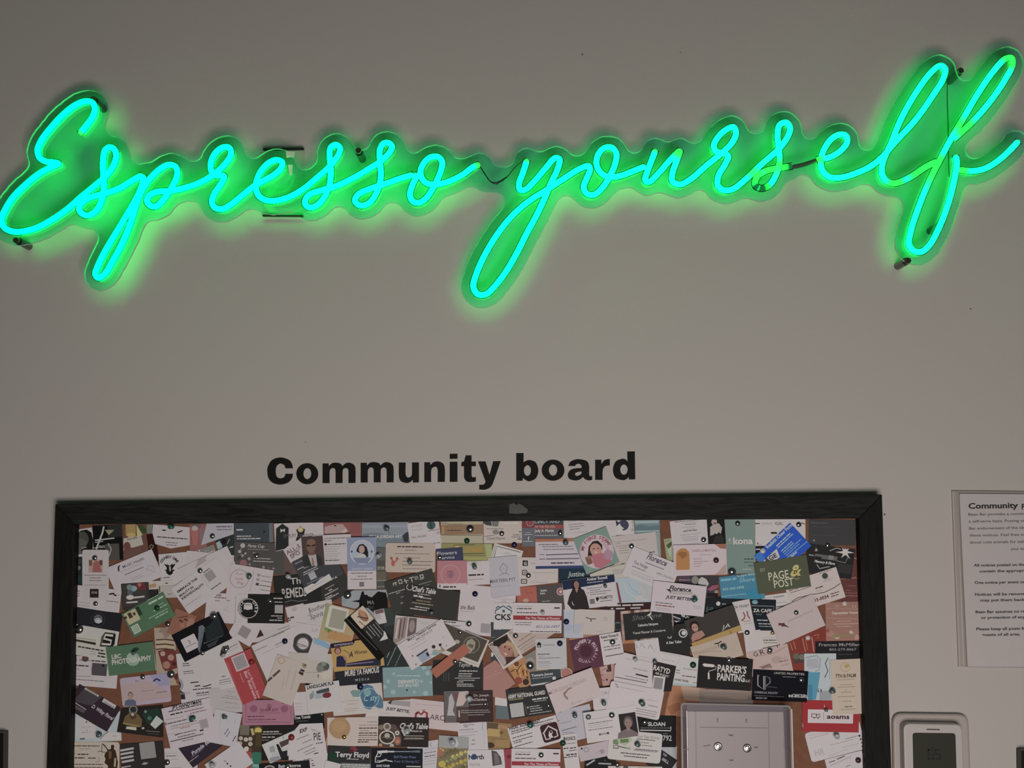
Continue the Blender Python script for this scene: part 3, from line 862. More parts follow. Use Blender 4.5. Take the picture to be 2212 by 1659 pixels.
card('white card with a black stag head emblem, right of the health card', 1490, 645, 2110, 590, 560, 'b3a8a6', [
    S([(1490, 590), (1640, 605)], 26, WT), A(1665, 830, 145, 'COUNTRY GAME', -62, 62, 42, DK), P([(1575, 795), (1640, 815), (1625, 790), (1670, 830), (1720, 785), (1712, 812), (1765, 790), (1745, 830), (1715, 870), (1712, 890), (1752, 888), (1735, 915), (1722, 912), (1718, 950), (1680, 978), (1648, 970), (1620, 945), (1610, 910), (1590, 890), (1622, 890), (1622, 850)], '1d1b1b'),
    P([(1660, 835), (1685, 835), (1690, 910), (1665, 915)], 'a39a98'), L(1420, 1030, 130, DK, 12), L(1570, 1018, 110, DK, 12), R(1620, 1105, 50, 18, DK), R(1400, 1140, 110, 60, 'a8805f', 20)], p=4)
card('white card with a brown hand sketch, top edge sloping down', -120 + 2064, 582, 870 + 2064, 686, 480, W, [], p=4, rd=20)

card('dark food photo card with two white spoons and tomatoes', 893, 1115, 1332, 1085, 420, '35322f', [R(1112, 1290, 380, 350, '3d3936'), C(1200, 1140, 60, '7a2f30'), C(1250, 1170, 46, '6a2a33'), C(1190, 1130, 26, '9a6a64'), C(1090, 1190, 60, '7f8f94', 46), C(1030, 1170, 46, '6a7a78'), C(1040, 1250, 44, '4f5a5c'), C(1040, 1330, 62, 'b5b0ad', 38), S([(1090, 1335), (1270, 1315)], 26, 'b5b0ad'), S([(980, 1415), (1160, 1400)], 26, 'b0aba8')], p=6, cat='photo', name='photo_card')
card('cream card with an orange patch right of the spoons photo', 1330, 1075, 1720, 1050, 130, 'b0a59d', [R(1400, 1145, 110, 60, 'a8805f', 10), R(1620, 1105, 44, 16, DK)], p=4)
card('taupe slip behind the individuality card', 1490, 1150, 1800, 1135, 195, 'a39a92', [R(1510, 1200, 14, 90, K), L(1640, 1280, 60, G)], p=4)
card('black sliver card under the spoons photo and the green door card', 1300, 1195, 1620, 1170, 330, '2a2827', [S([(1330, 1200), (1480, 1190)], 16, 'a59f9c')], p=3)
card('dark forest photo strip along the left edge under the beret photo', 135, 690, 330, 680, 450, '252a28', [C(220, 860, 34, '5f6a64'), R(210, 1040, 120, 120, '1f3836'), C(230, 760, 40, '3b3a36')], p=2, cat='photo', name='photo_card')
tile(*A2)
card('plain white card tilted steeply above the individuality card', -273, 880, 520, 510, 500, W, [
    P([(40, 780), (70, 690), (120, 640), (150, 690), (215, 640), (170, 720), (200, 740), (110, 800), (60, 830), (20, 870), (0, 880)], '9c8a84'), C(95, 900, 40, '4a3f3d')], p=5)
card('white card with slogan about individuality, steeply tilted', -375, 1190, 340, 690, 500, 'b3a7a7', [
    T(-262, 1262, 36, 385, 'EMBRACE THE', K, 'b'), T(-228, 1328, 36, 265, 'BEAUTY IN', K, 'b'), T(-190, 1372, 36, 425, 'INDIVIDUALITY', K, 'b'), S([(95, 960), (235, 1175)], 6, '8f8486'), R(250, 985, 150, 150, '8b8183'), L(140, 940, 130, DK), L(265, 1205, 190, DK), L(-150, 1480, 300, LT)], p=6, rd=36)
card('pale grey card with small print, sloping lower edge, under the top rail', 195, 155, 620, 150, 330, 'a19b9f', [L(350, 205, 250, '565065', 18), L(360, 252, 230, '6b6578', 16)], p=3, poly=[(195, 155), (625, 150), (625, 322), (370, 410), (105, 500)])
card('dark photo card with a person in pale blue, under the top rail', 330, 420, 640, 330, 330, '303132', [C(470, 440, 45, '1b1a20'), P([(330, 470), (400, 430), (440, 500), (450, 580), (330, 580)], '8e9aa0'), S([(520, 480), (560, 400)], 10, '8a8a86'), R(590, 530, 60, 20, 'a5a29d')], p=1, cat='photo', name='photo_card')
card('white tag with an inset grey label, just above the plain white card', 60, 575, 300, 488, 220, W, [R(200, 560, 230, 120, '76746e'), L(150, 600, 90, LT)], p=3)
card('slate card with white print and an arrow, under the top rail', 630, 150, 1250, 140, 330, '3f4347', [L(668, 255, 105, WT, 22), L(672, 358, 230, WT, 16), L(680, 398, 370, WT, 16), P([(1090, 250), (1130, 285), (1090, 320), (1105, 285)], '171a22'), R(1220, 300, 60, 300, '62666a')], p=2)
card('charcoal card with a pale floral border on its left', 640, 440, 1430, 470, 500, '4b4745', [
    C(770, 505, 38, 'a39a98'), C(720, 600, 26, '9d9492'), C(760, 660, 24, 'a8a09d'), C(810, 630, 20, '8f8886'), C(780, 790, 62, '8a5f62'), C(700, 770, 30, '5c4a4b'), C(870, 715, 24, '8f8a88'), C(880, 805, 20, '7a7472'), S([(690, 720), (770, 640), (800, 600)], 12, '252322'), C(740, 560, 14, '7d7573'),
    T(848, 530, 48, 265, 'Pama Cup', WT, 'i'), L(850, 562, 330, LT, 8), L(930, 620, 60, LT), L(950, 708, 265, WT, 11), L(935, 752, 320, WT, 11), C(1100, 850, 22, '8f7f7a'), C(1260, 870, 18, '8a7a75'), C(1180, 860, 16, '6b5d59')], p=4)
card('brown kraft card showing under the charcoal floral card', 1150, 590, 1640, 600, 380, '5d4a46', [C(1240, 870, 18, '8b7d77')], p=2)
card('white card with black bow-tie tag and gold medallion, under the top rail', 1265, 155, 2050, 130, 480, W, [
    P([(1300, 235), (1400, 155), (1500, 225), (1500, 505), (1430, 560), (1290, 592)], '2a2a2a'), P([(1370, 235), (1405, 255), (1440, 232), (1440, 290), (1405, 272), (1372, 300)], WT), P([(1620, 260), (1690, 193), (1762, 250), (1745, 330), (1650, 420), (1610, 430), (1650, 320)], K), C(1690, 250, 46, 'b09a6a'), C(1690, 250, 30, 'c2b184'),
    T(1412, 382, 58, 488, 'SIMPLIFY DRUNNER', '5a5350')], p=4, poly=[(1265, 155), (2050, 130), (2060, 430), (1500, 520), (1500, 560), (1290, 598), (1280, 400)])
card('white card with lettering slanting up, beside the man in a suit', 1410, 570, 1790, 350, 250, W, [T(1482, 655, 66, 245, 'ALL-S', '4f3438'), S([(1520, 660), (1680, 560)], 10, '6a4a4c'), T(1545, 720, 60, 170, 'SPO', '5a4043')], p=5)
card('dark slate card with white lines rising steeply, below the man in a suit', 1555, 765, 2160, 480, 500, '3d3d41', [L(1600, 800, 130, '8b8b8e', 14), L(1640, 890, 140, WT, 12), L(1740, 870, 110, LT, 12), L(1735, 940, 240, WT, 12), L(1735, 975, 260, WT, 12), R(1880, 985, 110, 110, '97969b'), L(1790, 1120, 290, '8b8b8e', 10)], p=5)
card('portrait photo of a bald man in glasses and dark suit', 1700, 375, 2040, 348, 470, '4a3b37', [
    P([(1705, 840), (1710, 690), (1800, 640), (1930, 630), (2030, 690), (2045, 825)], '2f3031'), P([(1805, 650), (1935, 640), (1960, 830), (1870, 835)], 'a3968f'), P([(1868, 700), (1890, 700), (1915, 830), (1875, 835)], '8a6a62'), R(1865, 600, 90, 120, '6f5247'), C(1855, 510, 78, '75574b', 105), R(1815, 505, 60, 26, '2a221f'), R(1895, 500, 60, 26, '2a221f'), C(1858, 450, 70, '7b5c50', 50)], p=6, cat='photo', name='photo_card')
card('thin white strip card with a notched top, under the man in a suit', 1740, 1185, 2145, 955, 108, 'b5aca8', [L(1830, 1195, 290, LT, 9)], p=7, poly=[(1740, 1185), (1870, 1110), (1920, 1115), (2000, 1040), (2145, 955), (2195, 1045), (1788, 1282)])
card('white card of small print lines, right of the man in a suit', 2064 - 190, 345, 2064 + 425, 320, 475, W, [L(2064 + 5, 395, 370, G, 12), L(2064 + 5, 432, 120, G, 12), C(2064 + 25, 487, 20, K), L(2064 + 55, 487, 290, DK, 13)] + [L(2064 + 15, 530 + 37 * k, 240 - 25 * (k % 3), LT, 10) for k in range(6)] + [L(2064 + 20, 745, 230, DK, 12)], p=5)
card('black card with old style remedy lettering', 1250, 1000, 1990, 930, 480, '262625', [T(1530, 1125, 100, 165, 'Th', WT), T(1405, 1345, 150, 365, 'REMEDI', 'bab2ae'), C(1330, 1100, 0.1, K), L(1700, 1300, 90, WT, 16), S([(1430, 1420), (1540, 1375), (1660, 1395), (1800, 1370)], 10, '6a6866'), R(1350, 1460, 150, 60, '262625')], p=4)
card('white card with a pink ring logo and contact icons', 580, 790, 1262, 901, 490, 'b3a5a6', [
    O(715, 1035, 145, 9, '8d737b'), T(660, 960, 34, 110, 'Lil', '9a6f78', 'i'), T(650, 1040, 46, 135, 'Lucky', '9a6f78', 'i'), T(675, 1110, 44, 110, 'Dog', '9a6f78', 'i'), S([(945, 905), (930, 1040), (880, 1240)], 6, '8a7d80'),
    C(1025, 975, 26, '8a7d80'), R(1012, 1048, 55, 36, '8a7d80'), R(1002, 1120, 52, 42, '4a4144'), L(1070, 988, 150, G, 11), L(1065, 1066, 180, G, 11), L(1045, 1135, 200, DK, 11), L(1045, 1205, 200, G, 11)], p=6)
card('white card with a blue ink smear, left of the bearded man badge', 200, 1245, 740, 1290, 470, W, [T(250, 1298, 30, 180, 'ART  BASE', DK, 'bi'), L(320, 1328, 190, DK, 12), C(130, 1390, 60, '7d8899', 45), C(170, 1370, 50, '8893a2', 30), L(330, 1380, 80, G), L(510, 1380, 60, G), S([(470, 1530), (530, 1480), (540, 1560), (470, 1530)], 6, '8a7d80')], p=4)

tile(*B2)
card('half white half black card with a bearded man badge', 660, -55, 1442, -42, 468, 'b0a6a4', [
    R(1143, 183, 590, 468, '201f1e'), C(858, 178, 166, '1d1c1c'), O(858, 178, 152, 10, 'b6aeab'), C(855, 165, 70, 'b3aba8', 108), P([(790, 110), (815, 40), (890, 40), (925, 110), (890, 90), (820, 90)], '2b2827'), R(855, 120, 95, 26, '8e8582'), P([(778, 215), (800, 190), (850, 205), (905, 190), (935, 215), (905, 270), (850, 305), (805, 275)], '201e1e'),
    A(858, 178, 128, 'GOTZ', -110, -45, 42, WT), A(858, 178, 128, 'OVER', 45, 110, 42, WT), L(1260, 18, 150, WT, 16), L(1275, 78, 130, WT, 12), R(1345, 190, 132, 132, '938d8b'), L(1220, 297, 180, WT, 12), L(1320, 332, 75, WT, 12), L(1195, 366, 205, WT, 15)], p=7)

tile(*A3)
card('pinkish red photo card, under the top rail', -40, 128, 592, 120, 250, '8a5552', [P([(10, 205), (180, 165), (300, 165), (385, 270), (330, 310), (10, 320)], 'a98b87'), P([(150, 170), (210, 190), (170, 200)], '3b2626'), P([(270, 290), (350, 230), (370, 290)], 'b3a19c'), R(500, 220, 140, 180, '84504d')], p=1, cat='photo', name='photo_card')
card('grey seascape card with white art studio lettering', 600, 138, 1345, 130, 320, '808389', [R(970, 200, 740, 40, '8a8d93'), P([(620, 320), (760, 300), (900, 310), (1000, 325), (1340, 330), (1340, 460), (620, 460)], '6a7178'), T(722, 388, 48, 520, 'BELLA JORDAN ART', 'b9b9ba', 'b'), P([(1270, 440), (1250, 350), (1300, 300), (1345, 280), (1345, 460)], '33393c'), S([(955, 160), (1010, 220), (1040, 320)], 8, '3f454b')], p=3, cat='card')
card('sea photo strip peeking out under the blue portrait card', 700, 395, 1400, 400, 180, '6d7478', [S([(840, 420), (1000, 400), (1200, 420), (1350, 400)], 14, '858b90'), S([(840, 520), (1000, 545), (1200, 520)], 10, '50565b')], p=2, cat='photo', name='photo_card')
card('white card with a round dark tree logo, under the top rail', 1325, 152, 1822, 85, 470, 'b3a7a8', [T(1385, 222, 34, 190, 'JEFF FRAZIER', LT), L(1395, 265, 175, LT, 10), C(1705, 180, 70, '3c5252'), R(1700, 180, 18, 110, '26383a'), S([(1655, 275), (1830, 245)], 9, G), T(1400, 395, 32, 235, 'ERIC FRAZIER', '6b6163'), L(1740, 470, 110, G), R(1820, 300, 50, 30, LT, 8)], p=4)
card('navy card with pale flower service lettering', 1790, 560, 2205, 528, 215, '3a3d53', [T(1800, 662, 56, 318, 'Flowers', 'aaaab4'), T(1835, 728, 46, 245, 'Service', 'aaaab4')], p=5)
card('cream card with a small red lobster drawing and rounded corners', 982, 460, 1775, 470, 468, 'b19d91', [L(1165, 522, 425, DK, 20), L(1290, 578, 170, '7a6a62', 13), L(1130, 632, 545, '7a6a62', 12), L(1262, 700, 270, '7a6a62', 11), L(1250, 756, 480, '6a5a54', 12), L(1250, 812, 455, '6a5a54', 12), L(1250, 872, 375, '7a6a62', 12),
    S([(1075, 695), (1085, 745), (1112, 765), (1100, 820)], 26, 'a5574c'), S([(1165, 705), (1150, 750), (1115, 770)], 24, 'a5574c'), C(1100, 790, 30, 'a5574c', 44), C(1072, 705, 22, '99524a'), C(1165, 712, 22, '99524a')], p=6, rd=48)
card('blue upright card with a round cartoon portrait of a dark-haired woman', 365, 375, 826, 370, 828, W, [
    R(596, 640, 462, 535, '8287a0'), C(605, 610, 195, '9a9db1'), O(605, 610, 190, 12, 'babccb'), P([(520, 560), (560, 490), (620, 478), (680, 530), (705, 620), (700, 700), (640, 640), (560, 620), (515, 600)], '211e22'), C(600, 565, 48, 'a98a80', 62), P([(510, 690), (560, 640), (640, 660), (680, 700), (660, 760), (560, 750)], 'aaa69c'), P([(690, 600), (705, 680), (670, 700)], '211e22'), P([(460, 700), (750, 700), (690, 790), (520, 790)], '747a92'), C(440, 600, 20, '5a5f78'), C(760, 600, 18, '5a5f78'),
    T(440, 893, 30, 335, 'SWEET SHOP', 'c0c0cc'), L(430, 946, 350, G, 14), L(530, 995, 150, G, 13), L(430, 1042, 350, G, 12), R(600, 1122, 76, 72, '6d6264')], p=7)
card('dim photo card with part of a store sign, between portrait and lobster cards', 480, 540, 1010, 530, 670, '4c4b47', [R(900, 640, 140, 200, '565651'), T(848, 888, 46, 120, 'STOR', '9b9484', 'b'), R(910, 1000, 150, 160, '62584b'), L(845, 1060, 140, '8b8470', 12), L(850, 1160, 110, '8b8470', 14)], p=3, cat='photo', name='photo_card')
card('charcoal card with a row of large Asian characters, tilted up', 955, 1090, 1715, 868, 560, '393734', [
    S([(1100, 1105), (1110, 1145)], 14, 'b0a496'), S([(1130, 1085), (1150, 1140)], 14, 'b0a496'), S([(1100, 1110), (1160, 1090)], 12, 'b0a496'), R(1215, 1080, 62, 70, '9f9486'), R(1215, 1080, 34, 40, '393734'), S([(1280, 1035), (1320, 1110)], 14, 'b0a496'), S([(1270, 1075), (1345, 1060)], 12, 'b0a496'), S([(1355, 1025), (1430, 1005)], 14, 'b0a496'), S([(1390, 1020), (1405, 1090)], 14, 'b0a496'), R(1470, 1020, 55, 50, '8f8578'), R(1470, 1020, 26, 22, '393734'), R(1555, 995, 60, 60, 'a0958a'), R(1555, 995, 30, 30, '393734'), S([(1520, 1050), (1590, 1030)], 10, 'a0958a'),
    L(1505, 1130, 220, '8b8580', 10), L(1520, 1170, 170, '6a6560', 9), L(1030, 1275, 270, '9a948f', 13), L(1150, 1270, 60, '9a948f'), L(1220, 1330, 130, '8b8580', 11), L(1300, 1370, 40, '8b8580'), L(1220, 1425, 130, '9a948f', 14)], p=6)
card('charcoal restaurant card with white script title and striped menu lines', 1303, 1118, 2172, 1240, 468, '34312f', [
    O(1365, 1165, 48, 12, 'a59c94'), T(1405, 1228, 78, 375, "Chef's Table", 'bdb6b0', 'bi'), L(1490, 1270, 200, LT, 16), L(1425, 1302, 150, 'bdb6b0', 26), L(1530, 1330, 180, WT, 13), L(1410, 1365, 60, '201d1c', 22), L(1470, 1375, 230, '7c6a52', 20), L(1400, 1410, 340, '9b8a6d', 14), L(1450, 1475, 230, WT, 14), L(1370, 1502, 270, WT, 14)], p=7)
card('white card with a pink square crest logo on top', 1800, 745, 2280, 742, 465, 'b5a6a6', [R(2040, 925, 478, 365, 'a86f75'), O(2015, 965, 150, 8, 'bb8d90'), C(2010, 960, 70, '9a6670', 60), P([(1950, 910), (2070, 910), (2010, 940)], '8a5862'), C(2015, 985, 40, '8a5f6a'), R(1845, 1150, 18, 45, DK), L(1895, 1165, 215, K, 20)], p=6)
card('grey card with black silhouettes of animals and a truck', 280, 1222, 1010, 1208, 480, '8b8b8d', [P([(585, 1290), (600, 1240), (630, 1232), (645, 1290), (690, 1290), (700, 1310), (760, 1330), (860, 1235), (985, 1255), (1035, 1440), (1000, 1560), (800, 1580), (700, 1500), (560, 1480), (560, 1410), (430, 1392), (560, 1370)], '171616'), T(690, 1440, 60, 110, 'MA', '77736f'), T(700, 1510, 40, 90, 'TLC', '5b5855'), R(330, 1370, 80, 90, '77888f')], p=3)
card('dark grey card with white print, left of the blue portrait card', -330, 1010, 215, 720, 560, '363331', [T(115, 1060, 50, 110, 'UTZ', WT, 'b'), L(100, 945, 170, '7a7673', 10), L(190, 1000, 120, '5c5957', 10), L(20, 1200, 160, '9a9693', 12), L(75, 1225, 60, WT, 16), L(10, 1300, 240, WT, 14), L(20, 1345, 120, WT, 14), L(20, 1375, 240, WT, 14)], p=3)

tile(*A4)
card('gold banded card with a dark pin, under the top rail', -205, 105, 465, 96, 375, 'a69b83', [R(130, 250, 670, 160, '8c6d55'), L(-195, 150, 100, '6b5f4c'), L(-100, 165, 250, '6b5f4c', 10), S([(-195, 335), (455, 345)], 8, '5a4c3c'), L(-100, 265, 220, '4a3b30', 14), R(-170, 260, 40, 130, 'a08062')], p=3)
card('olive green card with gold block letters of a surname', -200, 470, 612, 478, 280, '8b8252', [S([(0, 500), (340, 492)], 10, '4d4a30'), T(130, 605, 78, 345, 'L FRANK', 'a8803c', 'b'), S([(120, 635), (490, 628)], 9, '4d4a30'), S([(130, 655), (490, 660)], 9, '6a653c'), P([(490, 480), (610, 480), (610, 690), (530, 700)], '9aa070'), C(60, 550, 46, 'bf9a52'), R(330, 710, 420, 40, '9a9458')], p=4)
card('beige card with script business name, under the top rail', 475, 108, 1085, 100, 365, 'ae9f97', [P([(420, 110), (590, 105), (610, 190), (520, 180)], '3b3d3d'), P([(600, 120), (720, 110), (710, 200), (620, 200)], '6b6764'), L(800, 148, 220, 'c2b4a8', 30), L(520, 240, 280, G, 10), S([(490, 360), (650, 340)], 9, G), C(670, 290, 50, '7d716a', 40), T(530, 408, 40, 290, 'Casual Dispose', '5f5550', 'i'), L(940, 335, 130, G), L(920, 370, 150, G), L(1040, 285, 40, DK), L(1020, 400, 60, DK)], p=3)
card('grey and maroon charity card with white name lettering, under the top rail', 1085, 97, 1752, 90, 425, '58555a', [R(1410, 130, 660, 90, '3d3e41'), R(1190, 165, 210, 130, '7a3a40'), O(1215, 140, 52, 14, 'a0787c'), C(1215, 140, 24, '8c4a50'), T(1285, 150, 52, 400, 'CINCY AND', '8f9090', 'b'), R(1520, 205, 470, 60, '8e4643'), T(1290, 222, 34, 320, 'OF THE PEE DEE', 'b09490'), R(1190, 370, 200, 290, '5d5e64'), T(1290, 290, 42, 305, 'Judy A. Martin', 'bcb4b2', 'b'), L(1290, 345, 370, '9a9492', 14), L(1125, 330, 130, 'a5a2a2', 10), L(1150, 300, 70, 'a5a2a2', 9), R(1192, 395, 44, 74, '515257'), T(1178, 425, 60, 30, 'f', 'bdbab8', 'b'), L(1110, 440, 150, 'a5a2a2', 11)], p=4)
card('plain white card with four small text lines, under the top rail', 1750, 97, 2585, 85, 350, 'b1a5a5', [L(1815, 122, 130, LT, 11, 5), L(1825, 175, 240, G, 10, 5), L(1840, 212, 250, G, 10, 5), L(1845, 250, 170, G, 11, 5), S([(1850, 300), (2150, 285)], 6, LT)], p=2)
card('white certificate corner with a double black border, tilted down', 650, 465, 1108, 592, 340, 'b6adab', [S([(640, 700), (690, 515), (1065, 612)], 9, K), S([(622, 660), (672, 490)], 5, K), C(860, 640, 60, 'a8a0a0', 30), L(760, 560, 10, LT), R(850, 660, 260, 30, 'b0a9a9')], p=3)
card('white reminder card with an orange top stripe and blue bottom stripe', 1300, 400, 2075, 388, 478, 'aea1a7', [R(1690, 418, 780, 48, 'a0664c'), R(1690, 850, 780, 46, '303d62'), L(1350, 490, 310, '5f5560', 13), L(1410, 525, 490, G, 13), L(1430, 568, 490, G, 13), L(1365, 650, 85, G), S([(1470, 655), (1990, 635)], 14, '4a424c'), L(1368, 722, 85, DK), S([(1470, 720), (2000, 710)], 14, '4a424c'), L(1550, 785, 370, '3b333c', 20)], p=5)
card('dark navy card with white slanting script, right of the icons card', 1670, 858, 2180, 845, 250, '1f303c', [T(1815, 1000, 80, 265, 'Justine', 'a8adb0', 'i')], p=3)
card('white card with three black social media icons in a column', 1005, 690, 1665, 700, 480, 'b1a39d', [
    R(1140, 786, 84, 88, '1d1b1b', 0, 8), T(1115, 815, 60, 24, 't', WT, 'b'), T(1145, 815, 60, 26, 'k', WT, 'b'), R(1130, 935, 84, 84, '332d2c', 0, 18), R(1130, 935, 60, 60, 'b1a39d', 0, 14), O(1130, 937, 16, 8, '332d2c'), R(1120, 1075, 98, 76, '332d2c', 0, 14), R(1120, 1075, 74, 52, 'b1a39d', 0, 8), S([(1085, 1062), (1120, 1085), (1155, 1062)], 9, '332d2c'), L(1230, 790, 70, LT), L(1250, 935, 380, LT, 9), L(1215, 1090, 300, LT, 9)], p=4, poly=[(1005, 690), (1665, 700), (1660, 1092), (985, 1170)])
card('pale grey upright card with a thin lantern outline logo', 545, 705, 1005, 660, 640, 'a49ca1', [S([(785, 785), (735, 875), (785, 950), (730, 985)], 9, '6d6468'), S([(785, 785), (855, 850), (830, 940), (885, 970)], 9, '6d6468'), S([(780, 955), (835, 945)], 9, '6d6468'), C(800, 870, 10, '8a8084'), T(585, 1105, 52, 405, 'MARTEEN PYT', '5d5458'), L(610, 1165, 300, LT, 9), S([(620, 1340), (960, 1290)], 6, LT)], p=5)
card('white card with a pale bird pin, right of the pink crest card', 205, 760, 560, 742, 380, 'b4a7a8', [P([(200, 770), (440, 745), (440, 800), (200, 810)], 'aaa79c'), L(235, 978, 245, DK, 26), L(230, 1050, 250, '9a7f80', 12)], p=5)
card('large white card with the end of a first name in serif print', 115, 1118, 1000, 1195, 790, W, [L(620, 1340, 330, LT, 7), C(800, 1400, 45, 'a59b9c', 35), T(105, 1512, 66, 225, 'zie Bell', DK), L(95, 1545, 220, LT, 9), R(505, 1822, 150, 150, '8d8284')], p=4)
card('half salmon half brown card with a ring logo', 1000, 1172, 1765, 1118, 300, '4b4443', [R(1165, 1280, 315, 310, 'a2584b'), S([(1140, 1200), (1170, 1270), (1230, 1250), (1270, 1280)], 14, '8c4a40'), C(1150, 1380, 45, 'b28a7c', 30), T(1380, 1238, 34, 105, 'Jessica', 'b0a8a5', 'b'), T(1380, 1282, 34, 75, 'Lane', 'b0a8a5', 'b'), L(1410, 1395, 120, LT), C(1700, 1238, 62, 'a39a98'), C(1700, 1238, 50, '9c5b55'), C(1705, 1240, 22, 'b8a5a0')], p=4)
card('white card with a navy band and a woman in black', 1720, 1060, 2555, 965, 490, 'b1a6a6', [
    P([(1720, 1062), (2555, 967), (2570, 1080), (1745, 1215)], '202a42'), P([(1890, 1180), (1895, 1080), (1940, 1048), (1990, 1070), (2015, 1160), (2060, 1230), (1900, 1260)], '1b1718'), C(1955, 1130, 42, '8b6559', 62), P([(1890, 1200), (1950, 1190), (2070, 1205), (2120, 1320), (2160, 1500), (2080, 1540), (1880, 1520), (1810, 1430), (1840, 1310)], '2c2526'), P([(1930, 1190), (1990, 1190), (1960, 1260)], '9c7468'), P([(1880, 1385), (1925, 1470), (1890, 1440)], 'a9a09e'),
    T(2120, 1068, 44, 330, 'Amber Rowell', 'b4b2b8', 'b'), L(2125, 1100, 260, '9a9aa6', 12), L(2150, 1190, 230, G, 11), L(2175, 1222, 160, G, 11), L(2175, 1254, 330, G, 11), L(2175, 1290, 260, G, 11), L(2130, 1190, 16, DK), L(2135, 1260, 16, DK), R(2208, 1395, 78, 78, '6a6264'), P([(2260, 1340), (2300, 1320), (2320, 1350), (2290, 1400), (2270, 1370)], K), T(2330, 1362, 44, 205, 'PALMETTO', DK, 'b'), L(2335, 1395, 190, DK, 9)], p=6)

tile(*A5)
card('white card with a wolf howling before a dark moon, under the top rail', 510, 92, 805, 80, 250, 'b3a8a8', [C(640, 180, 85, '3a3f4e'), P([(540, 330), (545, 180), (580, 150), (600, 190), (650, 235), (620, 250), (640, 300), (620, 330)], 'b8b0b0'), P([(515, 95), (580, 150), (530, 200)], '2b2f3a'), C(790, 130, 28, '9c908c'), C(800, 190, 28, 'a39790'), C(785, 255, 26, '9c908c')], p=4)
card('teal sea photo card, under the top rail', 815, 88, 1215, 80, 290, '6a7c80', [R(1010, 130, 380, 40, '8c9899'), P([(820, 200), (920, 170), (1050, 200), (1210, 180), (1210, 260), (820, 270)], '5a6b70'), R(1020, 275, 380, 18, '90a0a3')], p=1, cat='photo', name='photo_card')
card('sage strip card right of the teal sea photo', 1110, 290, 1220, 285, 400, '7f8a88', [], p=1)
card('cream card with printed lines and a dark pin, left of the folded diner card', 450, 362, 1150, 285, 490, 'ab9e99', [L(500, 455, 520, '857670', 9), L(510, 480, 90, '857670', 9), L(520, 520, 250, '857670', 11), L(570, 550, 180, '857670', 11), L(565, 590, 170, '857670', 11), L(580, 630, 150, '857670', 11), L(1040, 615, 100, DK, 14)], p=4)
card('sage square card with a laughing woman in a round pink frame', -165, 402, 360, 200, 605, '6f8379', [
    C(215, 600, 272, 'b29da0'), A(215, 600, 232, 'MY FIERCE STORMY', -80, 60, 50, '8d4a55'), A(215, 600, 180, 'PLUS', 30, 75, 46, 'a06a74'), P([(70, 690), (85, 520), (150, 440), (230, 425), (300, 490), (305, 560), (270, 660), (100, 700)], '2a211c'), C(200, 575, 92, 'b07f73', 108), P([(130, 660), (200, 650), (290, 620), (400, 650), (450, 760), (300, 870), (190, 850), (150, 760)], 'a8656f'), C(400, 650, 80, 'a07a8c'), R(90, 740, 90, 130, '7a5344', 0, 20), C(90, 690, 42, '8f6a55', 22), P([(165, 600), (235, 600), (200, 625)], 'c2b4ac'), R(165, 555, 30, 12, '2a211c'), R(235, 550, 30, 12, '2a211c')], p=6)
card('lilac white card with script diner logo, tilted down', 795, 515, 1557, 818, 480, 'b2a6b0', [T(1000, 712, 96, 340, 'Florence', '5f5862', 'bi'), P([(990, 765), (1290, 880), (1285, 893), (985, 778)], '6f6872'), T(795, 788, 52, 240, 'Tina Nadge', '57505a'), L(780, 830, 230, '5f5862', 13), L(770, 890, 370, LT, 8), L(760, 925, 400, LT, 8), L(765, 955, 420, LT, 8), T(1165, 955, 36, 280, '(843) 354-4905', '7a727e')], p=7)
card('pale pink card with a bronze arched window picture', 1430, 500, 2275, 475, 490, 'b6a3a5', [P([(1478, 895), (1478, 640), (1500, 590), (1540, 560), (1590, 545), (1640, 560), (1680, 600), (1692, 650), (1695, 888)], 'aa7443'), P([(1500, 640), (1560, 600), (1640, 610), (1660, 660), (1580, 720)], '8f5e37'), T(1740, 605, 34, 380, 'ISABELLA MARTELL', '8a6f74'), L(1850, 655, 190, LT, 10), L(1755, 718, 130, '957a7c', 10), L(1770, 760, 220, '957a7c', 11), L(1765, 798, 120, '957a7c', 10), L(1765, 838, 100, '957a7c', 10), P([(2090, 965), (2160, 920), (2230, 830), (2275, 800), (2275, 960)], 'a68a80'), P([(2090, 480), (2275, 475), (2275, 560), (2180, 550)], '96604d')], p=7)
card('white card of small centred lines, left of the seated man photo', 1375, 122, 1962, 60, 425, 'b1a5a6', [L(1455, 132, 440, G, 12), L(1570, 152, 250, LT, 10), L(1620, 175, 170, G, 10), L(1575, 222, 210, LT, 9), L(1590, 280, 220, G, 18), L(1650, 250, 130, LT, 10), L(1545, 345, 330, LT, 10), L(1570, 380, 260, LT, 10), L(1590, 410, 240, LT, 10), L(1600, 435, 240, LT, 10), L(1680, 478, 200, LT, 9)], p=5)
card('black photo card of a seated man in a white shirt', 1965, 68, 2245, 50, 420, '1d191a', [C(2085, 130, 46, 'a38d84', 52), P([(2020, 350), (2020, 210), (2080, 165), (2160, 150), (2210, 220), (2190, 320), (2120, 260), (2080, 330)], '9c9289'), R(2095, 150, 50, 18, '5a4640'), P([(2060, 470), (2100, 350), (2200, 330), (2240, 400), (2240, 470)], '2f2b2c'), C(2120, 290, 30, 'a3958c')], p=5, cat='photo', name='photo_card')
card('small leaf photo card beside the bronze arch card', 1280, 402, 1425, 380, 360, '8f9272', [P([(1320, 500), (1400, 440), (1425, 480), (1360, 560)], '4c5334'), S([(1300, 440), (1380, 420)], 8, '6a6f4c'), P([(1340, 560), (1400, 530), (1400, 700), (1360, 640)], 'a5a88c')], p=3, cat='photo', name='photo_card')
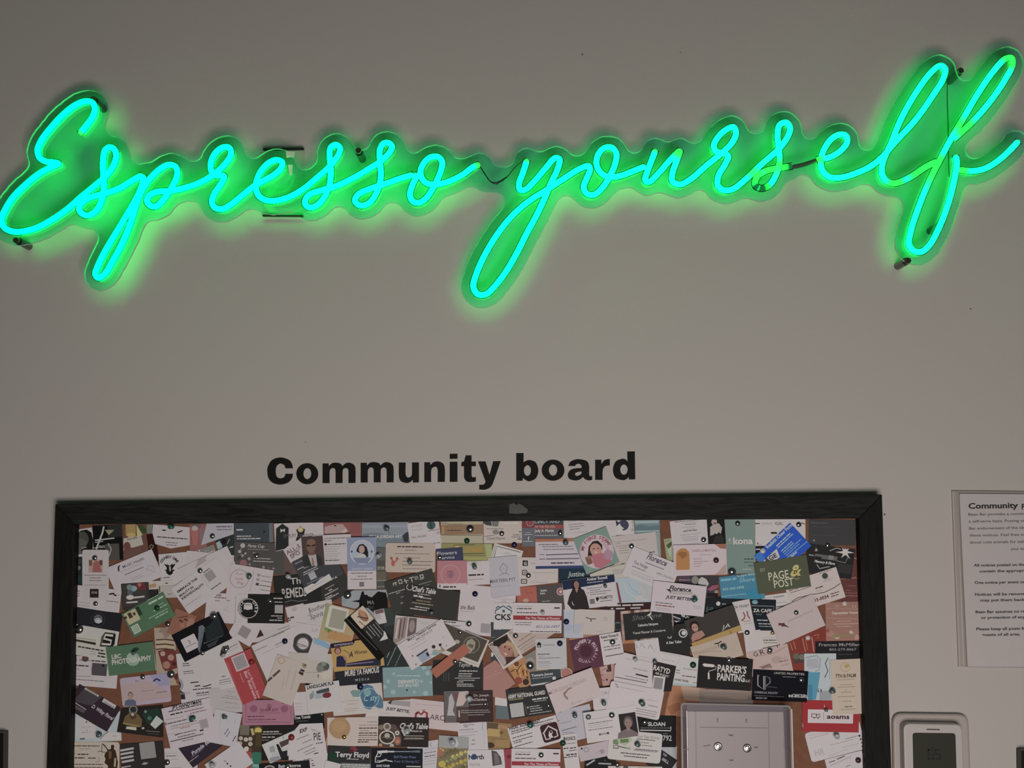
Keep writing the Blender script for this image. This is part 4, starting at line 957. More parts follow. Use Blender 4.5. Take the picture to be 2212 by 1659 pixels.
card('spa photo card with grey pebbles and a pink flower', 1500, 968, 2155, 992, 345, '3a3438', [P([(1510, 980), (1690, 975), (1710, 1060), (1520, 1090)], '4f3b47'), L(1520, 1050, 190, '8f8284', 12), C(1780, 1055, 56, '7b746e', 64), P([(1840, 1040), (1890, 1005), (1960, 1040), (2000, 1110), (1980, 1150), (1830, 1120)], 'a39d99'), P([(1970, 1200), (2060, 1140), (2160, 1130), (2130, 1190), (2030, 1230)], '8e4b5d'), C(2120, 1245, 30, '8b7f82'), R(2060, 1290, 180, 60, '1f1a1c')], p=4, cat='photo', name='photo_card')
card('pinkish white diner card with script logo over a slogan', 1120, 1062, 1968, 1155, 490, 'b3a4a8', [T(1365, 1212, 72, 350, 'Florence', '2f2a2c', 'bi'), P([(1320, 1195), (1370, 1215), (1745, 1245), (1720, 1290), (1390, 1275)], '8f8481'), P([(1390, 1240), (1720, 1255), (1700, 1280), (1410, 1265)], 'a89d9a'), P([(1315, 1200), (1385, 1200), (1400, 1250)], '2f2a2c'), T(1310, 1342, 46, 420, 'JUST BETTER', K, 'bi'), L(1150, 1408, 265, '6d6466', 16), L(1148, 1450, 305, '7a3c40', 16), L(1150, 1492, 230, LT, 10), L(1160, 1520, 240, LT, 10), L(1745, 1470, 150, LT, 8), L(1760, 1500, 130, LT, 8)], p=8)
card('beige welcome card with a cup drawing, under the lilac diner card', 100, 965, 760, 700, 330, 'aca195', [T(415, 858, 34, 265, 'WELCOME', '5d524c', '', -10), P([(460, 890), (650, 870), (630, 950), (560, 970), (480, 960)], '9f958d'), T(480, 800, 50, 240, 'Gather', '6a5f59', 'i'), L(280, 880, 90, DK, 10)], p=4)
card('pale blue map card with a dark red spine', 490, 1030, 1130, 985, 420, '9aa3ab', [P([(520, 1095), (545, 1090), (612, 1410), (575, 1420)], '7b3036'), S([(640, 1100), (700, 1240), (820, 1330)], 12, 'aab3ba'), S([(700, 1080), (780, 1200), (860, 1260), (1000, 1330)], 12, '8a959f'), R(940, 1340, 220, 90, 'aca5a4', 5), P([(860, 1100), (1100, 1080), (1100, 1380), (960, 1340)], 'a29f9f'), S([(900, 1150), (1000, 1300)], 8, 'b0aaa9'), L(500, 1020, 270, G, 14)], p=4)
card('maroon strip with white bars above the black script card', 240, 1432, 1095, 1405, 300, '33201f', [R(490, 1460, 215, 26, 'ab9f9c'), R(690, 1455, 140, 24, 'ab9f9c'), R(870, 1450, 180, 26, 'ab9f9c'), R(590, 1508, 140, 22, 'ab9f9c'), R(830, 1500, 160, 20, 'ab9f9c'), R(460, 1510, 40, 22, 'ab9f9c'), R(170, 1500, 150, 60, '8c3a40')], p=4)

tile(*A6)
card('sage green upright card with a short white lower-case name', 125, 72, 592, 66, 770, '6f7f79', [T(285, 425, 88, 275, 'kona', 'bcbeba', 'b'), P([(225, 345), (245, 350), (240, 390), (225, 380)], 'b0b3ae'), S([(170, 420), (275, 408)], 8, '9aa05f'), L(440, 636, 130, '2f3a3c', 14), L(440, 680, 130, '3a4648', 10), L(500, 730, 60, '3a4648'), L(420, 780, 120, 'a5adaa', 8)], p=3)
card('white card almost covered by the bright blue card', 595, 78, 1300, 75, 372, 'b4aaa6', [S([(595, 135), (660, 135)], 12, K), T(680, 155, 30, 150, 'YWE', '8a8080'), T(870, 155, 40, 120, 'GIL', '7a7070', 'b'), L(815, 268, 85, K, 26), R(630, 418, 14, 26, K), L(650, 430, 40, LT), S([(1240, 125), (1295, 145)], 10, K)], p=3)
card('black and white striped card left of the bright blue card', 600, 448, 1000, 445, 200, '1f1d1f', [S([(605, 500), (800, 490)], 18, 'aca5a4'), S([(605, 560), (760, 550)], 10, '7a7474')], p=2)
card('bright blue card with white lines, steeply tilted', 575, 600, 1085, 125, 440, '0f4bb0', [
    R(650, 620, 130, 150, '2a68c4', 0, 40), T(770, 490, 46, 480, 'Realistic Cheer Form', 'a9bfe6', 'b'), L(890, 455, 270, 'a9bfe6', 16), L(910, 480, 290, '88a6dc', 16), L(960, 525, 200, '88a6dc', 14), L(985, 545, 210, '88a6dc', 14), L(1005, 570, 320, '6f93d6', 13), L(1030, 590, 250, '6f93d6', 13), S([(1045, 615), (1335, 380)], 12, '6f93d6'), P([(665, 705), (895, 490), (940, 605), (860, 672), (760, 690)], 'b7b9c8'), T(740, 690, 60, 190, 'AGE', '202544', 'b', -15), T(1100, 620, 30, 120, 'Sales', 'a9bfe6', 'bi')], p=6)
card('plain dark grey card in the top right corner of the board', 1352, 72, 2010, 88, 360, '3d3b3d', [L(1380, 125, 230, '5a5758', 10), L(1390, 180, 400, '4a4849', 8), L(1400, 300, 330, '4a4849', 8), C(1420, 372, 12, '8a8583')], p=3)
card('black card with a white starburst flash', 1330, 412, 2000, 505, 420, '262525', [
    T(1435, 522, 40, 295, 'Quick Photo', 'b3adab', 'bi'), P([(1860, 440), (1872, 500), (1935, 470), (1888, 520), (1990, 550), (1890, 555), (1930, 640), (1865, 575), (1800, 620), (1832, 560), (1720, 535), (1832, 525), (1795, 440), (1850, 505)], 'b8b3b0'), C(1858, 540, 42, 'c6c1be'), S([(1640, 520), (1740, 480), (1800, 500)], 12, '8d8886'), R(1590, 610, 320, 60, '5c5856', 0, 10), R(1480, 620, 90, 40, K), R(1660, 615, 70, 60, '77726f'), L(1350, 575, 70, 'aaa4a2', 14), T(1425, 680, 38, 290, 'Memory & More', 'b3adab', 'bi'), S([(1460, 710), (1500, 770), (1640, 740)], 14, '8d8886'), S([(1740, 660), (1860, 690), (1900, 600)], 10, '77726f'), R(1850, 770, 200, 130, '33302f')], p=4)
card('reddish brown upright card along the right edge of the board', 1770, 480, 2075, 490, 740, '5f3532', [S([(1780, 920), (2020, 900)], 9, '8c5a55'), L(1900, 1010, 110, '8a5a52', 8), L(1870, 1075, 60, '8a5a52', 10), L(1850, 1110, 180, '8a5a52', 10), L(1870, 1150, 160, '9a6a60', 10), S([(1900, 920), (2010, 890)], 10, '9a6e66'), S([(1960, 610), (2040, 640)], 10, '9a7a74')], p=2)
card('olive green card with cream serif letters', 570, 690, 1312, 575, 445, '4c4f3c', [T(668, 815, 44, 72, 'EST', '8f8f78'), T(790, 940, 112, 285, 'PAGE', 'b9b39c'), T(865, 1045, 108, 280, 'POST', 'b9b39c'), T(1095, 880, 150, 160, '&', 'b7a86c', 'bi'), S([(1100, 890), (1180, 920), (1215, 900)], 8, 'a39a62')], p=8)
card('pinkish white card with a curved line and a phone number', 994, 980, 1730, 745, 446, 'b4a39d', [
    C(1575, 872, 42, '3a423c'), L(1495, 840, 170, '77706a', 12), L(1560, 935, 130, LT, 10), L(1550, 960, 110, LT, 10), T(1075, 1088, 42, 130, 'LOTUS', '2f2a28', 'b'), L(1090, 1112, 310, '5d5450', 9), L(1440, 1050, 110, '5a3a38', 16), L(1460, 1090, 80, LT, 14), S([(1105, 1235), (1190, 1180), (1300, 1155), (1420, 1130), (1560, 1105), (1700, 1040), (1795, 975)], 10, '4a4543'), L(1290, 1220, 170, LT, 10), T(1290, 1285, 44, 360, '743-615-0034', '5c2b29', 'b'), L(1655, 1130, 120, '5a3a38', 14), L(1660, 1165, 110, '5a3a38', 12), R(1200, 1275, 110, 110, 'a58f80'), C(1200, 1275, 36, '8b6f60')], p=6)
card('teal water photo card with script name and phone number', 85, 890, 690, 820, 370, '3f7890', [P([(390, 800), (600, 790), (600, 850), (480, 860)], '5f8488'), T(340, 885, 56, 255, 'Cypress', '9fb8bd', 'i'), T(370, 965, 54, 220, 'Shore', '86a8b2', 'i'), L(110, 935, 220, '6ea0b0', 30), T(140, 1080, 36, 300, '843-460-4498', '8fbac8'), L(100, 1165, 400, '6da6b8', 12), P([(440, 1100), (680, 1000), (690, 1190), (560, 1200)], '2c7a94')], p=5)
card('white lined card peeking out below the olive card with serif letters', 680, 1155, 1080, 1100, 250, 'b2a9a6', [L(855, 1175, 150, G, 11), S([(700, 1190), (1000, 1145)], 7, LT), S([(880, 1250), (1040, 1240)], 9, LT), S([(890, 1310), (1020, 1290)], 12, K)], p=3)

tile(*B6)
card('black cafe card with a thin white box around its name', 40, 15, 888, 40, 430, '1b2125', [S([(540, 120), (860, 128), (850, 195)], 7, '8b8f90'), T(565, 208, 46, 260, 'ZA CAFE', 'b5b3b0', 'b'), L(600, 240, 90, '6a7072', 9), L(620, 322, 150, '9a9c9c', 16), L(640, 372, 170, '9a9c9c', 14), L(650, 408, 170, '85898a', 12), C(75, 90, 30, 'b5b3b0'), L(130, 95, 50, '9a9c9c'), C(590, 70, 42, '6b8f9a', 30)], p=5)
card('narrow white card with a maroon monogram, beside the black cafe card', 270, 72, 512, 24, 445, 'b2a6a4', [T(300, 165, 40, 215, 'Dk Husart', '3f3738'), S([(330, 185), (500, 135)], 6, LT), S([(425, 210), (450, 260), (440, 300), (400, 330)], 18, '7d4a44'), S([(480, 195), (490, 260), (520, 300)], 18, '7d4a44'), S([(410, 330), (470, 345), (530, 320)], 9, '9a6a5c'), L(440, 380, 120, LT, 9)], p=6)
card('blank white card below the maroon monogram card', 428, 485, 665, 455, 370, 'b1a5a3', [], p=5)
card('white list card under the lightning bolt card', 640, 470, 930, 470, 250, 'b0a69e', [C(835, 500, 30, '9a9580'), L(700, 570, 200, 'a09694', 12), L(705, 605, 190, DK, 13), L(715, 640, 190, G, 12)], p=4)
card('blush card with a small dark red lightning bolt, tilted up', 750, 240, 1387, -44, 481, 'ab9997', [P([(922, 362), (985, 365), (1000, 355), (1015, 385), (1078, 425), (990, 410), (975, 420), (955, 395), (920, 400)], '5c343a'), T(1055, 355, 26, 385, 'WARREN PRICE', '8d7678')], p=7)
card('brown pink invitation card with small flowers along its foot', 1578, 72, 2085, 60, 545, '94695c', [C(1640, 510, 45, 'a5706a'), C(1690, 540, 30, 'b08a80'), C(1610, 470, 28, '8a5048'), C(1745, 555, 36, 'a8a080'), C(1960, 520, 30, 'a88a70'), C(2020, 560, 36, 'b08078'), C(1940, 490, 22, 'b5a890'), C(1985, 545, 20, '7a8060'), R(1830, 540, 330, 40, '8a7158'), T(1710, 145, 40, 60, 'W', 'a98a80'), T(1960, 150, 40, 50, 'H', 'a98a80'), S([(1590, 160), (2060, 165)], 6, 'a9867c'), T(1675, 240, 36, 360, 'September Vows', 'c2a89e', 'b'), S([(1600, 295), (2050, 305)], 6, 'a9867c'), L(1740, 340, 200, 'b5968a', 9), L(1690, 378, 350, 'b5968a', 10), L(1735, 412, 200, 'b5968a', 10)], p=5)
card('black card with a faint name and phone number, right edge of the board', 1440, 622, 2112, 618, 260, '211d20', [T(1490, 690, 44, 575, 'Frances McMillan', '91888a'), T(1635, 752, 34, 380, '803-279-8867', '857d80'), L(1760, 805, 200, '4a4547', 9)], p=4)
card('rust red card with pale flute outlines', 1050, 505, 1600, 420, 570, '7b3329', [S([(1085, 640), (1120, 750)], 12, 'a86c5a'), S([(1130, 620), (1165, 730)], 12, 'a86c5a'), S([(1260, 580), (1300, 770)], 14, 'a86c5a'), S([(1300, 560), (1330, 740)], 9, 'a86c5a'), S([(1390, 560), (1420, 770)], 14, 'b07a68'), S([(1420, 540), (1490, 520), (1470, 580)], 10, 'a86c5a'), R(1230, 860, 200, 120, '4a3a36'), C(1170, 830, 45, '5f5a50'), C(1250, 840, 40, '6b6458')], p=3)
card('pink card with spaced serif letters and faint sketches', 480, 775, 1045, 650, 410, 'b19690', [T(580, 842, 66, 62, 'G', '463836', '', 6), T(672, 815, 72, 68, 'R', '463836', '', 6), C(795, 765, 38, '463836'), C(795, 765, 22, 'b19690'), T(880, 715, 70, 62, 'T', '463836', '', 6), S([(640, 830), (850, 790), (1040, 690)], 10, '9a7f79'), C(890, 880, 70, 'a68a82', 50), P([(640, 980), (800, 930), (830, 990), (700, 1010)], '8f716a'), S([(690, 1000), (800, 945), (830, 990)], 10, '5a4642'), L(930, 910, 130, '7f6862', 18), L(920, 870, 120, 'a08880', 12), L(960, 960, 120, '9a827b', 12)], p=5)
card('black house painter card with a white roller and bold lettering', -198, 825, 566, 880, 442, '211f1f', [T(62, 1045, 96, 408, "PARKER'S", 'c0b9b5', 'b'), T(55, 1162, 98, 388, 'PAINTING', 'c0b9b5', 'b'), T(448, 1190, 32, 75, 'LLC', 'a8a19e', 'b'),
    P([(-148, 945), (-125, 930), (10, 945), (25, 960), (10, 985), (-125, 975)], 'beb7b3'), S([(10, 965), (45, 975), (40, 1010), (-55, 1040), (-62, 1080)], 9, 'beb7b3'), P([(-72, 1060), (-50, 1060), (-45, 1150), (-70, 1152)], 'beb7b3')], p=7)
card('blurred beige strip card above the clear plastic box', -190, 1290, 566, 1310, 230, '8f7d73', [R(180, 1400, 600, 60, '9d8778'), R(350, 1420, 260, 24, 'b0937e')], p=3)
card('black property company card with an outlined monogram', 565, 1012, 1342, 1046, 432, '0f0f16', [T(860, 1080, 30, 425, 'UNITED PROPERTIES', '9f9794'), L(980, 1118, 180, '6b6566', 12), S([(632, 1105), (632, 1240), (715, 1300), (715, 1110)], 16, '8d898a'), S([(735, 1300), (735, 1105), (800, 1140), (805, 1200), (740, 1250)], 14, '6d696b'), S([(740, 1255), (900, 1270)], 12, '3f3d42'), C(635, 1105, 16, '6d696b'), T(582, 1350, 30, 330, 'COMMERCIAL INDUSTRY', '918b8b'), L(580, 1382, 420, '5f5b5e', 11), L(600, 1415, 160, '8a8586', 22), L(1120, 1365, 190, '9a9494', 9), T(1062, 1405, 36, 262, '843-893-5692', 'b3adad', 'b')], p=7)
card('white and blue folded leaflet with a wavy blue panel', 1283, 792, 1732, 790, 665, 'a4a7ac', [P([(1335, 1040), (1420, 1060), (1510, 1050), (1490, 1180), (1450, 1440), (1335, 1445)], '4d889f'), P([(1335, 1230), (1400, 1230), (1400, 1445), (1335, 1445)], '3a7890'), S([(1300, 850), (1460, 820), (1510, 870), (1500, 1010), (1420, 1060)], 10, '77777d'), S([(1310, 900), (1470, 860), (1490, 980), (1340, 1010)], 9, '8a8589'), R(1400, 930, 160, 120, '9a969a', -10), S([(1620, 850), (1580, 930), (1615, 1040), (1570, 1130)], 14, '55555b'), S([(1640, 870), (1640, 1150)], 12, '8d9096'), R(1580, 1380, 170, 130, '8a8a8f'), L(1480, 1335, 50, DK, 14, 90), L(1520, 1335, 50, DK, 14, 90)], p=5)
card('tall cream card with a gold ring emblem', 1650, 882, 2088, 862, 775, 'b4a190', [O(1860, 985, 62, 9, 'a98b52'), P([(1840, 960), (1900, 940), (1920, 960), (1870, 1010)], 'a98b52'), T(1725, 1135, 50, 285, '7TH & PALM', '55463b', 'b'), L(1745, 1162, 240, '8a7666', 8), L(1785, 1235, 180, '8a7868', 9), L(1750, 1268, 250, '8a7868', 9), L(1850, 1310, 30, LT), L(1800, 1338, 150, '8a7868', 9), L(1760, 1402, 240, '8a7868', 10), L(1820, 1465, 130, '8a7868', 9), L(1850, 1540, 110, '6d5d50', 14), L(1800, 1580, 210, '8a7868', 10)], p=8)

tile(*B1)
card('black rounded card with a silver disc emblem, left edge of the board', 150, 150, 925, 272, 480, '232227', [O(530, 355, 110, 8, '3a393d'), C(530, 350, 72, '5c5c60'), C(525, 370, 50, '94949a', 44), P([(480, 390), (560, 350), (600, 390), (540, 420)], 'a8a8ac'), S([(470, 330), (580, 310)], 9, '2b2b2f')], p=4, rd=40)
card('white card with a big black and white letter S emblem', 145, 425, 868, 550, 480, 'b0a9a0', [
    P([(555, 785), (585, 630), (640, 558), (800, 575), (800, 640), (770, 790)], '1d1c1b'), P([(562, 770), (592, 640), (640, 572), (780, 585), (770, 610), (660, 610), (610, 680), (590, 770)], '5a5a3c'), S([(770, 615), (650, 600), (625, 660), (740, 690), (725, 755), (590, 745)], 34, 'b8b2ac'), P([(815, 560), (862, 565), (835, 765), (790, 765)], 'b8b2ac'), P([(795, 600), (815, 580), (790, 760), (765, 760)], '1d1c1b'), R(320, 715, 350, 42, '2d2d23'), S([(150, 640), (500, 690)], 10, '8a845c'), S([(150, 700), (510, 770)], 10, 'a39d82'), L(210, 785, 430, K, 20), L(530, 888, 130, K, 22), L(520, 935, 140, K, 22), L(400, 860, 90, LT), L(400, 900, 90, LT)], p=5)
card('white card with a brown head logo and a small dark photo', 135, 925, 860, 985, 475, W, [C(325, 980, 56, '5c443b', 48), T(145, 1005, 36, 50, 'JA', DK, 'b'), L(230, 1000, 180, DK, 10), L(420, 1010, 230, DK, 18), L(140, 1080, 240, DK, 20), L(150, 1130, 85, LT, 10), L(150, 1160, 85, LT, 10), L(145, 1205, 80, LT, 10), R(550, 1152, 240, 195, '4b4548'), C(610, 1090, 20, '1d1a1c'), S([(135, 1252), (420, 1262)], 7, G), S([(420, 1055), (430, 1240)], 6, G), L(150, 1305, 470, G, 12)], p=4)
card('green card with a beige door photo and small white print', 900, 268, 1562, -85, 430, '4d6b50', [R(1070, 312, 205, 195, 'b0a283'), R(1040, 290, 60, 90, '3f3628'), R(960, 330, 60, 40, '3b3427', 0), R(1105, 265, 40, 50, '4a4030'), R(1180, 220, 60, 150, '2a3a28'), R(1135, 505, 125, 135, 'b0b29c'), R(1135, 505, 100, 108, '8fa087'), L(1310, 45, 200, 'a5b59c', 26, 0), L(1335, 110, 260, 'a5b59c', 30), L(1410, 225, 250, 'a5b59c', 14), L(1340, 340, 340, '95a78e', 14), L(1440, 335, 230, '95a78e', 20), L(1450, 150, 140, '95a78e', 12)], p=6)
card('green photographer card with white capital letters', 650, 797, 1402, 705, 462, '4f6b51', [C(1085, 985, 110, '83957f'), C(1065, 950, 70, '8d9d88'), T(750, 985, 66, 150, 'LBC', 'b5bba9', 'b'), T(755, 1078, 76, 632, 'PHOTOGRAPHY', 'b5bba9', 'b'), C(1130, 830, 50, '27402c', 30), P([(1402, 705), (1425, 702), (1478, 1160), (1450, 1165)], 'b0ada0')], p=7)
card('food photo strip card with striped noodles and red slices', 1420, 490, 1750, 470, 930, 'a08c77', [C(1590, 560, 90, '8c7566'), C(1500, 640, 80, 'a58f80')] + [S([(1450, 680 + 38 * k), (1600, 670 + 38 * k), (1740, 690 + 38 * k)], 16, ('3c2a22', 'b8a384')[k % 2]) for k in range(5)] + [P([(1480, 860), (1600, 830), (1780, 850), (1790, 1130), (1600, 1180), (1560, 1130)], '6c342f'), C(1560, 900, 40, 'a58b7a'), C(1690, 960, 50, 'a07a6a'), C(1620, 1080, 60, '9a6f5e'), C(1740, 1060, 30, '4a201e'), C(1800, 1270, 60, '5b2b28'), C(1820, 1340, 50, '7a4a40')], p=4, cat='photo', name='photo_card')
card('close photo of a woman with brown eyes, above the black square-logo card', 1770, 175, 2100, 300, 420, '8b5d4b', [R(1850, 380, 60, 24, '4a2e28', -10), R(1930, 360, 60, 24, '4a2e28', -10), S([(1800, 330), (1960, 300)], 14, '5b3a30'), C(1870, 450, 40, '9a6a58'), C(2000, 420, 60, '9c6f5e', 90)], p=4, cat='photo', name='photo_card')
card('black card with a white square logo and grey beams, steeply tilted', 1700, 612, 2450, 236, 472, '151417', [R(2000, 732, 240, 230, 'b3a7a8', 0, 12), S([(1960, 690), (1990, 700), (2000, 740), (1980, 730)], 10, '55494b'), S([(1925, 800), (2100, 720)], 7, '55494b'), P([(2130, 470), (2190, 440), (2230, 480), (2150, 900), (2180, 960), (2120, 830)], '5f666a'), S([(2190, 560), (2350, 480)], 14, '4a5054'), S([(2210, 740), (2520, 610)], 14, '50575b'), P([(2260, 760), (2450, 660), (2400, 760), (2290, 810)], '33383b'), P([(2230, 500), (2450, 300), (2540, 600), (2260, 720)], '25292b')], p=7)
card('lavender sunset card with a small woman portrait and rounded corners', 872, 1292, 1652, 1205, 458, 'a18f9d', [P([(880, 1400), (1300, 1330), (1660, 1500), (1690, 1600), (900, 1700)], 'a8918f'), P([(1350, 1240), (1640, 1210), (1670, 1400), (1500, 1420)], '8f88a2')] + bust(1045, 1560, 90, 'a5867a', '6a5348', '55586a') + [S([(1410, 1340), (1460, 1300), (1520, 1330)], 26, '2c2c50'), L(1220, 1420, 110, 'b3989a', 12), L(1220, 1500, 210, '8d7680', 14), L(1460, 1520, 160, '6a5a6a', 12), L(1220, 1640, 330, 'a58c90', 10), L(1120, 1340, 60, '7a6a7c', 16)], p=7, rd=44)
card('large white card with dark lines and an oval man portrait', 1770, 905, 2420, 832, 930, 'b0a6a6', [L(1880, 1062, 310, DK, 14), L(1880, 1096, 270, DK, 12), L(1885, 1190, 310, DK, 12), L(1895, 1222, 170, G, 12), S([(2000, 1362), (2330, 1330)], 16, K), S([(2070, 1420), (2160, 1405), (2220, 1425), (2330, 1390)], 18, DK), L(2040, 1475, 290, K, 14), L(2090, 1535, 250, DK, 16), L(2100, 1570, 250, G, 14), C(1800, 1400, 90, '8d8386', 110)] + bust(1795, 1400, 120, '7a564a', '2a211f', '2a282c', 'aaa3a4') + [T(1690, 1575, 36, 310, 'THOMPSON', '8d8386')], p=5)

tile(*B2)
card('white card turned diagonally with a grey corner panel', 967, -168, 1317, 34, 875, W, [R(795, 555, 165, 165, '857a7b'), S([(470, 200), (520, 150), (530, 220), (600, 200)], 6, LT)], p=5)
card('pale card behind the tyre and diagonal white cards', 850, 425, 1660, 395, 300, 'ada29f', [P([(1050, 508), (1105, 610), (985, 652)], '41282a'), S([(1320, 520), (1600, 420)], 9, '6d6264')], p=3)
card('white car wheel card with a round tyre drawing', 1625, 402, 2080, 470, 500, 'b2a6a5', [O(1730, 740, 128, 78, '3b3737'), O(1730, 740, 160, 8, '5d5757'), O(1730, 740, 100, 6, '77706f'), S([(1620, 770), (1660, 740), (1720, 760), (1790, 790)], 14, '6d6564'), S([(1620, 770), (1790, 790)], 9, '6d6564'), T(1870, 530, 46, 100, 'LA', '9a8f90'), S([(1860, 540), (1960, 550)], 6, LT)], p=7)
card('white card with a navy pin, tilted up, below the bearded man badge', 905, 775, 1625, 450, 640, 'b3a6a6', [T(1245, 640, 34, 205, 'Oma Daniels', '4a4042'), L(1280, 765, 235, G, 12), L(1290, 808, 215, LT, 11), L(960, 858, 210, G, 11), L(1095, 895, 190, LT, 10)], p=6)
card('white card with a crossed kitchen tool sketch under the remedy card', 1445, 165, 1735, 95, 340, 'b2a6a4', [C(1590, 185, 40, 'a2979a'), S([(1550, 215), (1640, 160)], 6, LT), L(1450, 348, 140, K, 22), L(1470, 378, 70, DK, 16)], p=5)
card('white card with pencil-like southern script lettering', 1725, 120, 2180, 30, 430, 'b0a5a3', [T(1830, 250, 74, 310, 'Southern', '5f5658', 'i', 8), T(1850, 360, 74, 230, 'Spirit', '5f5658', 'i', 8), S([(1815, 180), (1850, 260), (1815, 300)], 10, '5f5658')], p=5)
card('red upright card with pink lettering running down its side', 470, 985, 886, 815, 790, '9d3b3f', [R(730, 1035, 225, 245, 'b3a0a0'), R(730, 1035, 185, 205, '8b8083'), P([(500, 1060), (530, 1020), (700, 1500), (780, 1720), (720, 1700)], 'a84a4e'), T(838, 1170, 40, 480, 'Lori Bratton Stew', 'c48a8c', 'b', -90), T(785, 1190, 44, 470, 'Bar Retreats', 'c8979a', 'b', -90), L(725, 1215, 160, 'c08688', 10, -90), P([(900, 1000), (980, 960), (1000, 1040), (930, 1060)], '8a2c30')], p=8)
card('beige card with a gold ring and faint vertical print, tilted down', 1325, 905, 1790, 1075, 700, 'ab9c93', [O(1385, 1005, 52, 12, 'a88552'), C(1775, 1075, 62, '8c7d60'), P([(1740, 1080), (1775, 1040), (1780, 1110)], '5c5038'), L(1520, 1150, 260, 'a08f86', 10, -85), L(1620, 1170, 320, '8f8178', 9, -85), L(1440, 1270, 200, '9a8a82', 9, -85), P([(1655, 1210), (1700, 1140), (1790, 1180), (1720, 1250)], '3b302c'), S([(1690, 1180), (1740, 1200)], 12, 'a5968c'), L(1165, 1340, 270, '4a403c', 34, 62)], p=8)
card('taupe card with a potted succulent picture', 1500, 880, 2215, 903, 480, 'a99d93', [C(2050, 1110, 95, '5c6058', 80), C(2000, 1140, 60, '6d7066'), C(2100, 1100, 50, '4c5048'), C(2060, 1060, 40, '757a70'), P([(1970, 1200), (2180, 1150), (2180, 1280), (2060, 1310)], 'b8ac9d'), P([(1960, 1240), (1980, 1230), (1970, 1300)], '3c3832'), L(1240, 1000, 10, K), S([(1770, 1195), (2050, 1200)], 6, '8a7d74')], p=7)
card('black printed receipt card with bold italic letters, left of the beige ring card', 1090, 960, 1350, 890, 420, 'b1a6a5', [T(1115, 1060, 60, 170, 'Zia', K, 'bi', 6), T(1120, 1130, 60, 130, 'Z', K, 'bi'), R(1160, 1200, 80, 50, K)], p=5)
card('white landscaping card with bold lettering and a truck picture', 1760, 1392, 2300, 1325, 480, 'b0a7a4', [L(1765, 1395, 70, K, 26), T(1795, 1468, 52, 440, 'LANDSCAPE FLA', '1d1a1a', 'b', 3), P([(1900, 1560), (1990, 1460), (2140, 1450), (2170, 1560), (2060, 1600), (1930, 1620)], '8f9599'), P([(1930, 1500), (2140, 1440), (2150, 1500), (1960, 1540)], '3f4244'), C(2110, 1560, 70, '6b2a30', 45), P([(1830, 1560), (1900, 1480), (1900, 1600), (1840, 1640)], '7a8084')], p=8)
card('white list card with a black triangle mark, left of the red card', 325, 1000, 620, 945, 480, 'b2a7a6', [P([(370, 1075), (398, 1035), (420, 1070)], K), R(455, 1050, 20, 50, '4a4244')] + [L(380, 1115 + 40 * k, 120, DK if k in (0, 4) else G, 12) for k in range(5)] + [L(395, 1330 + 36 * k, 190, G, 11) for k in range(2)] + [L(400, 1400, 200, LT, 10)], p=6)
card('white card with a black cup drawing, tilted up', -110, 1000, 660, 612, 480, 'b1a6a3', [P([(420, 850), (450, 780), (540, 765), (560, 820), (500, 900), (430, 960), (405, 920)], '2a2827'), P([(450, 810), (500, 780), (540, 800), (490, 850)], 'aaa29f'), C(460, 930, 34, '8b8482', 26), T(380, 775, 46, 220, 'Coffee', 'a0989a', 'i'), L(570, 800, 130, G, 14), L(540, 870, 180, LT, 10)], p=6)

tile(*B3)
card('orange and green card with a large blank cream panel', 40, 95, 560, 215, 620, 'a8906b', [P([(140, 40), (540, 140), (500, 220), (180, 130)], 'a35b40'), P([(0, 100), (140, 130), (60, 480), (0, 520)], '8b9068'), R(205, 345, 320, 380, 'c3bca6', 0, 30), R(215, 350, 240, 300, '8f8978', 0, 10), P([(20, 470), (120, 520), (60, 560), (10, 520)], '6c8a4a'), T(60, 560, 46, 240, 'Weekends', '4a3a28', 'bi', -2), R(250, 640, 380, 120, 'ad8052', 0), P([(0, 700), (90, 740), (110, 800), (0, 790)], '6e8ea8')], p=8)
card('light blue swoosh card left of the yellow card', -170, 640, 110, 730, 320, 'aca2a0', [P([(-160, 650), (0, 700), (100, 760), (95, 840), (-40, 780), (-170, 730)], '7a97b0')], p=8)
card('yellow card with a woman in a navy dress', 100, 745, 905, 640, 450, 'af8b50', [P([(100, 745), (355, 690), (370, 645), (480, 655), (490, 710), (460, 760), (110, 815)], '231c2b'), T(165, 785, 30, 305, 'ENTREPRENEUR', 'a8a0a8'), C(218, 850, 55, '5a3a34', 62), C(220, 860, 38, 'a5776a', 46), P([(195, 1110), (200, 950), (260, 930), (330, 960), (350, 1020), (340, 1110)], '27273c'), P([(290, 920), (350, 950), (380, 1020), (330, 1010)], '9a6e60'), T(395, 960, 90, 70, 'A', '2b2028', 'i'), T(490, 915, 62, 200, 'Woman', '2b2028', 'i'), S([(310, 840), (380, 880), (430, 960), (440, 880)], 8, '3a2c28'), P([(350, 1055), (900, 960), (905, 1090), (350, 1110)], '2a2836'), S([(350, 1075), (780, 1030)], 16, '7a6a88')], p=8)
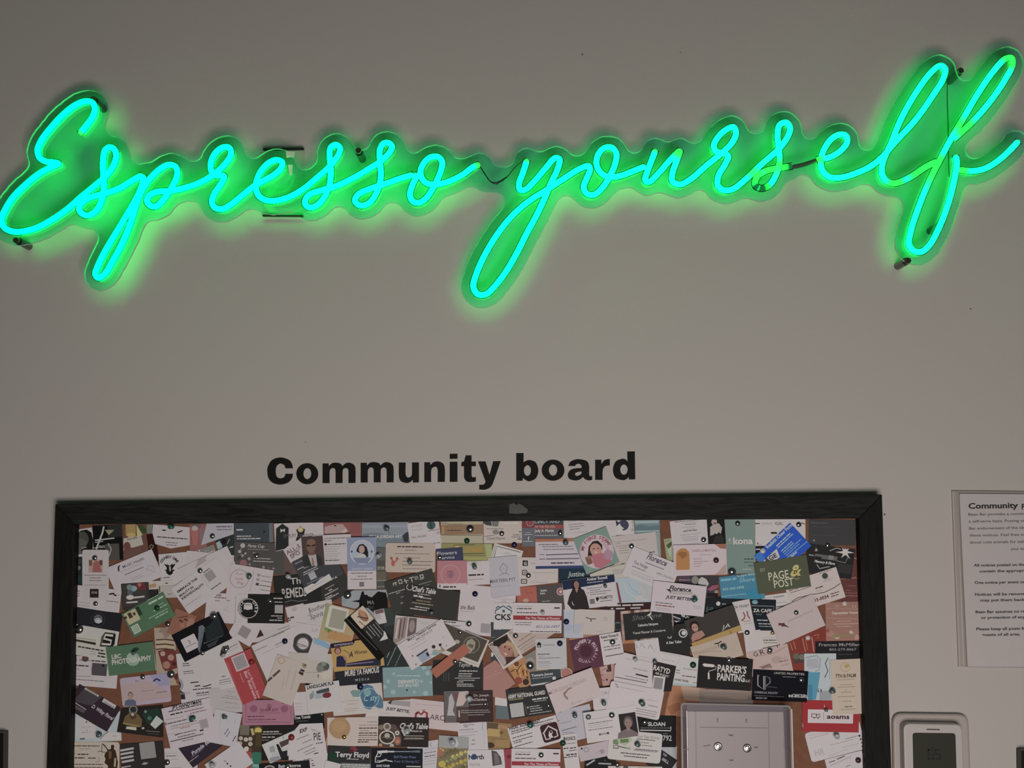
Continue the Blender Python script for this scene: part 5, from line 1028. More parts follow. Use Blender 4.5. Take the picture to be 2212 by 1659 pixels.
card('black card with a cream burger stamp, turned steeply', 610, 125, 1158, 775, 382, '2b2927', [P([(320, 368), (420, 285), (965, 935), (868, 1018)], '120f0f'), S([(360, 345), (845, 840)], 9, '5a5652'), R(612, 315, 275, 275, 'bca893', 0, 16), C(625, 300, 105, '8a5f4c', 62), C(610, 265, 90, 'a97a60', 34), S([(530, 310), (700, 340)], 16, '43302a'), L(560, 385, 130, '5b3a32', 14, 10), L(690, 470, 190, '8f9290', 11), L(730, 450, 240, '8f9290', 11), L(780, 430, 220, '8f9290', 11), L(820, 400, 210, '7a7e7c', 11), L(670, 540, 150, '8f9290', 11), P([(958, 500), (1018, 662), (882, 702), (945, 610)], 'b4b5b2')], p=8)
card('white badge corner with a round seal behind the burger stamp card', 790, 215, 950, 180, 230, 'b3a8a6', [C(860, 310, 45, 'a39896'), R(880, 230, 140, 60, '6a5550')], p=5)
card('large dark green card with pale slanting lines in the middle', 880, 180, 1420, 150, 980, '2a302e', [L(1000, 960, 260, '7f8884', 13, 62), L(1010, 1090, 330, '7f8884', 12, 62), L(1130, 1100, 280, '6d7672', 12, 62), P([(950, 0), (1200, 150), (1200, 400), (960, 480)], '363d3a'), S([(1050, 600), (1200, 640)], 12, '1b1f1e'), P([(1130, 240), (1230, 220), (1210, 300)], '141717')], p=4)
card('white house cleaning card with cartoon cleaners, tilted up', 1160, 765, 1870, 345, 465, 'b4a8ae', [T(1342, 705, 40, 520, "Mary's Cleaning Service", '4a4448', 'b'), T(1475, 695, 38, 300, '843-259-9177', '57505a'), L(1340, 805, 320, LT, 9), L(1390, 840, 300, LT, 9), P([(1480, 930), (1640, 830), (1700, 960), (1560, 1050)], '858d9b'), P([(1470, 930), (1640, 815), (1650, 835), (1480, 950)], '2c2b30'), R(1650, 910, 40, 60, '2c2f3a'), C(1745, 790, 30, '33302f'), P([(1700, 920), (1750, 830), (1800, 870), (1880, 880), (1800, 930)], '7a9090'), S([(1760, 850), (1860, 860), (1930, 870)], 24, 'a58a7c'), C(1850, 760, 24, '33302f'), P([(1850, 780), (1890, 800), (1940, 860), (1870, 870)], '8f7a6c'), P([(1560, 1060), (1790, 930), (1830, 960), (1620, 1100)], '33415f'), P([(1810, 930), (2020, 820), (2010, 860), (1830, 950)], 'b0a59c'), C(1410, 935, 14, '6d6468'), C(1465, 1070, 14, '6d6468'), C(1950, 775, 14, '8a8084'), C(1900, 640, 12, '9a9094'), C(1315, 1010, 10, '9a9094')], p=8)
card('card with two muted lipstick photos behind the cleaning card', 1140, 288, 1960, 372, 460, 'aea3a1', [P([(1150, 330), (1340, 310), (1290, 650), (1140, 745), (1090, 700)], '8a7672'), S([(1190, 350), (1140, 660)], 30, 'b3a19c'), S([(1230, 350), (1190, 660)], 16, '4f3a38'), S([(1290, 330), (1240, 640)], 16, '5d4644'), P([(1355, 325), (1480, 335), (1460, 570), (1320, 640)], '5f5150'), C(1400, 460, 45, '8f7b76', 100), T(1525, 425, 40, 150, 'CHARLI', 'a0959a'), L(1905, 388, 220, G, 14), L(1905, 440, 270, G, 12), L(1910, 470, 200, G, 11)], p=6)
card('white strip with three printed lines, right of the cleaning card', 1875, 360, 2260, 395, 160, 'b1a6a7', [L(1905, 388, 200, DK, 16), L(1905, 438, 270, G, 12), L(1910, 470, 190, G, 11)], p=6)
card('black media card with white brush lettering', 165, 1098, 965, 1030, 335, '27262b', [L(350, 1085, 440, '6a5f7a', 20), L(360, 1125, 430, '56506a', 14), T(330, 1262, 88, 560, 'MURE YA FAMOUS', 'bab4b2', 'bi', 2), T(500, 1338, 36, 225, 'M E D I A', '9d9896'), T(580, 1150, 26, 60, 'S.F', 'a8a2a0')], p=5)
card('teal card with pale snowflakes and upside-down lettering', 930, 1122, 1715, 1090, 480, '73898a', [L(1160, 1250, 380, '9aaeae', 14, -3), T(1510, 1310, 52, 335, 'CLEANERS', 'bcc6c5', 'b', 180), T(1510, 1375, 46, 335, 'ON THE GO', 'aebaba', 'b', 180), C(1320, 1480, 14, K)] + [C(x, y, r, '8a9e9f') for x, y, r in ((1110, 1220, 22), (1020, 1340, 28), (1590, 1120, 34), (1650, 1210, 36), (1550, 1340, 22), (1700, 1360, 22), (1100, 1510, 38), (1440, 1510, 24), (1620, 1530, 40), (970, 1430, 30))], p=7)
card('salmon paper strip between the cleaning and brown barn cards', 1690, 1165, 2235, 735, 160, '9c5c4a', [S([(1730, 1130), (2200, 760)], 6, 'a96c58')], p=7)

tile(*B4)
card('brown card with a barn emblem inside a thin ring, white border', -230, 370, 568, 686, 470, 'b0a59c', [P([(-200, 390), (540, 690), (385, 1035), (-330, 770)], '4a4039'), O(285, 760, 125, 9, '8a8175'), P([(190, 780), (210, 700), (290, 655), (350, 720), (330, 830), (260, 850)], '8a8372'), P([(215, 770), (260, 740), (320, 760), (300, 820)], '5d5648'), T(165, 860, 60, 130, 'SY', 'aaa294', 'b'), C(60, 710, 44, '9a9284', 30), C(110, 740, 28, '4a4039'), L(160, 990, 220, '8a8075', 12)], p=6)
card('dark upright card with white script name and centred lines', -330, 1000, 466, 1005, 560, '2c2b2b', [T(80, 1105, 70, 270, 'Taylor B', 'aaa5a2', 'i'), L(90, 1175, 290, WT, 15), L(80, 1220, 220, WT, 13), L(75, 1255, 210, WT, 13), S([(20, 1288), (420, 1290)], 9, WT), L(80, 1322, 260, WT, 11), L(55, 1350, 100, WT, 12), L(50, 1385, 250, WT, 13), L(50, 1415, 270, WT, 12)] + [L(-160 + 40 * k, 1330, 130, '55524f', 9, 90) for k in range(3)], p=5)
card('white roofing card with a teal roof over three letters', 640, 90, 1120, 95, 420, 'b3a9a9', [S([(660, 215), (790, 140), (930, 225)], 20, '3f5a66'), S([(670, 180), (710, 145), (740, 160)], 16, '2f4048'), S([(850, 150), (880, 140), (925, 180)], 16, '2f4048'), R(795, 222, 40, 45, '3f5a66'), S([(665, 215), (665, 265)], 14, '3f5a66'), S([(920, 220), (920, 270)], 14, '3f5a66'), T(652, 362, 92, 258, 'CKS', '2b3236', 'b'), T(815, 420, 34, 110, 'ROOFING', '9a9ea2')], p=5)
card('slate card with a small dark square logo, below the roofing card', 590, 400, 1010, 395, 620, '3c3d40', [R(705, 460, 130, 130, '23262a'), T(640, 475, 34, 120, 'NEW', 'a5a8aa', 'b'), T(640, 520, 34, 110, 'HOME', 'a5a8aa', 'b'), L(520, 640, 140, '77797c', 9), C(600, 915, 36, 'aeb0b2'), S([(480, 900), (600, 960)], 14, '1c1d20')], p=4)
card('white florist card with a red band and handwritten number, mid board', 948, 86, 1722, 96, 478, 'b5a8ab', [L(1005, 148, 240, LT, 12), L(1005, 182, 235, DK, 15), L(1005, 245, 330, '55494d', 17), R(1645, 172, 90, 20, K), R(1335, 330, 772, 70, '8d2f37'), T(1150, 348, 34, 540, 'For The Times of Flowers', 'c4a5a4', 'b'), L(975, 402, 275, G, 13), L(980, 438, 250, G, 13), T(1310, 492, 44, 385, '803-236-0497', '6a6a88', 'i', 1), L(1215, 545, 480, DK, 12), C(1420, 235, 45, 'bdb1b2')], p=7)
card('dark sliver of card along the right side of the red-banded card', 1700, 98, 1752, 98, 480, '4f4748', [], p=6)
card('photo of a smiling graduate in a dark cap, white border', 545, 752, 858, 555, 470, 'b3a9a6', [P([(560, 760), (845, 580), (1055, 925), (800, 1110)], '7d5a4f'), P([(630, 700), (850, 600), (870, 690), (740, 780), (640, 810)], '26221f'), P([(575, 770), (690, 780), (800, 950), (840, 1040), (800, 1100)], '9a8f8b'), C(835, 845, 105, '9f6e61', 122), P([(760, 800), (850, 690), (960, 740), (1040, 900), (980, 960), (930, 800), (840, 760)], 'a8896c'), R(815, 790, 34, 18, '3c2724', 28), R(885, 830, 34, 18, '3c2724', 28), P([(790, 880), (860, 905), (830, 930)], 'c0aaa2'), P([(830, 950), (960, 950), (1000, 960), (840, 1080)], '4a2f2a')], p=7, cat='photo', name='photo_card')
card('beige card with slanted print behind the graduate photo', 835, 568, 1440, 175, 425, 'a9958b', [T(900, 605, 46, 240, 'Pier Cult', '8a766c', 'i'), L(1040, 700, 310, '77655c', 11), L(1015, 800, 340, '77655c', 11), L(1060, 830, 270, '857369', 10), L(1110, 855, 230, '857369', 10)], p=6)
card('pale grey property card with a black house icon and navy pin', 1303, 665, 1792, 650, 492, 'a6a1a1', [P([(1318, 750), (1360, 708), (1402, 748), (1392, 750), (1392, 800), (1330, 800), (1330, 752)], '1f1d1d'), R(1360, 780, 34, 22, 'a6a1a1'), L(1430, 765, 175, G, 11), L(1340, 910, 195, DK, 13), L(1345, 945, 100, LT), L(1355, 975, 345, G, 11), L(1345, 1035, 180, G, 10), L(1345, 1062, 220, LT, 9), L(1345, 1090, 180, LT, 9), L(1345, 1118, 190, LT, 9)], p=7)
card('pale blue grey card behind the red-banded florist card', 1752, 190, 2060, 188, 460, '9fa0a7', [C(1810, 480, 90, '9498a8', 60)], p=4)
card('kraft card edge showing above the maroon plum card', 1840, 600, 2330, 570, 160, '9a7258', [], p=3)
card('pasta photo card with orange noodles and a chrome pin', 850, 1105, 1310, 830, 440, 'a5764f', [P([(1130, 930), (1300, 840), (1310, 1180), (1160, 1190)], '77706a')] + [S([(880 + 30 * k, 1130 + (k % 3) * 60), (960 + 28 * k, 1080 + (k % 2) * 60), (1000 + 26 * k, 1180 + (k % 4) * 40), (1080 + 10 * k, 1260)], 18, ('c79a62', '5b3222', 'b5713f')[k % 3]) for k in range(9)] + [C(1030, 1330, 60, '8a3f34'), C(1150, 1350, 50, '3a2a26'), C(1000, 1060, 40, '6a3a26'), C(1220, 1030, 70, '8c8078')], p=5, cat='photo', name='photo_card')
card('plain salmon pink paper with cut corners, lower middle', 470, 1115, 900, 960, 620, '9d7067', [S([(480, 1300), (760, 1190)], 7, 'aa8077'), S([(640, 1180), (680, 1170)], 9, 'b08a82'), S([(480, 1130), (560, 1040)], 6, '8a5f57')], p=6, poly=[(475, 1120), (660, 1000), (810, 1140), (985, 1370), (850, 1475), (835, 1620), (470, 1560)])
card('slate strip card with white name lettering, below the property card', 1205, 1192, 1710, 1140, 240, 'aaa4a2', [P([(1205, 1192), (1700, 1140), (1715, 1300), (1620, 1330), (1230, 1395)], '3a3f42'), T(1240, 1268, 38, 345, 'Tamara Jones', 'b8b6b4', 'b'), L(1250, 1298, 310, '8a8c8c', 12), R(1600, 1290, 50, 50, 'b0aeac')], p=6)
card('maroon card with lettering in a circle', 1835, 692, 2315, 600, 505, '573140', [C(2108, 860, 96, '4a2634'), O(2108, 860, 125, 5, '6d4552'), A(2108, 860, 165, "PLUMBER'S PLUM", -75, 80, 52, 'b59ca2'), A(2108, 860, 165, 'QUALITY', 215, 105, 46, 'a58b92')], p=6)
tile(*B4)
card('round orange sticker on the lower right of the maroon plum card', 1705, 1120, 1895, 1120, 190, 'a1685e', [O(1800, 1215, 88, 8, 'b3a39d')], p=7, cat='sticker', name='round_sticker', poly=[(1800 + 95 * math.cos(k * math.pi / 10), 1215 + 95 * math.sin(k * math.pi / 10)) for k in range(20)])

tile(*B5)
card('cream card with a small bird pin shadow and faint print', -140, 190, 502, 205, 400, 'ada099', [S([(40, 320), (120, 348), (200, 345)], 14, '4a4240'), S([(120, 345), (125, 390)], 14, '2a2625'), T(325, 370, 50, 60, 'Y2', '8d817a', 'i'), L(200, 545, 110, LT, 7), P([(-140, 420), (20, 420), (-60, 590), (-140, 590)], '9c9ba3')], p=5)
card('white contact card with a bold name and chrome pin, right of the maroon card', 250, 602, 592, 548, 490, 'b4a8aa', [T(285, 662, 40, 275, 'Robert Thomas III', K, 'b'), L(325, 695, 220, '4a4042', 14), L(325, 800, 270, G, 16), L(335, 845, 260, G, 16), S([(355, 945), (640, 895)], 14, '55494b')], p=7)
card('teal dark strip left of the black script card', 490, 212, 625, 200, 330, '414b50', [C(545, 330, 45, '5c6a70', 80), R(550, 470, 90, 90, '23292c')], p=3)
card('dusty pink floral card framing a black card with ribbon', 590, 225, 1420, 165, 520, '9a7b71', [C(660, 230, 60, 'b09484', 45), C(780, 230, 30, '5c302e'), C(860, 210, 34, 'b59a90'), C(1000, 210, 40, 'b59a90'), C(620, 400, 40, '8a6a60'), C(630, 560, 34, 'a9877a'), R(730, 770, 160, 240, 'a06a48'), C(880, 660, 30, '3c2726'), C(980, 655, 30, 'b59a90'), C(1100, 640, 34, 'b59a90'), C(1220, 620, 40, 'b08f86'), C(1320, 600, 34, '4a302e')], p=5)
card('black card with white script and a curled ribbon', 630, 272, 1400, 198, 420, '2a2728', [T(775, 375, 74, 480, 'Sharlene', '5c5c5c', 'i', 2), P([(1010, 290), (1070, 250), (1060, 180), (1080, 180), (1085, 270), (1060, 290), (1115, 365), (1090, 360), (1050, 300)], 'b0aaa6'), T(870, 470, 40, 325, 'Catherine Hampson', 'aaa4a2', 'b'), T(790, 592, 36, 525, 'Travel Planner & Concierge', '9a9492', 'b'), P([(1408, 360), (1450, 350), (1480, 600), (1440, 600)], '8d8886')], p=6)
card('black star tailor card with a white target ring', 1180, 600, 1720, 420, 500, '272525', [O(1590, 575, 62, 16, 'b4aeab'), C(1600, 570, 36, 'c0bab7'), T(1320, 748, 40, 255, 'A Star Tailor', 'b4aeab', 'b', -13), T(1345, 660, 60, 80, 'Cr', 'aaa4a2', 'b', -10), P([(1440, 370), (1540, 380), (1480, 400)], 'aaa4a2')], p=5, poly=[(1190, 640), (1480, 430), (1720, 400), (1700, 925), (1200, 870)])
card('black strip with a slanting white phone number', 1330, 235, 1770, 300, 190, '1c1d20', [T(1550, 295, 46, 200, '48-7145', 'b0aaa8', 'b', -20), S([(1370, 280), (1550, 350)], 18, '9a9aa0'), S([(1380, 300), (1540, 370)], 9, '4a4a66')], p=4)
card('black card with white swirls right of the pinkish diner card', 1900, 20, 2330, -30, 420, '1d2022', [T(1960, 210, 60, 110, 'Lo', '5a6a6c', 'i'), P([(2120, 80), (2170, 60), (2200, 110), (2140, 110)], 'aaa6a4'), P([(2150, 190), (2290, 130), (2300, 150), (2160, 205)], 'b4b0ae'), S([(1950, 230), (2050, 250)], 8, '8a8a8c')], p=4)
card('white card with thin spaced monogram letters', 812, 702, 1192, 648, 420, 'b2a7a9', [S([(820, 730), (865, 810)], 7, '6d6567'), S([(910, 790), (920, 730), (980, 810)], 7, '6d6567'), S([(1035, 820), (1065, 740), (1105, 830)], 7, '6d6567'), S([(1050, 790), (1090, 785)], 5, '6d6567'), S([(1120, 880), (1150, 820)], 6, '9a9092')], p=5)
card('white card with fine serif print and a wax-like pin, lower middle', 640, 885, 1180, 1005, 660, 'b3a6a8', [T(800, 980, 60, 60, 'R', 'a2979a'), L(650, 970, 130, LT, 10), L(870, 990, 250, LT, 12), L(790, 1130, 255, '8a7d80', 14), S([(835, 1225), (1030, 1272)], 24, '33292c'), L(670, 1250, 330, '7a6d70', 12), S([(505, 1270), (1010, 1365)], 12, '57494d'), L(1010, 1320, 20, DK), S([(510, 1400), (560, 1380), (530, 1420), (565, 1440), (520, 1450)], 9, '33292c'), L(600, 1450, 350, LT, 10)], p=6, poly=[(655, 880), (1180, 1008), (1110, 1100), (1110, 1475), (480, 1400), (500, 1090)])
card('dark brown card with bold letters and a plain white panel', 1095, 1018, 1482, 1100, 560, '272223', [T(1110, 1155, 78, 272, 'RATYD', 'b9b2b0', 'b', -3), T(1140, 1220, 34, 230, 'AIR BUDDY', 'a59e9c', 'b', -4), R(1200, 1372, 190, 230, 'b4abab', 4), R(1195, 1372, 140, 180, '7d7577', 4)], p=7, poly=[(1120, 1018), (1480, 1100), (1400, 1500), (1270, 1500), (1100, 1480), (1110, 1080)])
card('white strip card with fine lines, under the star tailor card', 1213, 858, 1692, 942, 260, 'b2a9a9', [L(1250, 890, 380, LT, 8), L(1260, 990, 200, LT, 8), S([(1500, 1030), (1690, 1040)], 6, LT)], p=6)
card('white card with a dark green pin, left of the painter card', 1480, 1030, 1850, 1075, 330, 'b0a8a6', [L(1590, 1135, 220, LT, 22), L(1480, 1160, 60, G, 16), L(1480, 1200, 60, G, 14), L(1570, 1250, 220, G, 20), L(1460, 1300, 220, LT, 10), T(1450, 1322, 30, 230, 'A.PARK TRAVEL', '4a4446', 'b', -3), L(1750, 1360, 60, G, 14), P([(1420, 1360), (1830, 1400), (1830, 1430), (1410, 1400)], '90a0a2')], p=6, poly=[(1480, 1080), (1560, 930), (1850, 970), (1830, 1430), (1415, 1395)])
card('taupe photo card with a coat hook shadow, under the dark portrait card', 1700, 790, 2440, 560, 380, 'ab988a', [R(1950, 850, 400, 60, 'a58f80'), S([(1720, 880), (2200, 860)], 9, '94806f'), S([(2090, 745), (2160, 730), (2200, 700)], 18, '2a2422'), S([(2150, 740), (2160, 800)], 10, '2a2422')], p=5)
card('dark portrait card of a woman with a gold band along its foot', 1603, 378, 2387, 113, 440, '3a3331', [P([(1720, 735), (2520, 435), (2545, 530), (1720, 850)], 'a4824f'), C(1770, 460, 78, '2a1b19', 84), C(1778, 485, 52, 'a37c6f', 66), R(1755, 480, 26, 10, '2a1b19'), R(1800, 478, 26, 10, '2a1b19'), P([(1720, 660), (1740, 590), (1800, 555), (1890, 530), (1940, 600), (1850, 670), (1740, 720)], 'a07265'), P([(1740, 700), (1930, 640), (1850, 690)], '5b2b28'), T(2200, 520, 60, 150, 'JA', 'a8a09a', 'i'), S([(2330, 540), (2370, 600)], 9, '2a2422')], p=6)
card('pink face photo left of the large white serif card', 255, 1105, 505, 1058, 320, 'a9827a', [C(370, 1160, 60, 'b0908a'), S([(310, 1160), (380, 1130)], 10, '6a4440'), P([(380, 1090), (440, 1070), (450, 1180), (400, 1190)], '4a2c2c'), C(390, 1170, 26, '5b3a38'), L(270, 1245, 60, '7a524c', 12), C(375, 1315, 16, '33201f'), S([(250, 1300), (340, 1330)], 9, '6a4440'), R(240, 1380, 40, 34, '1d1717')], p=5, cat='photo', name='photo_card')
card('pale pink card with faint spaced letters, tilted up', -610, 1395, 135, 1118, 490, 'b19e9d', [T(-545, 1560, 58, 640, 'MORGAN JORDAN', '9c8783'), P([(-320, 1525), (-230, 1440), (-160, 1440), (-240, 1480), (-290, 1560), (-240, 1600), (-250, 1640), (-310, 1580)], '8a6d63'), O(-173, 1695, 16, 5, '77686a'), S([(-140, 1690), (-20, 1640)], 8, '8a7a7c'), S([(50, 1640), (150, 1605)], 8, '8a7a7c')], p=8)

tile(*C5)
card('orange kraft sheet peeking out left of the clear plastic box', 1700, 60, 2180, 130, 500, 'a06c4e', [P([(1850, 80), (2180, 130), (2180, 330), (1900, 300)], 'a98a78'), P([(1620, 420), (1800, 350), (1900, 420), (1700, 560)], '8f5a40')], p=2, poly=[(1715, 55), (2250, 130), (2230, 600), (1590, 555), (1640, 300)])
card('white rounded card with a star pin and fine print, lower right of middle', 740, 0, 1588, 165, 480, 'b4a7ac', [S([(800, 50), (850, 70), (810, 90), (860, 110)], 10, '3b3436'), L(880, 105, 380, LT, 9), S([(800, -20), (1310, 30)], 12, '57494d'), L(1310, 300, 180, LT, 9), L(1330, 395, 150, G, 11), L(1120, 440, 360, G, 10), L(1130, 480, 340, G, 10), L(1130, 520, 330, G, 11), L(1150, 560, 240, LT, 9), L(1370, 90, 14, DK)], p=7, rd=50)
card('white card with the end of a serif name and a star pin', 430, 130, 1120, 70, 420, 'b3a6a7', [T(575, 232, 52, 178, 'ORD', '877b7e'), L(780, 475, 320, '8d8285', 14, 8), L(400, 475, 80, K, 12), C(530, 40, 26, '2a2425'), S([(620, 40), (740, 10)], 20, '8a7a7a')], p=6)
card('white card with a dark portrait of a woman at its right end', 288, 515, 1122, 392, 492, 'b3a8aa', [C(375, 580, 44, '31373b'), C(375, 580, 22, '7d858a'), L(365, 625, 400, LT, 9), L(370, 690, 390, G, 13), L(370, 720, 330, LT, 10), L(370, 755, 330, LT, 9), L(375, 795, 400, G, 12), R(620, 850, 160, 26, '8a8083'), C(560, 860, 18, '5d5457'), C(688, 838, 20, '4a4245'), R(1012, 690, 305, 380, 'bdb4b4'), R(1012, 690, 272, 345, '2b2526')] + bust(1010, 665, 165, '8a7068', '55494a', '6d5d5f') + [], p=8)
card('black card with white capitals and a number', 1148, 560, 1772, 562, 500, '1b1b1c', [T(1325, 722, 58, 275, 'SLOAN', 'b2aca9', 'b'), L(1210, 755, 470, '5d5a59', 14), S([(1200, 790), (1690, 800)], 16, 'aaa5a3'), S([(1560, 845), (1640, 845)], 9, '6d7a5c'), T(1562, 958, 84, 140, '792', 'b2aca9'), R(1690, 760, 12, 50, 'aaa5a3')], p=5)
card('white rounded card with green banknotes and a truck drawing', 716, 772, 1562, 852, 478, 'b0a6a2', [P([(765, 950), (830, 920), (860, 1000), (840, 1030), (770, 1010)], '6b7a5a'), P([(830, 920), (1040, 905), (1080, 950), (960, 1040), (860, 1000)], '9aa380'), R(950, 960, 130, 60, '5f7050', 10), R(815, 1058, 90, 55, '55504c'), R(815, 1055, 66, 36, 'a39b96'), S([(860, 1050), (950, 1070), (1050, 1085)], 16, '55504c'), R(1010, 1080, 70, 36, '8a9078'), T(1150, 905, 44, 360, 'Our Sign Drives', '77736c'), L(1150, 930, 290, DK, 11), L(1210, 985, 130, '6a6560', 12), L(1220, 1030, 170, '6a6560', 12), L(1120, 1090, 370, DK, 12), L(1100, 1108, 370, G, 11), L(890, 1150, 470, '3c3633', 14), L(940, 1200, 370, '3c3633', 14)], p=7, rd=55)
card('grey pink sketch card with a thin pentagon outline', 200, 1060, 690, 955, 240, 'a69699', [S([(300, 1090), (335, 1060), (380, 1085), (375, 1130), (320, 1135), (300, 1090)], 7, '55494d'), C(270, 1085, 16, '2f272a'), S([(490, 1170), (600, 1090)], 7, '857679'), C(595, 1130, 34, '8a7b7e')], p=5)
card('black card with white diagonal bars at the lower edge of the photo', 322, 1180, 820, 1205, 360, '1c1c1e', [S([(345, 1350), (480, 1265)], 24, '9a9796'), S([(535, 1320), (740, 1330)], 22, '908d8c'), C(640, 1270, 12, '4a4848'), R(1000, 1330, 140, 50, '5a2f30')], p=4)
card('black triangular card corner with white text beside the plastic box', 1480, 1060, 1792, 1272, 330, '252425', [T(1555, 1180, 34, 70, 'TOP', '9a9796', 'b'), T(1540, 1260, 40, 130, 'SELL', '9a9796', 'b')], p=4)
card('pale grey card behind the black triangular corner', 1540, 1040, 1790, 1050, 420, '9a9698', [], p=2)
card('beige card with dark dots at the lower edge, below the banknote card', 690, 1360, 1552, 1372, 300, 'ab9f97', [C(970, 1392, 42, '4a4341'), R(850, 1385, 80, 20, '8a7f7a'), R(1300, 1390, 260, 30, 'a89488')], p=6)

tile(*C1)
card('dark maroon card with two white labels, turned down to the right', 235, 55, 892, 438, 440, '33252c', [P([(130, 330), (340, 90), (600, 260), (420, 400)], '453d42'), T(420, 425, 58, 400, 'D. Wiley Floral', 'a89ba0', 'bi', -2), R(440, 168, 250, 72, 'b0a7a5'), L(345, 130, 200, '5a5052', 10), L(355, 160, 190, '5a5052', 10), R(710, 362, 230, 78, 'b0a7a5'), L(625, 335, 190, '5a5052', 10), L(640, 365, 180, '5a5052', 10), S([(135, 335), (340, 465)], 14, '9a9094'), P([(130, 360), (330, 480), (300, 520), (130, 430)], '55494e')], p=6)
card('pale blue grey card with an inset white panel, lower left', 108, 522, 885, 490, 470, 'a2a5ab', [R(330, 760, 320, 330, 'b0acae', 0, 20), R(350, 770, 230, 280, 'b3a9a9'), C(345, 660, 14, '5a5254'), L(260, 742, 160, LT, 10), L(270, 828, 140, LT, 11), C(350, 790, 8, G), R(280, 930, 80, 24, '55535a'), P([(560, 930), (640, 850), (700, 815), (850, 830), (900, 850), (900, 950), (530, 950)], 'b5abac'), S([(560, 930), (640, 850), (700, 815)], 10, '55494c'), L(760, 885, 60, LT)], p=4)
card('cream rounded law card with a bronze justice statue', 92, 975, 872, 980, 480, 'b3a394', [L(135, 1040, 420, '5a4c40', 17), L(230, 1088, 170, '8a7a6c', 10), R(160, 1165, 20, 20, '8a7a6c'), L(205, 1175, 170, '3b3028', 18), L(160, 1232, 160, '3b3028', 18), L(370, 1236, 130, '3b3028', 16), S([(540, 1215), (545, 1290), (490, 1300)], 8, '77685c'), L(120, 1335, 490, '4a3d33', 14), L(130, 1385, 480, '5a4c40', 13),
    P([(595, 1000), (640, 1030), (690, 1100), (735, 1090), (735, 1030), (775, 1022), (788, 1050), (780, 1090), (810, 1120), (830, 1220), (845, 1300), (835, 1400), (680, 1400), (690, 1360), (630, 1310), (650, 1250), (630, 1210), (640, 1160), (680, 1120), (650, 1070), (590, 1010)], '3a2a1d'), P([(700, 1120), (745, 1130), (740, 1240), (700, 1250)], '6a5136'), P([(790, 1230), (820, 1240), (810, 1380), (780, 1370)], 'a3917d'), S([(590, 1020), (590, 1140)], 9, '2a2018'), S([(525, 1140), (555, 1120), (590, 1140), (650, 1140)], 9, '2a2018')], p=6, rd=55)
card('dark card with four white text bars and a grey panel, lower left', 875, 1012, 1562, 960, 510, '2e2a29', [R(990, 1098, 220, 34, 'a39d9b', 6), R(990, 1158, 210, 34, 'a39d9b', 6), R(990, 1222, 210, 34, 'a39d9b', 6), R(1005, 1282, 200, 34, 'a39d9b', 6), R(1320, 1112, 245, 260, '847f7d', 3), P([(1220, 1340), (1260, 1300), (1335, 1310), (1290, 1340)], '8d8886'), S([(880, 1390), (1050, 1360)], 20, '9a9492')], p=5)
card('dark photo card of a hooded figure holding bread', 890, 432, 1580, 380, 520, '27221f', [C(1085, 500, 75, '33302f', 70), O(1090, 465, 60, 18, '77777a'), P([(920, 690), (960, 570), (1030, 520), (1090, 500), (1170, 540), (1230, 620), (1225, 740), (1080, 740)], '6b5638'), C(1085, 570, 50, '4a3a28'), C(1080, 540, 26, 'a59a8c'), S([(930, 680), (1190, 730)], 28, '8a7144'), P([(985, 730), (1140, 745), (1140, 795), (1100, 790), (970, 770)], 'b5ac98'), P([(1260, 470), (1500, 440), (1560, 600), (1320, 700), (1240, 560)], '23352c'), C(1350, 600, 34, '3f6a58'), C(1285, 495, 22, '6d7d74'), P([(1460, 560), (1572, 650), (1440, 772), (1358, 700)], 'a9aba3'), R(1245, 760, 40, 30, 'aaa69e', 20), S([(1290, 800), (1510, 820)], 16, '5a5a52'), S([(1320, 840), (1500, 860)], 10, '4a4844')], p=5, cat='photo', name='photo_card', poly=[(895, 445), (1560, 385), (1570, 900), (1520, 905), (828, 820)])
card('large lilac white handyman sheet with a bold black heading', 1535, 450, 2296, 272, 672, 'b2a3ac', [T(1700, 470, 56, 495, "JP'S HANDYMAN", '171416', 'bi'), L(1650, 500, 560, '4a4248', 16), L(1680, 548, 200, '2f282c', 20), L(1900, 500, 320, '7d5a66', 16), L(2000, 525, 260, '7d5a66', 14), S([(1610, 630), (1890, 570), (1890, 610)], 7, '8a7d84'), T(1550, 722, 34, 90, 'EZ', '3a3236', 'b'), L(1640, 690, 320, '4a4248', 16), L(1690, 735, 420, G, 12), L(1690, 775, 460, 'a08a72', 14), L(1840, 765, 160, 'a06a6a', 14), L(1750, 870, 70, DK, 14), L(1780, 860, 330, '4a4248', 12), L(1800, 905, 290, '4a4248', 12), S([(1680, 975), (2080, 880)], 14, '4a4248'), L(1870, 968, 190, G, 12), S([(1550, 870), (1900, 830)], 6, 'a08c72'), R(2215, 690, 130, 140, '8f8588'), L(2150, 800, 60, DK, 26), L(2080, 880, 130, DK, 14), S([(1590, 910), (1660, 1050)], 6, '9a8f94'), S([(2130, 930), (2080, 980)], 6, '9a8f94')], p=7)
card('white card with a chrome pin under the handyman sheet', 1585, 1080, 2100, 1060, 460, 'b1a6a4', [L(1615, 1205, 160, '5d5355', 15), L(1590, 1165, 200, LT, 10), L(1680, 1255, 130, LT, 10), L(1610, 1395, 250, LT, 10)], p=4)

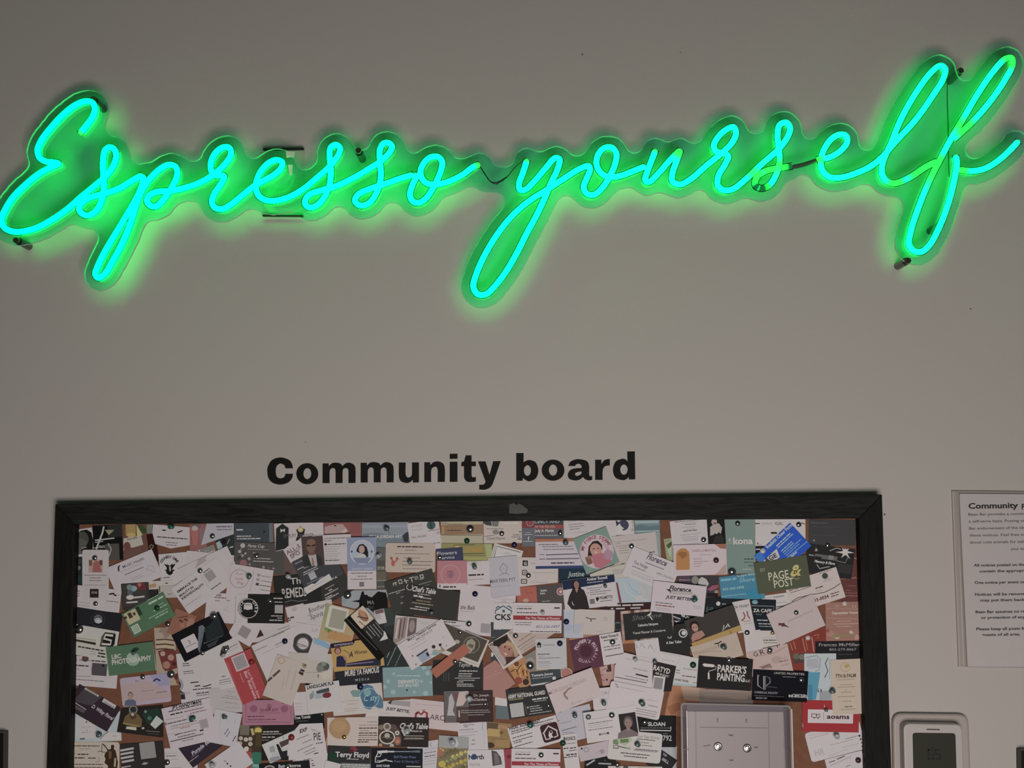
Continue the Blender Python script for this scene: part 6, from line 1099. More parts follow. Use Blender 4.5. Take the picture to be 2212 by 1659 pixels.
tile(*C2)
card('dark purple card with a white script title, turned up', -300, 1022, 262, 600, 462, '302631', [P([(250, 600), (320, 700), (280, 760), (230, 690)], '2f2a48'), T(-30, 1195, 56, 520, 'Purple Basket', 'a99fa6', 'bi'), L(-50, 1230, 250, '6d626a', 9), S([(370, 1010), (420, 960)], 24, '4a3f4a'), L(-120, 1330, 230, '8a7f86', 14)], p=6)
card('blank greyish card with faint sloping lines, left of the red card', 225, 130, 760, 90, 410, 'a69b99', [L(480, 240, 210, '857a78', 10, -12), L(425, 265, 290, '857a78', 10, -12), L(490, 345, 210, '857a78', 10, -12), L(495, 425, 230, '8f8482', 9, -8), L(530, 170, 130, '8f8482', 9, -12)], p=5)
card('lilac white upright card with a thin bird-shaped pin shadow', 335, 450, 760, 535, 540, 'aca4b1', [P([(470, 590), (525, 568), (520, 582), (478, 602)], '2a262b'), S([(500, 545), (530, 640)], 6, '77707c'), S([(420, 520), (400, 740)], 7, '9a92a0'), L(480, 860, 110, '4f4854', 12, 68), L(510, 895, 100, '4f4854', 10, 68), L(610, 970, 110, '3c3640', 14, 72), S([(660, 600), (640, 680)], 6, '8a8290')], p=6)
card('mauve pink card with a dark inner frame and crests', 760, 310, 1580, 300, 405, '9d6979', [S([(822, 360), (815, 660), (1535, 668), (1540, 365), (1390, 360)], 8, '6d4052'), L(960, 305, 370, '4a2a3a', 16), C(945, 450, 60, '875066', 56), C(1435, 450, 60, '875066', 56), C(1190, 410, 40, '8a546a', 40), R(1190, 450, 50, 60, '7a465c'), T(1040, 490, 40, 300, 'QUILT JOY', '6a3a50', 'b'), L(1030, 520, 330, '7a4a5e', 9), L(845, 575, 265, '6a3a50', 18), L(850, 625, 450, '6a3a50', 15)], p=7, rd=26)
card('white strip card right of the mauve crest card', 1570, 190, 1805, 175, 370, 'b1a5a4', [L(1600, 370, 130, LT, 8), L(1610, 420, 110, LT, 8), L(1600, 470, 120, LT, 8)], p=6)
card('black night sky travel card with tiny stars', 1280, 300, 2052, 268, 490, '17191b', [C(1970, 388, 14, 'aaaaaa'), C(2030, 545, 12, '999a9a'), T(1590, 620, 46, 260, 'True Travels', 'b0adab', 'b', 3), L(1620, 650, 190, '5a5a5a', 11), P([(1840, 520), (1900, 480), (1850, 560)], '4a5c58'), C(1880, 470, 30, '3a4a48', 14)], p=4)
card('tall photo card of white round shapes and a lemon, above a red label', 665, 700, 1085, 720, 720, '3d3027', [R(800, 780, 150, 180, '6a6054'), S([(690, 720), (680, 1150)], 12, '8d8278'), C(1010, 790, 70, '5c5030'), C(1015, 795, 56, 'c2a552', 46), P([(890, 770), (930, 760), (960, 860), (920, 880)], 'a89a60'), R(1020, 940, 90, 230, '4a3f26'), C(740, 920, 34, 'a89c8a'), C(820, 940, 36, 'b0a592'), C(890, 930, 34, 'a89c8a'), C(730, 1000, 34, '94897c'), C(810, 1010, 38, '4a2c26'), C(890, 1010, 36, 'a89c8a'), C(830, 1090, 40, 'b5aba0'), C(740, 1090, 34, '83786c'), C(890, 1100, 30, '6a3c36'), R(780, 1310, 330, 290, '4c6b5a'), R(830, 1260, 150, 260, '97473c'), R(1000, 1230, 160, 180, '2f6a58'), T(760, 1275, 44, 165, 'Coastal', 'c0aaa0', 'bi'), R(1000, 1360, 150, 60, '6a9a8a')], p=5, cat='photo', name='photo_card')
card('dark brown card with white lines right of the lemon photo', 1060, 715, 1620, 705, 560, '231f1e', [L(1095, 818, 250, 'aaa4a0', 18), L(1080, 855, 310, 'aaa4a0', 11), L(1060, 905, 220, '8d8783', 24), L(1070, 950, 120, '6d6864', 14)], p=4)
card('white card with a small kitchen photo, tilted up', 1072, 1025, 1610, 785, 330, 'b1aba7', [P([(1190, 1060), (1270, 1030), (1290, 1130), (1210, 1150)], '8c8a8a'), P([(1350, 985), (1510, 920), (1500, 1010), (1380, 1070)], '4a3c3a'), P([(1300, 1020), (1340, 1010), (1400, 1130), (1480, 1110), (1480, 1250), (1390, 1280)], '26222a'), P([(1230, 1150), (1330, 1120), (1340, 1200), (1240, 1230)], 'a5a3a1'), C(1415, 910, 16, '8a8480'), P([(1200, 1230), (1350, 1200), (1390, 1290), (1190, 1300)], '85858a'), S([(1380, 1100), (1500, 1080)], 9, '9a9492')], p=6)
card('white card with bold initials and slanted lines', 1590, 755, 2040, 678, 620, 'b3a8a8', [T(1680, 838, 54, 135, 'EXP', '2a2324', 'bi', 8), P([(1840, 760), (1920, 780), (1990, 800), (1880, 810)], 'a59a8c'), T(1905, 955, 118, 112, 'PIE', '33292b', '', -4), L(1935, 1005, 120, DK, 14), L(1630, 940, 210, G, 12, 12), L(1720, 1000, 160, G, 12, 14), L(1640, 1125, 270, G, 11, 14), L(1740, 1150, 200, G, 11, 14), L(1770, 1185, 180, G, 11, 14), S([(1905, 1170), (1975, 1150)], 14, K)], p=7, poly=[(1610, 770), (1680, 690), (2040, 678), (2115, 1160), (1830, 1230), (1500, 1270), (1500, 980)])
card('black name card at the lower edge below the kitchen photo card', 1025, 1335, 1832, 1268, 400, '1d1c1e', [T(1340, 1392, 52, 355, 'Betty Monroe', 'a8a2a0', 'b', -2), C(1195, 1400, 85, '8a8482', 50), C(1195, 1410, 60, '4a3a36', 40)], p=8)
card('white card with text beginnings at the lower edge, under the initials card', 1560, 1240, 2125, 1160, 400, 'b2a7a6', [T(1530, 1285, 34, 75, 'TAG', '5a5052'), L(1740, 1265, 120, '6a5f61', 16), L(1860, 1275, 30, DK), L(1865, 1330, 40, DK), L(1870, 1360, 50, DK), R(2115, 1340, 40, 120, '9a9492')], p=6)
card('white card turned up at the lower edge, left of the lemon photo', 160, 1340, 700, 965, 420, 'b1a6a8', [C(295, 1345, 70, 'a2989b', 40), S([(470, 1275), (510, 1300)], 12, G), C(525, 1325, 14, K), C(575, 1365, 14, DK)], p=5)

tile(*C3)
card('off-white card with a blue watercolour blot in a thin ring', 115, 98, 915, 35, 470, 'b1a59f', [P([(415, 180), (460, 150), (560, 155), (600, 230), (560, 260), (460, 260)], '6d8380'), C(570, 95, 46, '3c4f66', 40), P([(580, 100), (680, 60), (770, 90), (830, 200), (900, 240), (945, 340), (940, 440), (880, 445), (800, 410), (730, 465), (650, 440), (600, 330), (570, 220)], '4b6c80'), C(720, 330, 90, '3d5a75'), C(690, 190, 60, '6f949a'), O(720, 280, 155, 8, 'a5c0c4'), T(640, 330, 90, 220, 'C sty', '8fb4ba', 'i'), L(175, 355, 155, 'a08c86', 12), L(350, 330, 210, 'a08c86', 9), L(370, 380, 170, 'a08c86', 9), L(310, 460, 250, 'a08c86', 9), L(330, 490, 200, 'a08c86', 9)], p=6)
card('second diner slogan card, lower and partly covered', 640, 395, 1500, 440, 300, 'b2a6a4', [T(980, 462, 46, 410, 'JUST BETTER', K, 'bi', -6), P([(1010, 350), (1060, 320), (1370, 330), (1370, 420), (1050, 380)], '8d8583'), P([(1010, 350), (1090, 310), (1060, 380)], '3a3534'), L(870, 520, 180, LT, 8)], p=5, poly=[(700, 400), (940, 330), (1380, 300), (1500, 420), (1460, 600), (650, 600)])
card('blush card with a red heart-shaped letter and grey capitals', 1380, 285, 2190, 372, 445, 'b29f9e', [L(1450, 375, 430, '9a8688', 8, 2), T(1680, 618, 84, 235, 'ARC', '57484a'), S([(1460, 600), (1462, 530), (1500, 500), (1545, 545), (1590, 495), (1640, 520), (1635, 600)], 34, '8a2f38'), S([(1500, 600), (1545, 560), (1590, 600)], 22, 'b8a8a8'), S([(1560, 480), (1610, 460)], 9, '8a2f38'), C(1480, 520, 20, '5a2a30')], p=5)
card('beige card with a round copper coin and dense text', 50, 590, 862, 582, 460, 'b1a199', [C(248, 758, 172, 'a17c5a'), C(240, 730, 120, 'a8845f', 90), R(265, 590, 190, 30, 'a18062'), L(690, 660, 160, G, 10), L(560, 712, 300, '8a6f66', 11), L(555, 760, 290, '4a3a36', 17), L(570, 800, 150, '8a6f66', 11), L(555, 838, 290, '4a3a36', 16), L(550, 875, 300, '4a3a36', 14), L(550, 910, 280, '8a6f66', 11), L(540, 945, 310, '4a3a36', 14), L(535, 980, 180, '33282a', 16)], p=5)
card('copper brown card edge below the coin card', 40, 900, 400, 960, 130, '9c7a64', [], p=4)
card('dark restaurant card with a soup bowl photo and white script', 868, 572, 1672, 592, 475, '2b2423', [P([(868, 720), (950, 680), (1080, 690), (1190, 760), (1240, 900), (1220, 1045), (868, 1040)], '4a3c38'), C(1005, 735, 60, 'aaa096'), C(1005, 735, 42, '6a5a4c'), C(910, 745, 40, '7d6a56'), C(1110, 750, 50, '5a4640'), C(1005, 905, 128, 'b5aaa0', 112), C(1005, 905, 108, '3b322b', 92), C(1005, 880, 44, '9a938a'), S([(920, 900), (1090, 920)], 14, '6d6255'), C(1165, 835, 36, 'b8aea5'), C(1165, 835, 14, '2b2423'), C(1170, 960, 52, '8f5f4c', 70), C(1170, 970, 30, 'a8735c'), T(1208, 762, 84, 445, "Chef's Table", 'bdb5b0', 'bi'), L(1380, 805, 180, '8a8078', 24), P([(1225, 790), (1260, 755), (1350, 745), (1400, 790), (1275, 880)], 'a8a09b'), S([(1270, 880), (1590, 885), (1590, 930), (1270, 930)], 10, 'a59a8c'), L(1290, 908, 270, '6d6255', 14), C(900, 1030, 30, 'a8795c'), C(1080, 1040, 34, 'a39a90')], p=7)
card('dark grey florist card with a rose and bold white name', 62, 1035, 745, 1065, 290, '2c2c2e', [C(470, 1095, 58, '7a3138', 44), C(440, 1120, 30, '5c2228'), P([(60, 1180), (120, 1140), (240, 1180), (220, 1290), (120, 1300)], '20392d'), T(180, 1215, 80, 535, 'Terry Floyd', 'beb8b5', 'b', 1), L(360, 1248, 190, 'a59f9c', 13), L(280, 1340, 460, '9a9a9a', 14), L(290, 1365, 430, '8a8a8a', 12)], p=6)
card('grey list card at the lower edge below the rose card', 268, 1312, 745, 1325, 200, '6d6c6e', [L(290, 1340, 440, 'b0adab', 16), L(300, 1372, 420, 'b0adab', 14)], p=7)
card('white paper corner below the rose card at the lower edge', 30, 1270, 270, 1330, 260, 'b3a8a5', [], p=7)
card('black pressure washing card with a white spray wand', 752, 1075, 1572, 1085, 440, '181b23', [S([(850, 1140), (1010, 1130)], 40, 'b8b5b4'), S([(1010, 1132), (1120, 1132)], 26, 'a5a3a3'), S([(1120, 1132), (1370, 1132)], 16, '77797d'), P([(1370, 1122), (1530, 1110), (1530, 1150), (1370, 1142)], '5a6068'), S([(860, 1150), (820, 1230), (815, 1300), (880, 1300), (980, 1270), (1090, 1290)], 16, 'b0aeae'), S([(880, 1160), (915, 1170), (890, 1210), (840, 1215)], 14, 'b0aeae'), S([(840, 1270), (900, 1280), (1000, 1250)], 10, 'a5a3a3'), T(1110, 1235, 42, 355, 'Bell Power Press', '626d84', 'i'), T(1110, 1305, 40, 410, 'Power & Cleaning LLC', '56617a', 'i'), T(830, 1375, 34, 215, 'DAVE TONER', 'a8a6a6', 'bi'), S([(1310, 1368), (1540, 1372)], 16, 'b5b3b2')], p=7)
card('lilac white card with a crescent mark and grey lines', 1320, 1022, 1815, 940, 560, 'ada5af', [S([(1710, 990), (1685, 1020), (1710, 1055)], 9, '6a6370'), L(1600, 1105, 200, 'a09aa6', 26), L(1595, 1160, 190, G, 14), L(1600, 1215, 180, '57505e', 16), L(1590, 1255, 200, LT, 10), L(1590, 1300, 190, LT, 10), L(1590, 1345, 180, LT, 10), R(1420, 1055, 120, 50, '9a9c9c')], p=6)
card('garden photo card full of small yellow flowers', 1830, 868, 2310, 905, 640, '76694f', [P([(1830, 870), (2310, 905), (2290, 1080), (1830, 1080)], '8d8a88'), P([(1800, 1080), (1900, 1060), (1890, 1200), (1790, 1230)], '9a5f4c')] + [C(1860 + (k * 97) % 420, 1090 + (k * 61) % 330, 16 + (k * 7) % 22, ('a8923f', '5d5a34', 'b5a45a', '6a5b45', '8c8a5c')[k % 5]) for k in range(34)] + [C(1880, 1330, 60, 'b09a45', 50), P([(1970, 960), (2020, 900), (2110, 930), (2145, 1010), (2110, 1060)], 'aaa6a4')], p=6, cat='photo', name='photo_card')
card('dark brown card with a couple photo on its left half', 1905, 168, 2686, 152, 505, '38292b', [P([(1905, 170), (2290, 160), (2310, 420), (2120, 430), (2110, 660), (1930, 672)], '5d5654'), P([(1990, 260), (2030, 205), (2050, 260), (2080, 360), (2050, 480), (2090, 560), (1960, 560), (1980, 400)], '9d9794'), P([(2060, 200), (2150, 190), (2130, 300), (2090, 330)], '6a4a48'), P([(2150, 180), (2300, 170), (2310, 240), (2210, 400), (2100, 410)], 'b39d98'), P([(2110, 430), (2300, 420), (2300, 640), (2120, 650)], '4c3a36'), R(2152, 530, 18, 110, 'b5a9a6'), T(2385, 255, 36, 240, 'Dr. Joseph', 'aaa09e'), T(2330, 325, 40, 260, 'McClendon', 'b0a6a4'), S([(2320, 388), (2610, 375)], 10, '9a908e'), L(2180, 480, 450, '948a88', 11), L(2180, 512, 470, '948a88', 11), L(2290, 550, 260, '948a88', 11)], p=6)
card('torn white paper between the couple card and the army recruiting card', 660, 250, 860, 170, 240, 'b4aaa8', [], p=5, poly=[(2064 + 660, 250), (2064 + 820, 170), (2064 + 860, 240), (2064 + 850, 412), (2064 + 655, 390)])
card('slate blue card edge left of the army recruiting card', 2064 + 675, 395, 2064 + 920, 405, 215, '5b6165', [], p=4)

tile(*C4)
card('dark army recruiting card with bold white and gold heading', 825, 150, 1645, 35, 475, '2e2c2c', [R(1000, 215, 260, 34, '57534f', 0), T(868, 298, 60, 600, 'ARMY NATIONAL GUARD', 'bab3aa', 'b'), S([(880, 315), (1110, 285)], 12, '9c8a52'), R(1010, 470, 215, 220, '9c9794'), S([(1130, 380), (1170, 540)], 6, '6d6a68'), L(1250, 305, 250, 'b0aaa7', 22), L(1280, 335, 200, '85807e', 14), L(1210, 420, 160, 'a39e9c', 13), L(1215, 455, 190, 'a39e9c', 13), L(1220, 492, 200, 'a39e9c', 13), L(1200, 535, 360, '8a8583', 14), C(1180, 430, 18, '8a8583')], p=6)
card('white agreement card with a maroon house emblem', 853, 765, 1622, 548, 430, 'b3a9a9', [T(892, 795, 40, 510, 'FINAL AGREEMENT', '33292b', 'b'), L(915, 818, 400, '4a4042', 14), L(920, 850, 300, '4a4042', 13), L(1260, 700, 350, '4a4042', 13), L(1270, 735, 300, G, 11), L(935, 920, 330, DK, 12), L(945, 972, 320, DK, 12), L(960, 1000, 130, DK, 12), L(975, 1055, 290, DK, 12), R(1540, 825, 285, 290, '3b2024', 0, 50), S([(1425, 850), (1505, 725), (1650, 800)], 24, 'b8aaaa'), S([(1440, 850), (1470, 940), (1545, 925)], 20, 'b8aaaa'), S([(1640, 810), (1660, 880), (1600, 905)], 20, 'b8aaaa'), P([(1510, 880), (1520, 810), (1560, 790), (1580, 830), (1560, 860), (1590, 905), (1530, 920)], 'b8aaaa'), C(1550, 820, 18, '3b2024')], p=7)
card('grey lilac card with a clear star pin, below the pale pink spaced-letter card', 1620, 505, 2160, 368, 520, 'a19aa0', [S([(1690, 685), (1880, 645)], 10, '7d7579'), S([(1715, 800), (1960, 735)], 12, '655d61'), S([(1730, 830), (1910, 825)], 10, '857d81'), C(1670, 640, 10, '55494d')], p=5)
card('yellow brown street photo card, left of the agreement card', 520, 655, 925, 690, 440, '8b6d49', [R(620, 730, 180, 110, '5c4a38'), R(780, 740, 150, 60, 'a0785a'), R(640, 830, 200, 120, 'a88a58'), C(760, 830, 30, '6a5238'), C(580, 1030, 70, '3f3326', 46), R(780, 1000, 240, 120, '96764e'), S([(600, 930), (840, 940)], 12, '7a5f40')], p=4, cat='photo', name='photo_card')
card('lilac lined card left of the street photo', 60, 685, 522, 655, 480, 'b0a6b0', [L(150, 712, 180, G, 12), L(170, 738, 60, G), L(90, 790, 230, G, 11), L(110, 830, 280, LT, 11), L(110, 880, 240, LT, 11), L(290, 950, 60, G, 12), L(280, 1015, 60, G, 12), S([(455, 670), (458, 800)], 8, '857a82'), S([(490, 665), (485, 1060)], 6, '9a8f98'), P([(90, 910), (240, 930), (240, 1100), (120, 1110)], '918c9a')], p=5)
card('white card with a blue globe in its name, lower edge', 215, 1112, 810, 1095, 420, 'b2a8aa', [T(238, 1258, 72, 245, 'North', '33343a', 'b'), C(325, 1215, 46, '33405c'), T(250, 1362, 56, 170, 'home', '8a8488', 'i'), P([(600, 1110), (680, 1130), (750, 1220), (770, 1335), (620, 1362)], '4b4345'), P([(640, 1150), (700, 1170), (740, 1320), (660, 1340)], '6a5f60')], p=6)
card('red card edge left of the lower red-banded florist card', 795, 1098, 930, 1085, 420, '8d3b47', [C(880, 1210, 34, '6a2632')], p=6)
card('second florist card with a red band, at the lower edge', 922, 1082, 1702, 1095, 478, 'b4a7aa', [L(980, 1140, 240, LT, 12), L(980, 1175, 235, DK, 15), L(980, 1238, 330, '55494d', 17), R(1630, 1165, 90, 20, K), R(1312, 1325, 776, 66, '8d2f37'), T(1130, 1345, 34, 540, 'For The Times of Flowers', 'c4a5a4', 'b')], p=8)
card('narrow white card with a green note mark', 1715, 865, 1950, 838, 620, 'b1a7a5', [T(1752, 962, 54, 192, 'PHONICS', '3a3234', 'b'), S([(1765, 900), (1770, 990)], 9, '2f3a38'), L(1780, 1010, 170, G, 11), L(1750, 1085, 80, '3a3234', 18), L(1850, 1078, 100, '3a3234', 16), L(1840, 1120, 120, '55494b', 12), L(1790, 1188, 170, '2f2829', 20), L(1750, 1228, 215, '55494b', 15)], p=7)

tile(*C6)
card('red card with a white label in lower case letters', 468, 370, 1545, 388, 598, '96272c', [R(1000, 682, 858, 256, 'b8a8a8', 0, 6), S([(650, 630), (640, 690), (690, 700), (680, 720), (730, 690)], 14, '4a2a2e'), S([(650, 632), (740, 632), (735, 690)], 12, '4a2a2e'), S([(720, 660), (800, 635), (800, 690), (770, 700), (775, 725), (740, 695)], 14, '4a2a2e'), S([(870, 600), (875, 750)], 6, '5a3a3e'), T(930, 722, 86, 430, 'aoams', '4a2428', 'b'), P([(880, 450), (945, 580), (880, 560)], 'c08a88'), P([(450, 800), (475, 800), (490, 900), (460, 880)], '8a6f68')], p=6)
card('white rounded card with grey initials, tilted, under the red label card', 505, 1005, 1535, 738, 570, 'b2a7a8', [T(715, 1435, 120, 185, 'HR', '9a8f91', '', -3), S([(580, 1040), (950, 1000)], 6, LT), L(610, 1100, 360, 'a0908f', 14), L(1280, 1110, 260, G, 11), L(1000, 1225, 450, 'a3907f', 13), L(1220, 1275, 330, LT, 10), C(1550, 1048, 20, '3a3234'), C(1572, 1112, 18, '3a3234'), C(1590, 1178, 16, '6d6466'), C(1608, 1248, 20, '3a3234'), S([(970, 1440), (1340, 1290)], 6, LT)], p=5, rd=70)
card('lilac white card in the lower right corner of the board', 890, 1500, 1590, 1325, 520, 'b2a6aa', [S([(970, 1555), (1090, 1515)], 16, '55494c'), S([(1120, 1495), (1270, 1430)], 18, '4a4042'), S([(1000, 1615), (1390, 1440)], 10, '857a7c'), S([(1290, 1640), (1380, 1600)], 12, '6d6264')], p=6)
tile(*B4)
build_cards()

# ------------------------------------------------------------------ push pins
tile(*A1); pin(478, 700, 'silver'); pin(490, 1428, 'silver', .9); pin(1715, 205, 'teal'); 
tile(*A2); pin(285, 352, 'silver'); pin(985, 668, 'silver'); pin(880, 985, 'star'); pin(1505, 1000, 'pale'); pin(90, 905, 'silver')
tile(*A3); pin(1840, 690, 'silver'); pin(1360, 758, 'star'); pin(372, 1292, 'silver', 1.5); pin(1010, 225, 'star'); pin(885, 650, 'pale')
tile(*A4); pin(262, 238, 'silver', 1.5); pin(210, 428, 'green'); pin(765, 312, 'silver'); pin(965, 490, 'navy'); pin(1698, 302, 'silver'); pin(1775, 462, 'star'); pin(1190, 980, 'silver'); pin(335, 850, 'star'); pin(340, 1275, 'navy')
tile(*A5); pin(768, 512, 'silver'); pin(1915, 410, 'silver'); pin(2115, 738, 'maroon'); pin(1762, 1372, 'teal'); pin(345, 1140, 'star', .7)
tile(*A6); pin(348, 135, 'silver'); pin(1205, 150, 'silver'); pin(1612, 440, 'silver'); pin(268, 808, 'silver', 1.5); pin(1160, 815, 'gold', .6); pin(700, 520, 'white'); 
tile(*B1); pin(232, 512, 'silver', 1.6); pin(1468, 170, 'green'); pin(1120, 870, 'star', .8); pin(1240, 1272, 'silver', .9); pin(1690, 1225, 'silver', 1.5); pin(1640, 430, 'silver'); 
tile(*B2); pin(1200, 60, 'silver'); pin(308, 300, 'silver', 1.4); pin(125, 888, 'silver', .9); pin(1440, 700, 'navy'); pin(495, 830, 'silver'); pin(905, 1030, 'red')
tile(*B3); pin(1715, 235, 'star', .8); pin(2165, 555, 'silver', .9); pin(2085, 1025, 'silver', .9)
tile(*B4); pin(242, 420, 'silver', 1.1); pin(985, 612, 'silver'); pin(1795, 390, 'navy'); pin(1690, 735, 'navy'); pin(1215, 1085, 'silver', 1.5); pin(1420, 240, 'pale', .8)
tile(*B5); pin(465, 712, 'silver', 1.1); pin(812, 975, 'pale', .8); pin(1748, 1078, 'green', 1.1); pin(1130, 1020, 'star', .8)
tile(*B6); pin(480, 495, 'silver'); pin(1850, 88, 'white', .9); pin(1335, 570, 'white', .9); pin(800, 742, 'silver'); pin(228, 882, 'silver'); pin(1242, 1162, 'silver'); pin(1660, 1322, 'star'); pin(1170, 215, 'silver', .9); pin(840, 500, 'gold', .7); pin(130, 690, 'star')
tile(*C1); pin(2052, 588, 'teal'); pin(560, 855, 'star'); pin(1630, 1300, 'silver', 1.1)
tile(*C2); pin(1545, 905, 'red', 1.1); pin(300, 1350, 'pale'); pin(500, 580, 'star', .8); pin(1480, 1380, 'silver')
tile(*C3); pin(1320, 810, 'pale', 1.2); pin(2060, 985, 'pale', 1.2); pin(320, 900, 'gold', .8); pin(575, 100, 'navy', 1.1)
tile(*C4); pin(1205, 700, 'teal', 1.1); pin(1392, 1185, 'silver'); pin(1930, 560, 'star'); pin(235, 270, 'pale', 1.2); pin(1740, 995, 'green'); pin(500, 375, 'silver', .7); pin(1510, 400, 'silver', .7)
tile(*C5); pin(748, 548, 'silver', 1.1); pin(1272, 662, 'silver'); pin(1212, 338, 'star', 1.1); pin(620, 355, 'star'); pin(1142, 1010, 'star'); pin(838, 1340, 'silver')
tile(*C6); pin(1110, 1010, 'pale', 1.1); pin(1525, 1510, 'maroon', 1.0); pin(910, 560, 'star', .7)

pin_mats = {
    'silver': plain('chrome_pin', (0.75, 0.75, 0.76), 0.12, 1.0),
    'teal': plain('teal_pin', (0.03, 0.13, 0.12), 0.25), 'navy': plain('navy_pin', (0.012, 0.016, 0.06), 0.25), 'green': plain('green_pin', (0.012, 0.06, 0.03), 0.25),
    'red': plain('red_pin', (0.25, 0.03, 0.03), 0.25), 'maroon': plain('maroon_pin', (0.07, 0.02, 0.03), 0.3), 'white': plain('white_pin', (0.72, 0.70, 0.66), 0.3),
    'pale': plain('pale_blue_pin', (0.42, 0.47, 0.52), 0.25), 'gold': plain('brass_pin', (0.6, 0.45, 0.18), 0.25, 0.9), 'star': plain('smoked_clear_pin', (0.10, 0.15, 0.15), 0.15)}
PIN_WORD = {'silver': 'chrome thumbtack', 'teal': 'dark teal pin', 'navy': 'navy blue pin', 'green': 'dark green pin', 'red': 'red pin', 'maroon': 'dark maroon pin', 'white': 'white pin', 'pale': 'pale bluish pin', 'gold': 'brass pin', 'star': 'smoked clear push pin'}
dome_v, dome_f = lathe([(0.0044, 0.0), (0.0046, 0.0004), (0.0043, 0.0011), (0.0035, 0.0020), (0.0022, 0.0027), (0.0008, 0.0030)], 16)
push_v, push_f = lathe([(0.0036, 0.0), (0.0038, 0.0008), (0.0030, 0.0016), (0.0019, 0.0025), (0.0018, 0.0065), (0.0026, 0.0078), (0.0038, 0.0085), (0.0038, 0.0096), (0.0034, 0.0100)], 14)
_pin_mesh = {}
used_on = {}
def pin_mesh(kind, vs_, fs_):
    if kind not in _pin_mesh:
        me = bpy.data.meshes.new('push_pin_' + kind)
        me.from_pydata([(x, -z, y) for x, y, z in vs_], [], fs_)
        me.materials.append(pin_mats[kind]); me.polygons.foreach_set('use_smooth', [True] * len(me.polygons)); me.update()
        _pin_mesh[kind] = me
    return _pin_mesh[kind]
for px, py, kind, sc in PINS:
    top, host = Y_BACK, None
    for c in CARDS:
        if 'yf' in c and _in(c['quad_px'], (px, py)) and c['yf'] < top:
            top, host = c['yf'], c
    push = kind in ('star', 'pale', 'teal')
    me = pin_mesh(kind, push_v if push else dome_v, push_f if push else dome_f)
    o = bpy.data.objects.new('push_pin' if push else 'thumbtack', me); COL.objects.link(o)
    # seat the base on the card; a tack also has a steel point that runs into the board
    p = at(px, py, top - 0.0003)
    o.location = p
    o.scale = [sc or 1.0] * 3
    if push:
        o.rotation_euler = (random.uniform(-.25, .25), 0, random.uniform(-.25, .25))
        o.location.y -= 0.0006
    if host is None:
        host = min((c for c in CARDS if 'yf' in c), key=lambda c: min((px - q_[0]) ** 2 + (py - q_[1]) ** 2 for q_ in c['quad_px']))
        on = 'cork beside the ' + host['label'].split(',')[0]
    else:
        on = 'the ' + host['label'].split(',')[0]
    lab = '%s in %s' % (PIN_WORD[kind], on)
    wds = lab.split()
    if len(wds) > 16: lab = ' '.join(wds[:16])
    used_on[lab] = used_on.get(lab, 0) + 1
    if used_on[lab] > 1: lab = ('lower ', 'third ')[used_on[lab] - 2] + lab
    tag(o, lab, 'pin', 'pins on the notice board')

# ------------------------------------------------------------------ clear plastic box on the board
tile(1440, 1490, 6.9125)
def q_at(pts, y): return [at(TX[0] + a_ / TX[2], TX[1] + b_ / TX[2], y) for a_, b_ in pts]
m_pl, nt, b = new_mat('clear_plastic_box'); nt.nodes.remove(b)
out = nt.nodes['Material Output']
tr = nt.nodes.new('ShaderNodeBsdfTransparent'); tr.inputs[0].default_value = (0.90, 0.89, 0.92, 1)
gl = nt.nodes.new('ShaderNodeBsdfGlossy'); gl.inputs['Roughness'].default_value = 0.18; gl.inputs['Color'].default_value = (0.9, 0.9, 0.95, 1)
df = nt.nodes.new('ShaderNodeBsdfDiffuse'); df.inputs['Color'].default_value = (0.55, 0.54, 0.58, 1)
m1 = nt.nodes.new('ShaderNodeMixShader'); m1.inputs[0].default_value = 0.22
m2 = nt.nodes.new('ShaderNodeMixShader'); m2.inputs[0].default_value = 0.08
nt.links.new(tr.outputs[0], m1.inputs[1]); nt.links.new(df.outputs[0], m1.inputs[2]); nt.links.new(m1.outputs[0], m2.inputs[1]); nt.links.new(gl.outputs[0], m2.inputs[2]); nt.links.new(m2.outputs[0], out.inputs[0])
m_pl2 = plain('box_rim_plastic', (0.31, 0.295, 0.31), 0.5, spec=0.2)
m_bk = plain('box_back_plastic', (0.34, 0.305, 0.315), 0.4)
m_dark = plain('box_mark', (0.05, 0.045, 0.045), 0.4)
YB0 = -0.0165; YF0 = -0.046
BOT = 2100
outer_f = [(205, 190), (1855, 232), (1905, BOT), (232, BOT)]
fcorn = rounded_quad(outer_f, 60, 4)
base_c = q_at([(1050, BOT)], YB0)[0]
boxo = empty('plastic_box', base_c)
tag(boxo, 'clear plastic leaflet box fixed to the lower right of the notice board', 'box')
# back plate
bp_ = q_at([(300, 215), (1790, 250), (1830, BOT), (330, BOT)], YB0)
v, f = prism(bp_, [p + Vector((0, 0.0022, 0)) for p in bp_]); mesh_obj('back_plate', v, f, m_bk, boxo, origin=base_c)
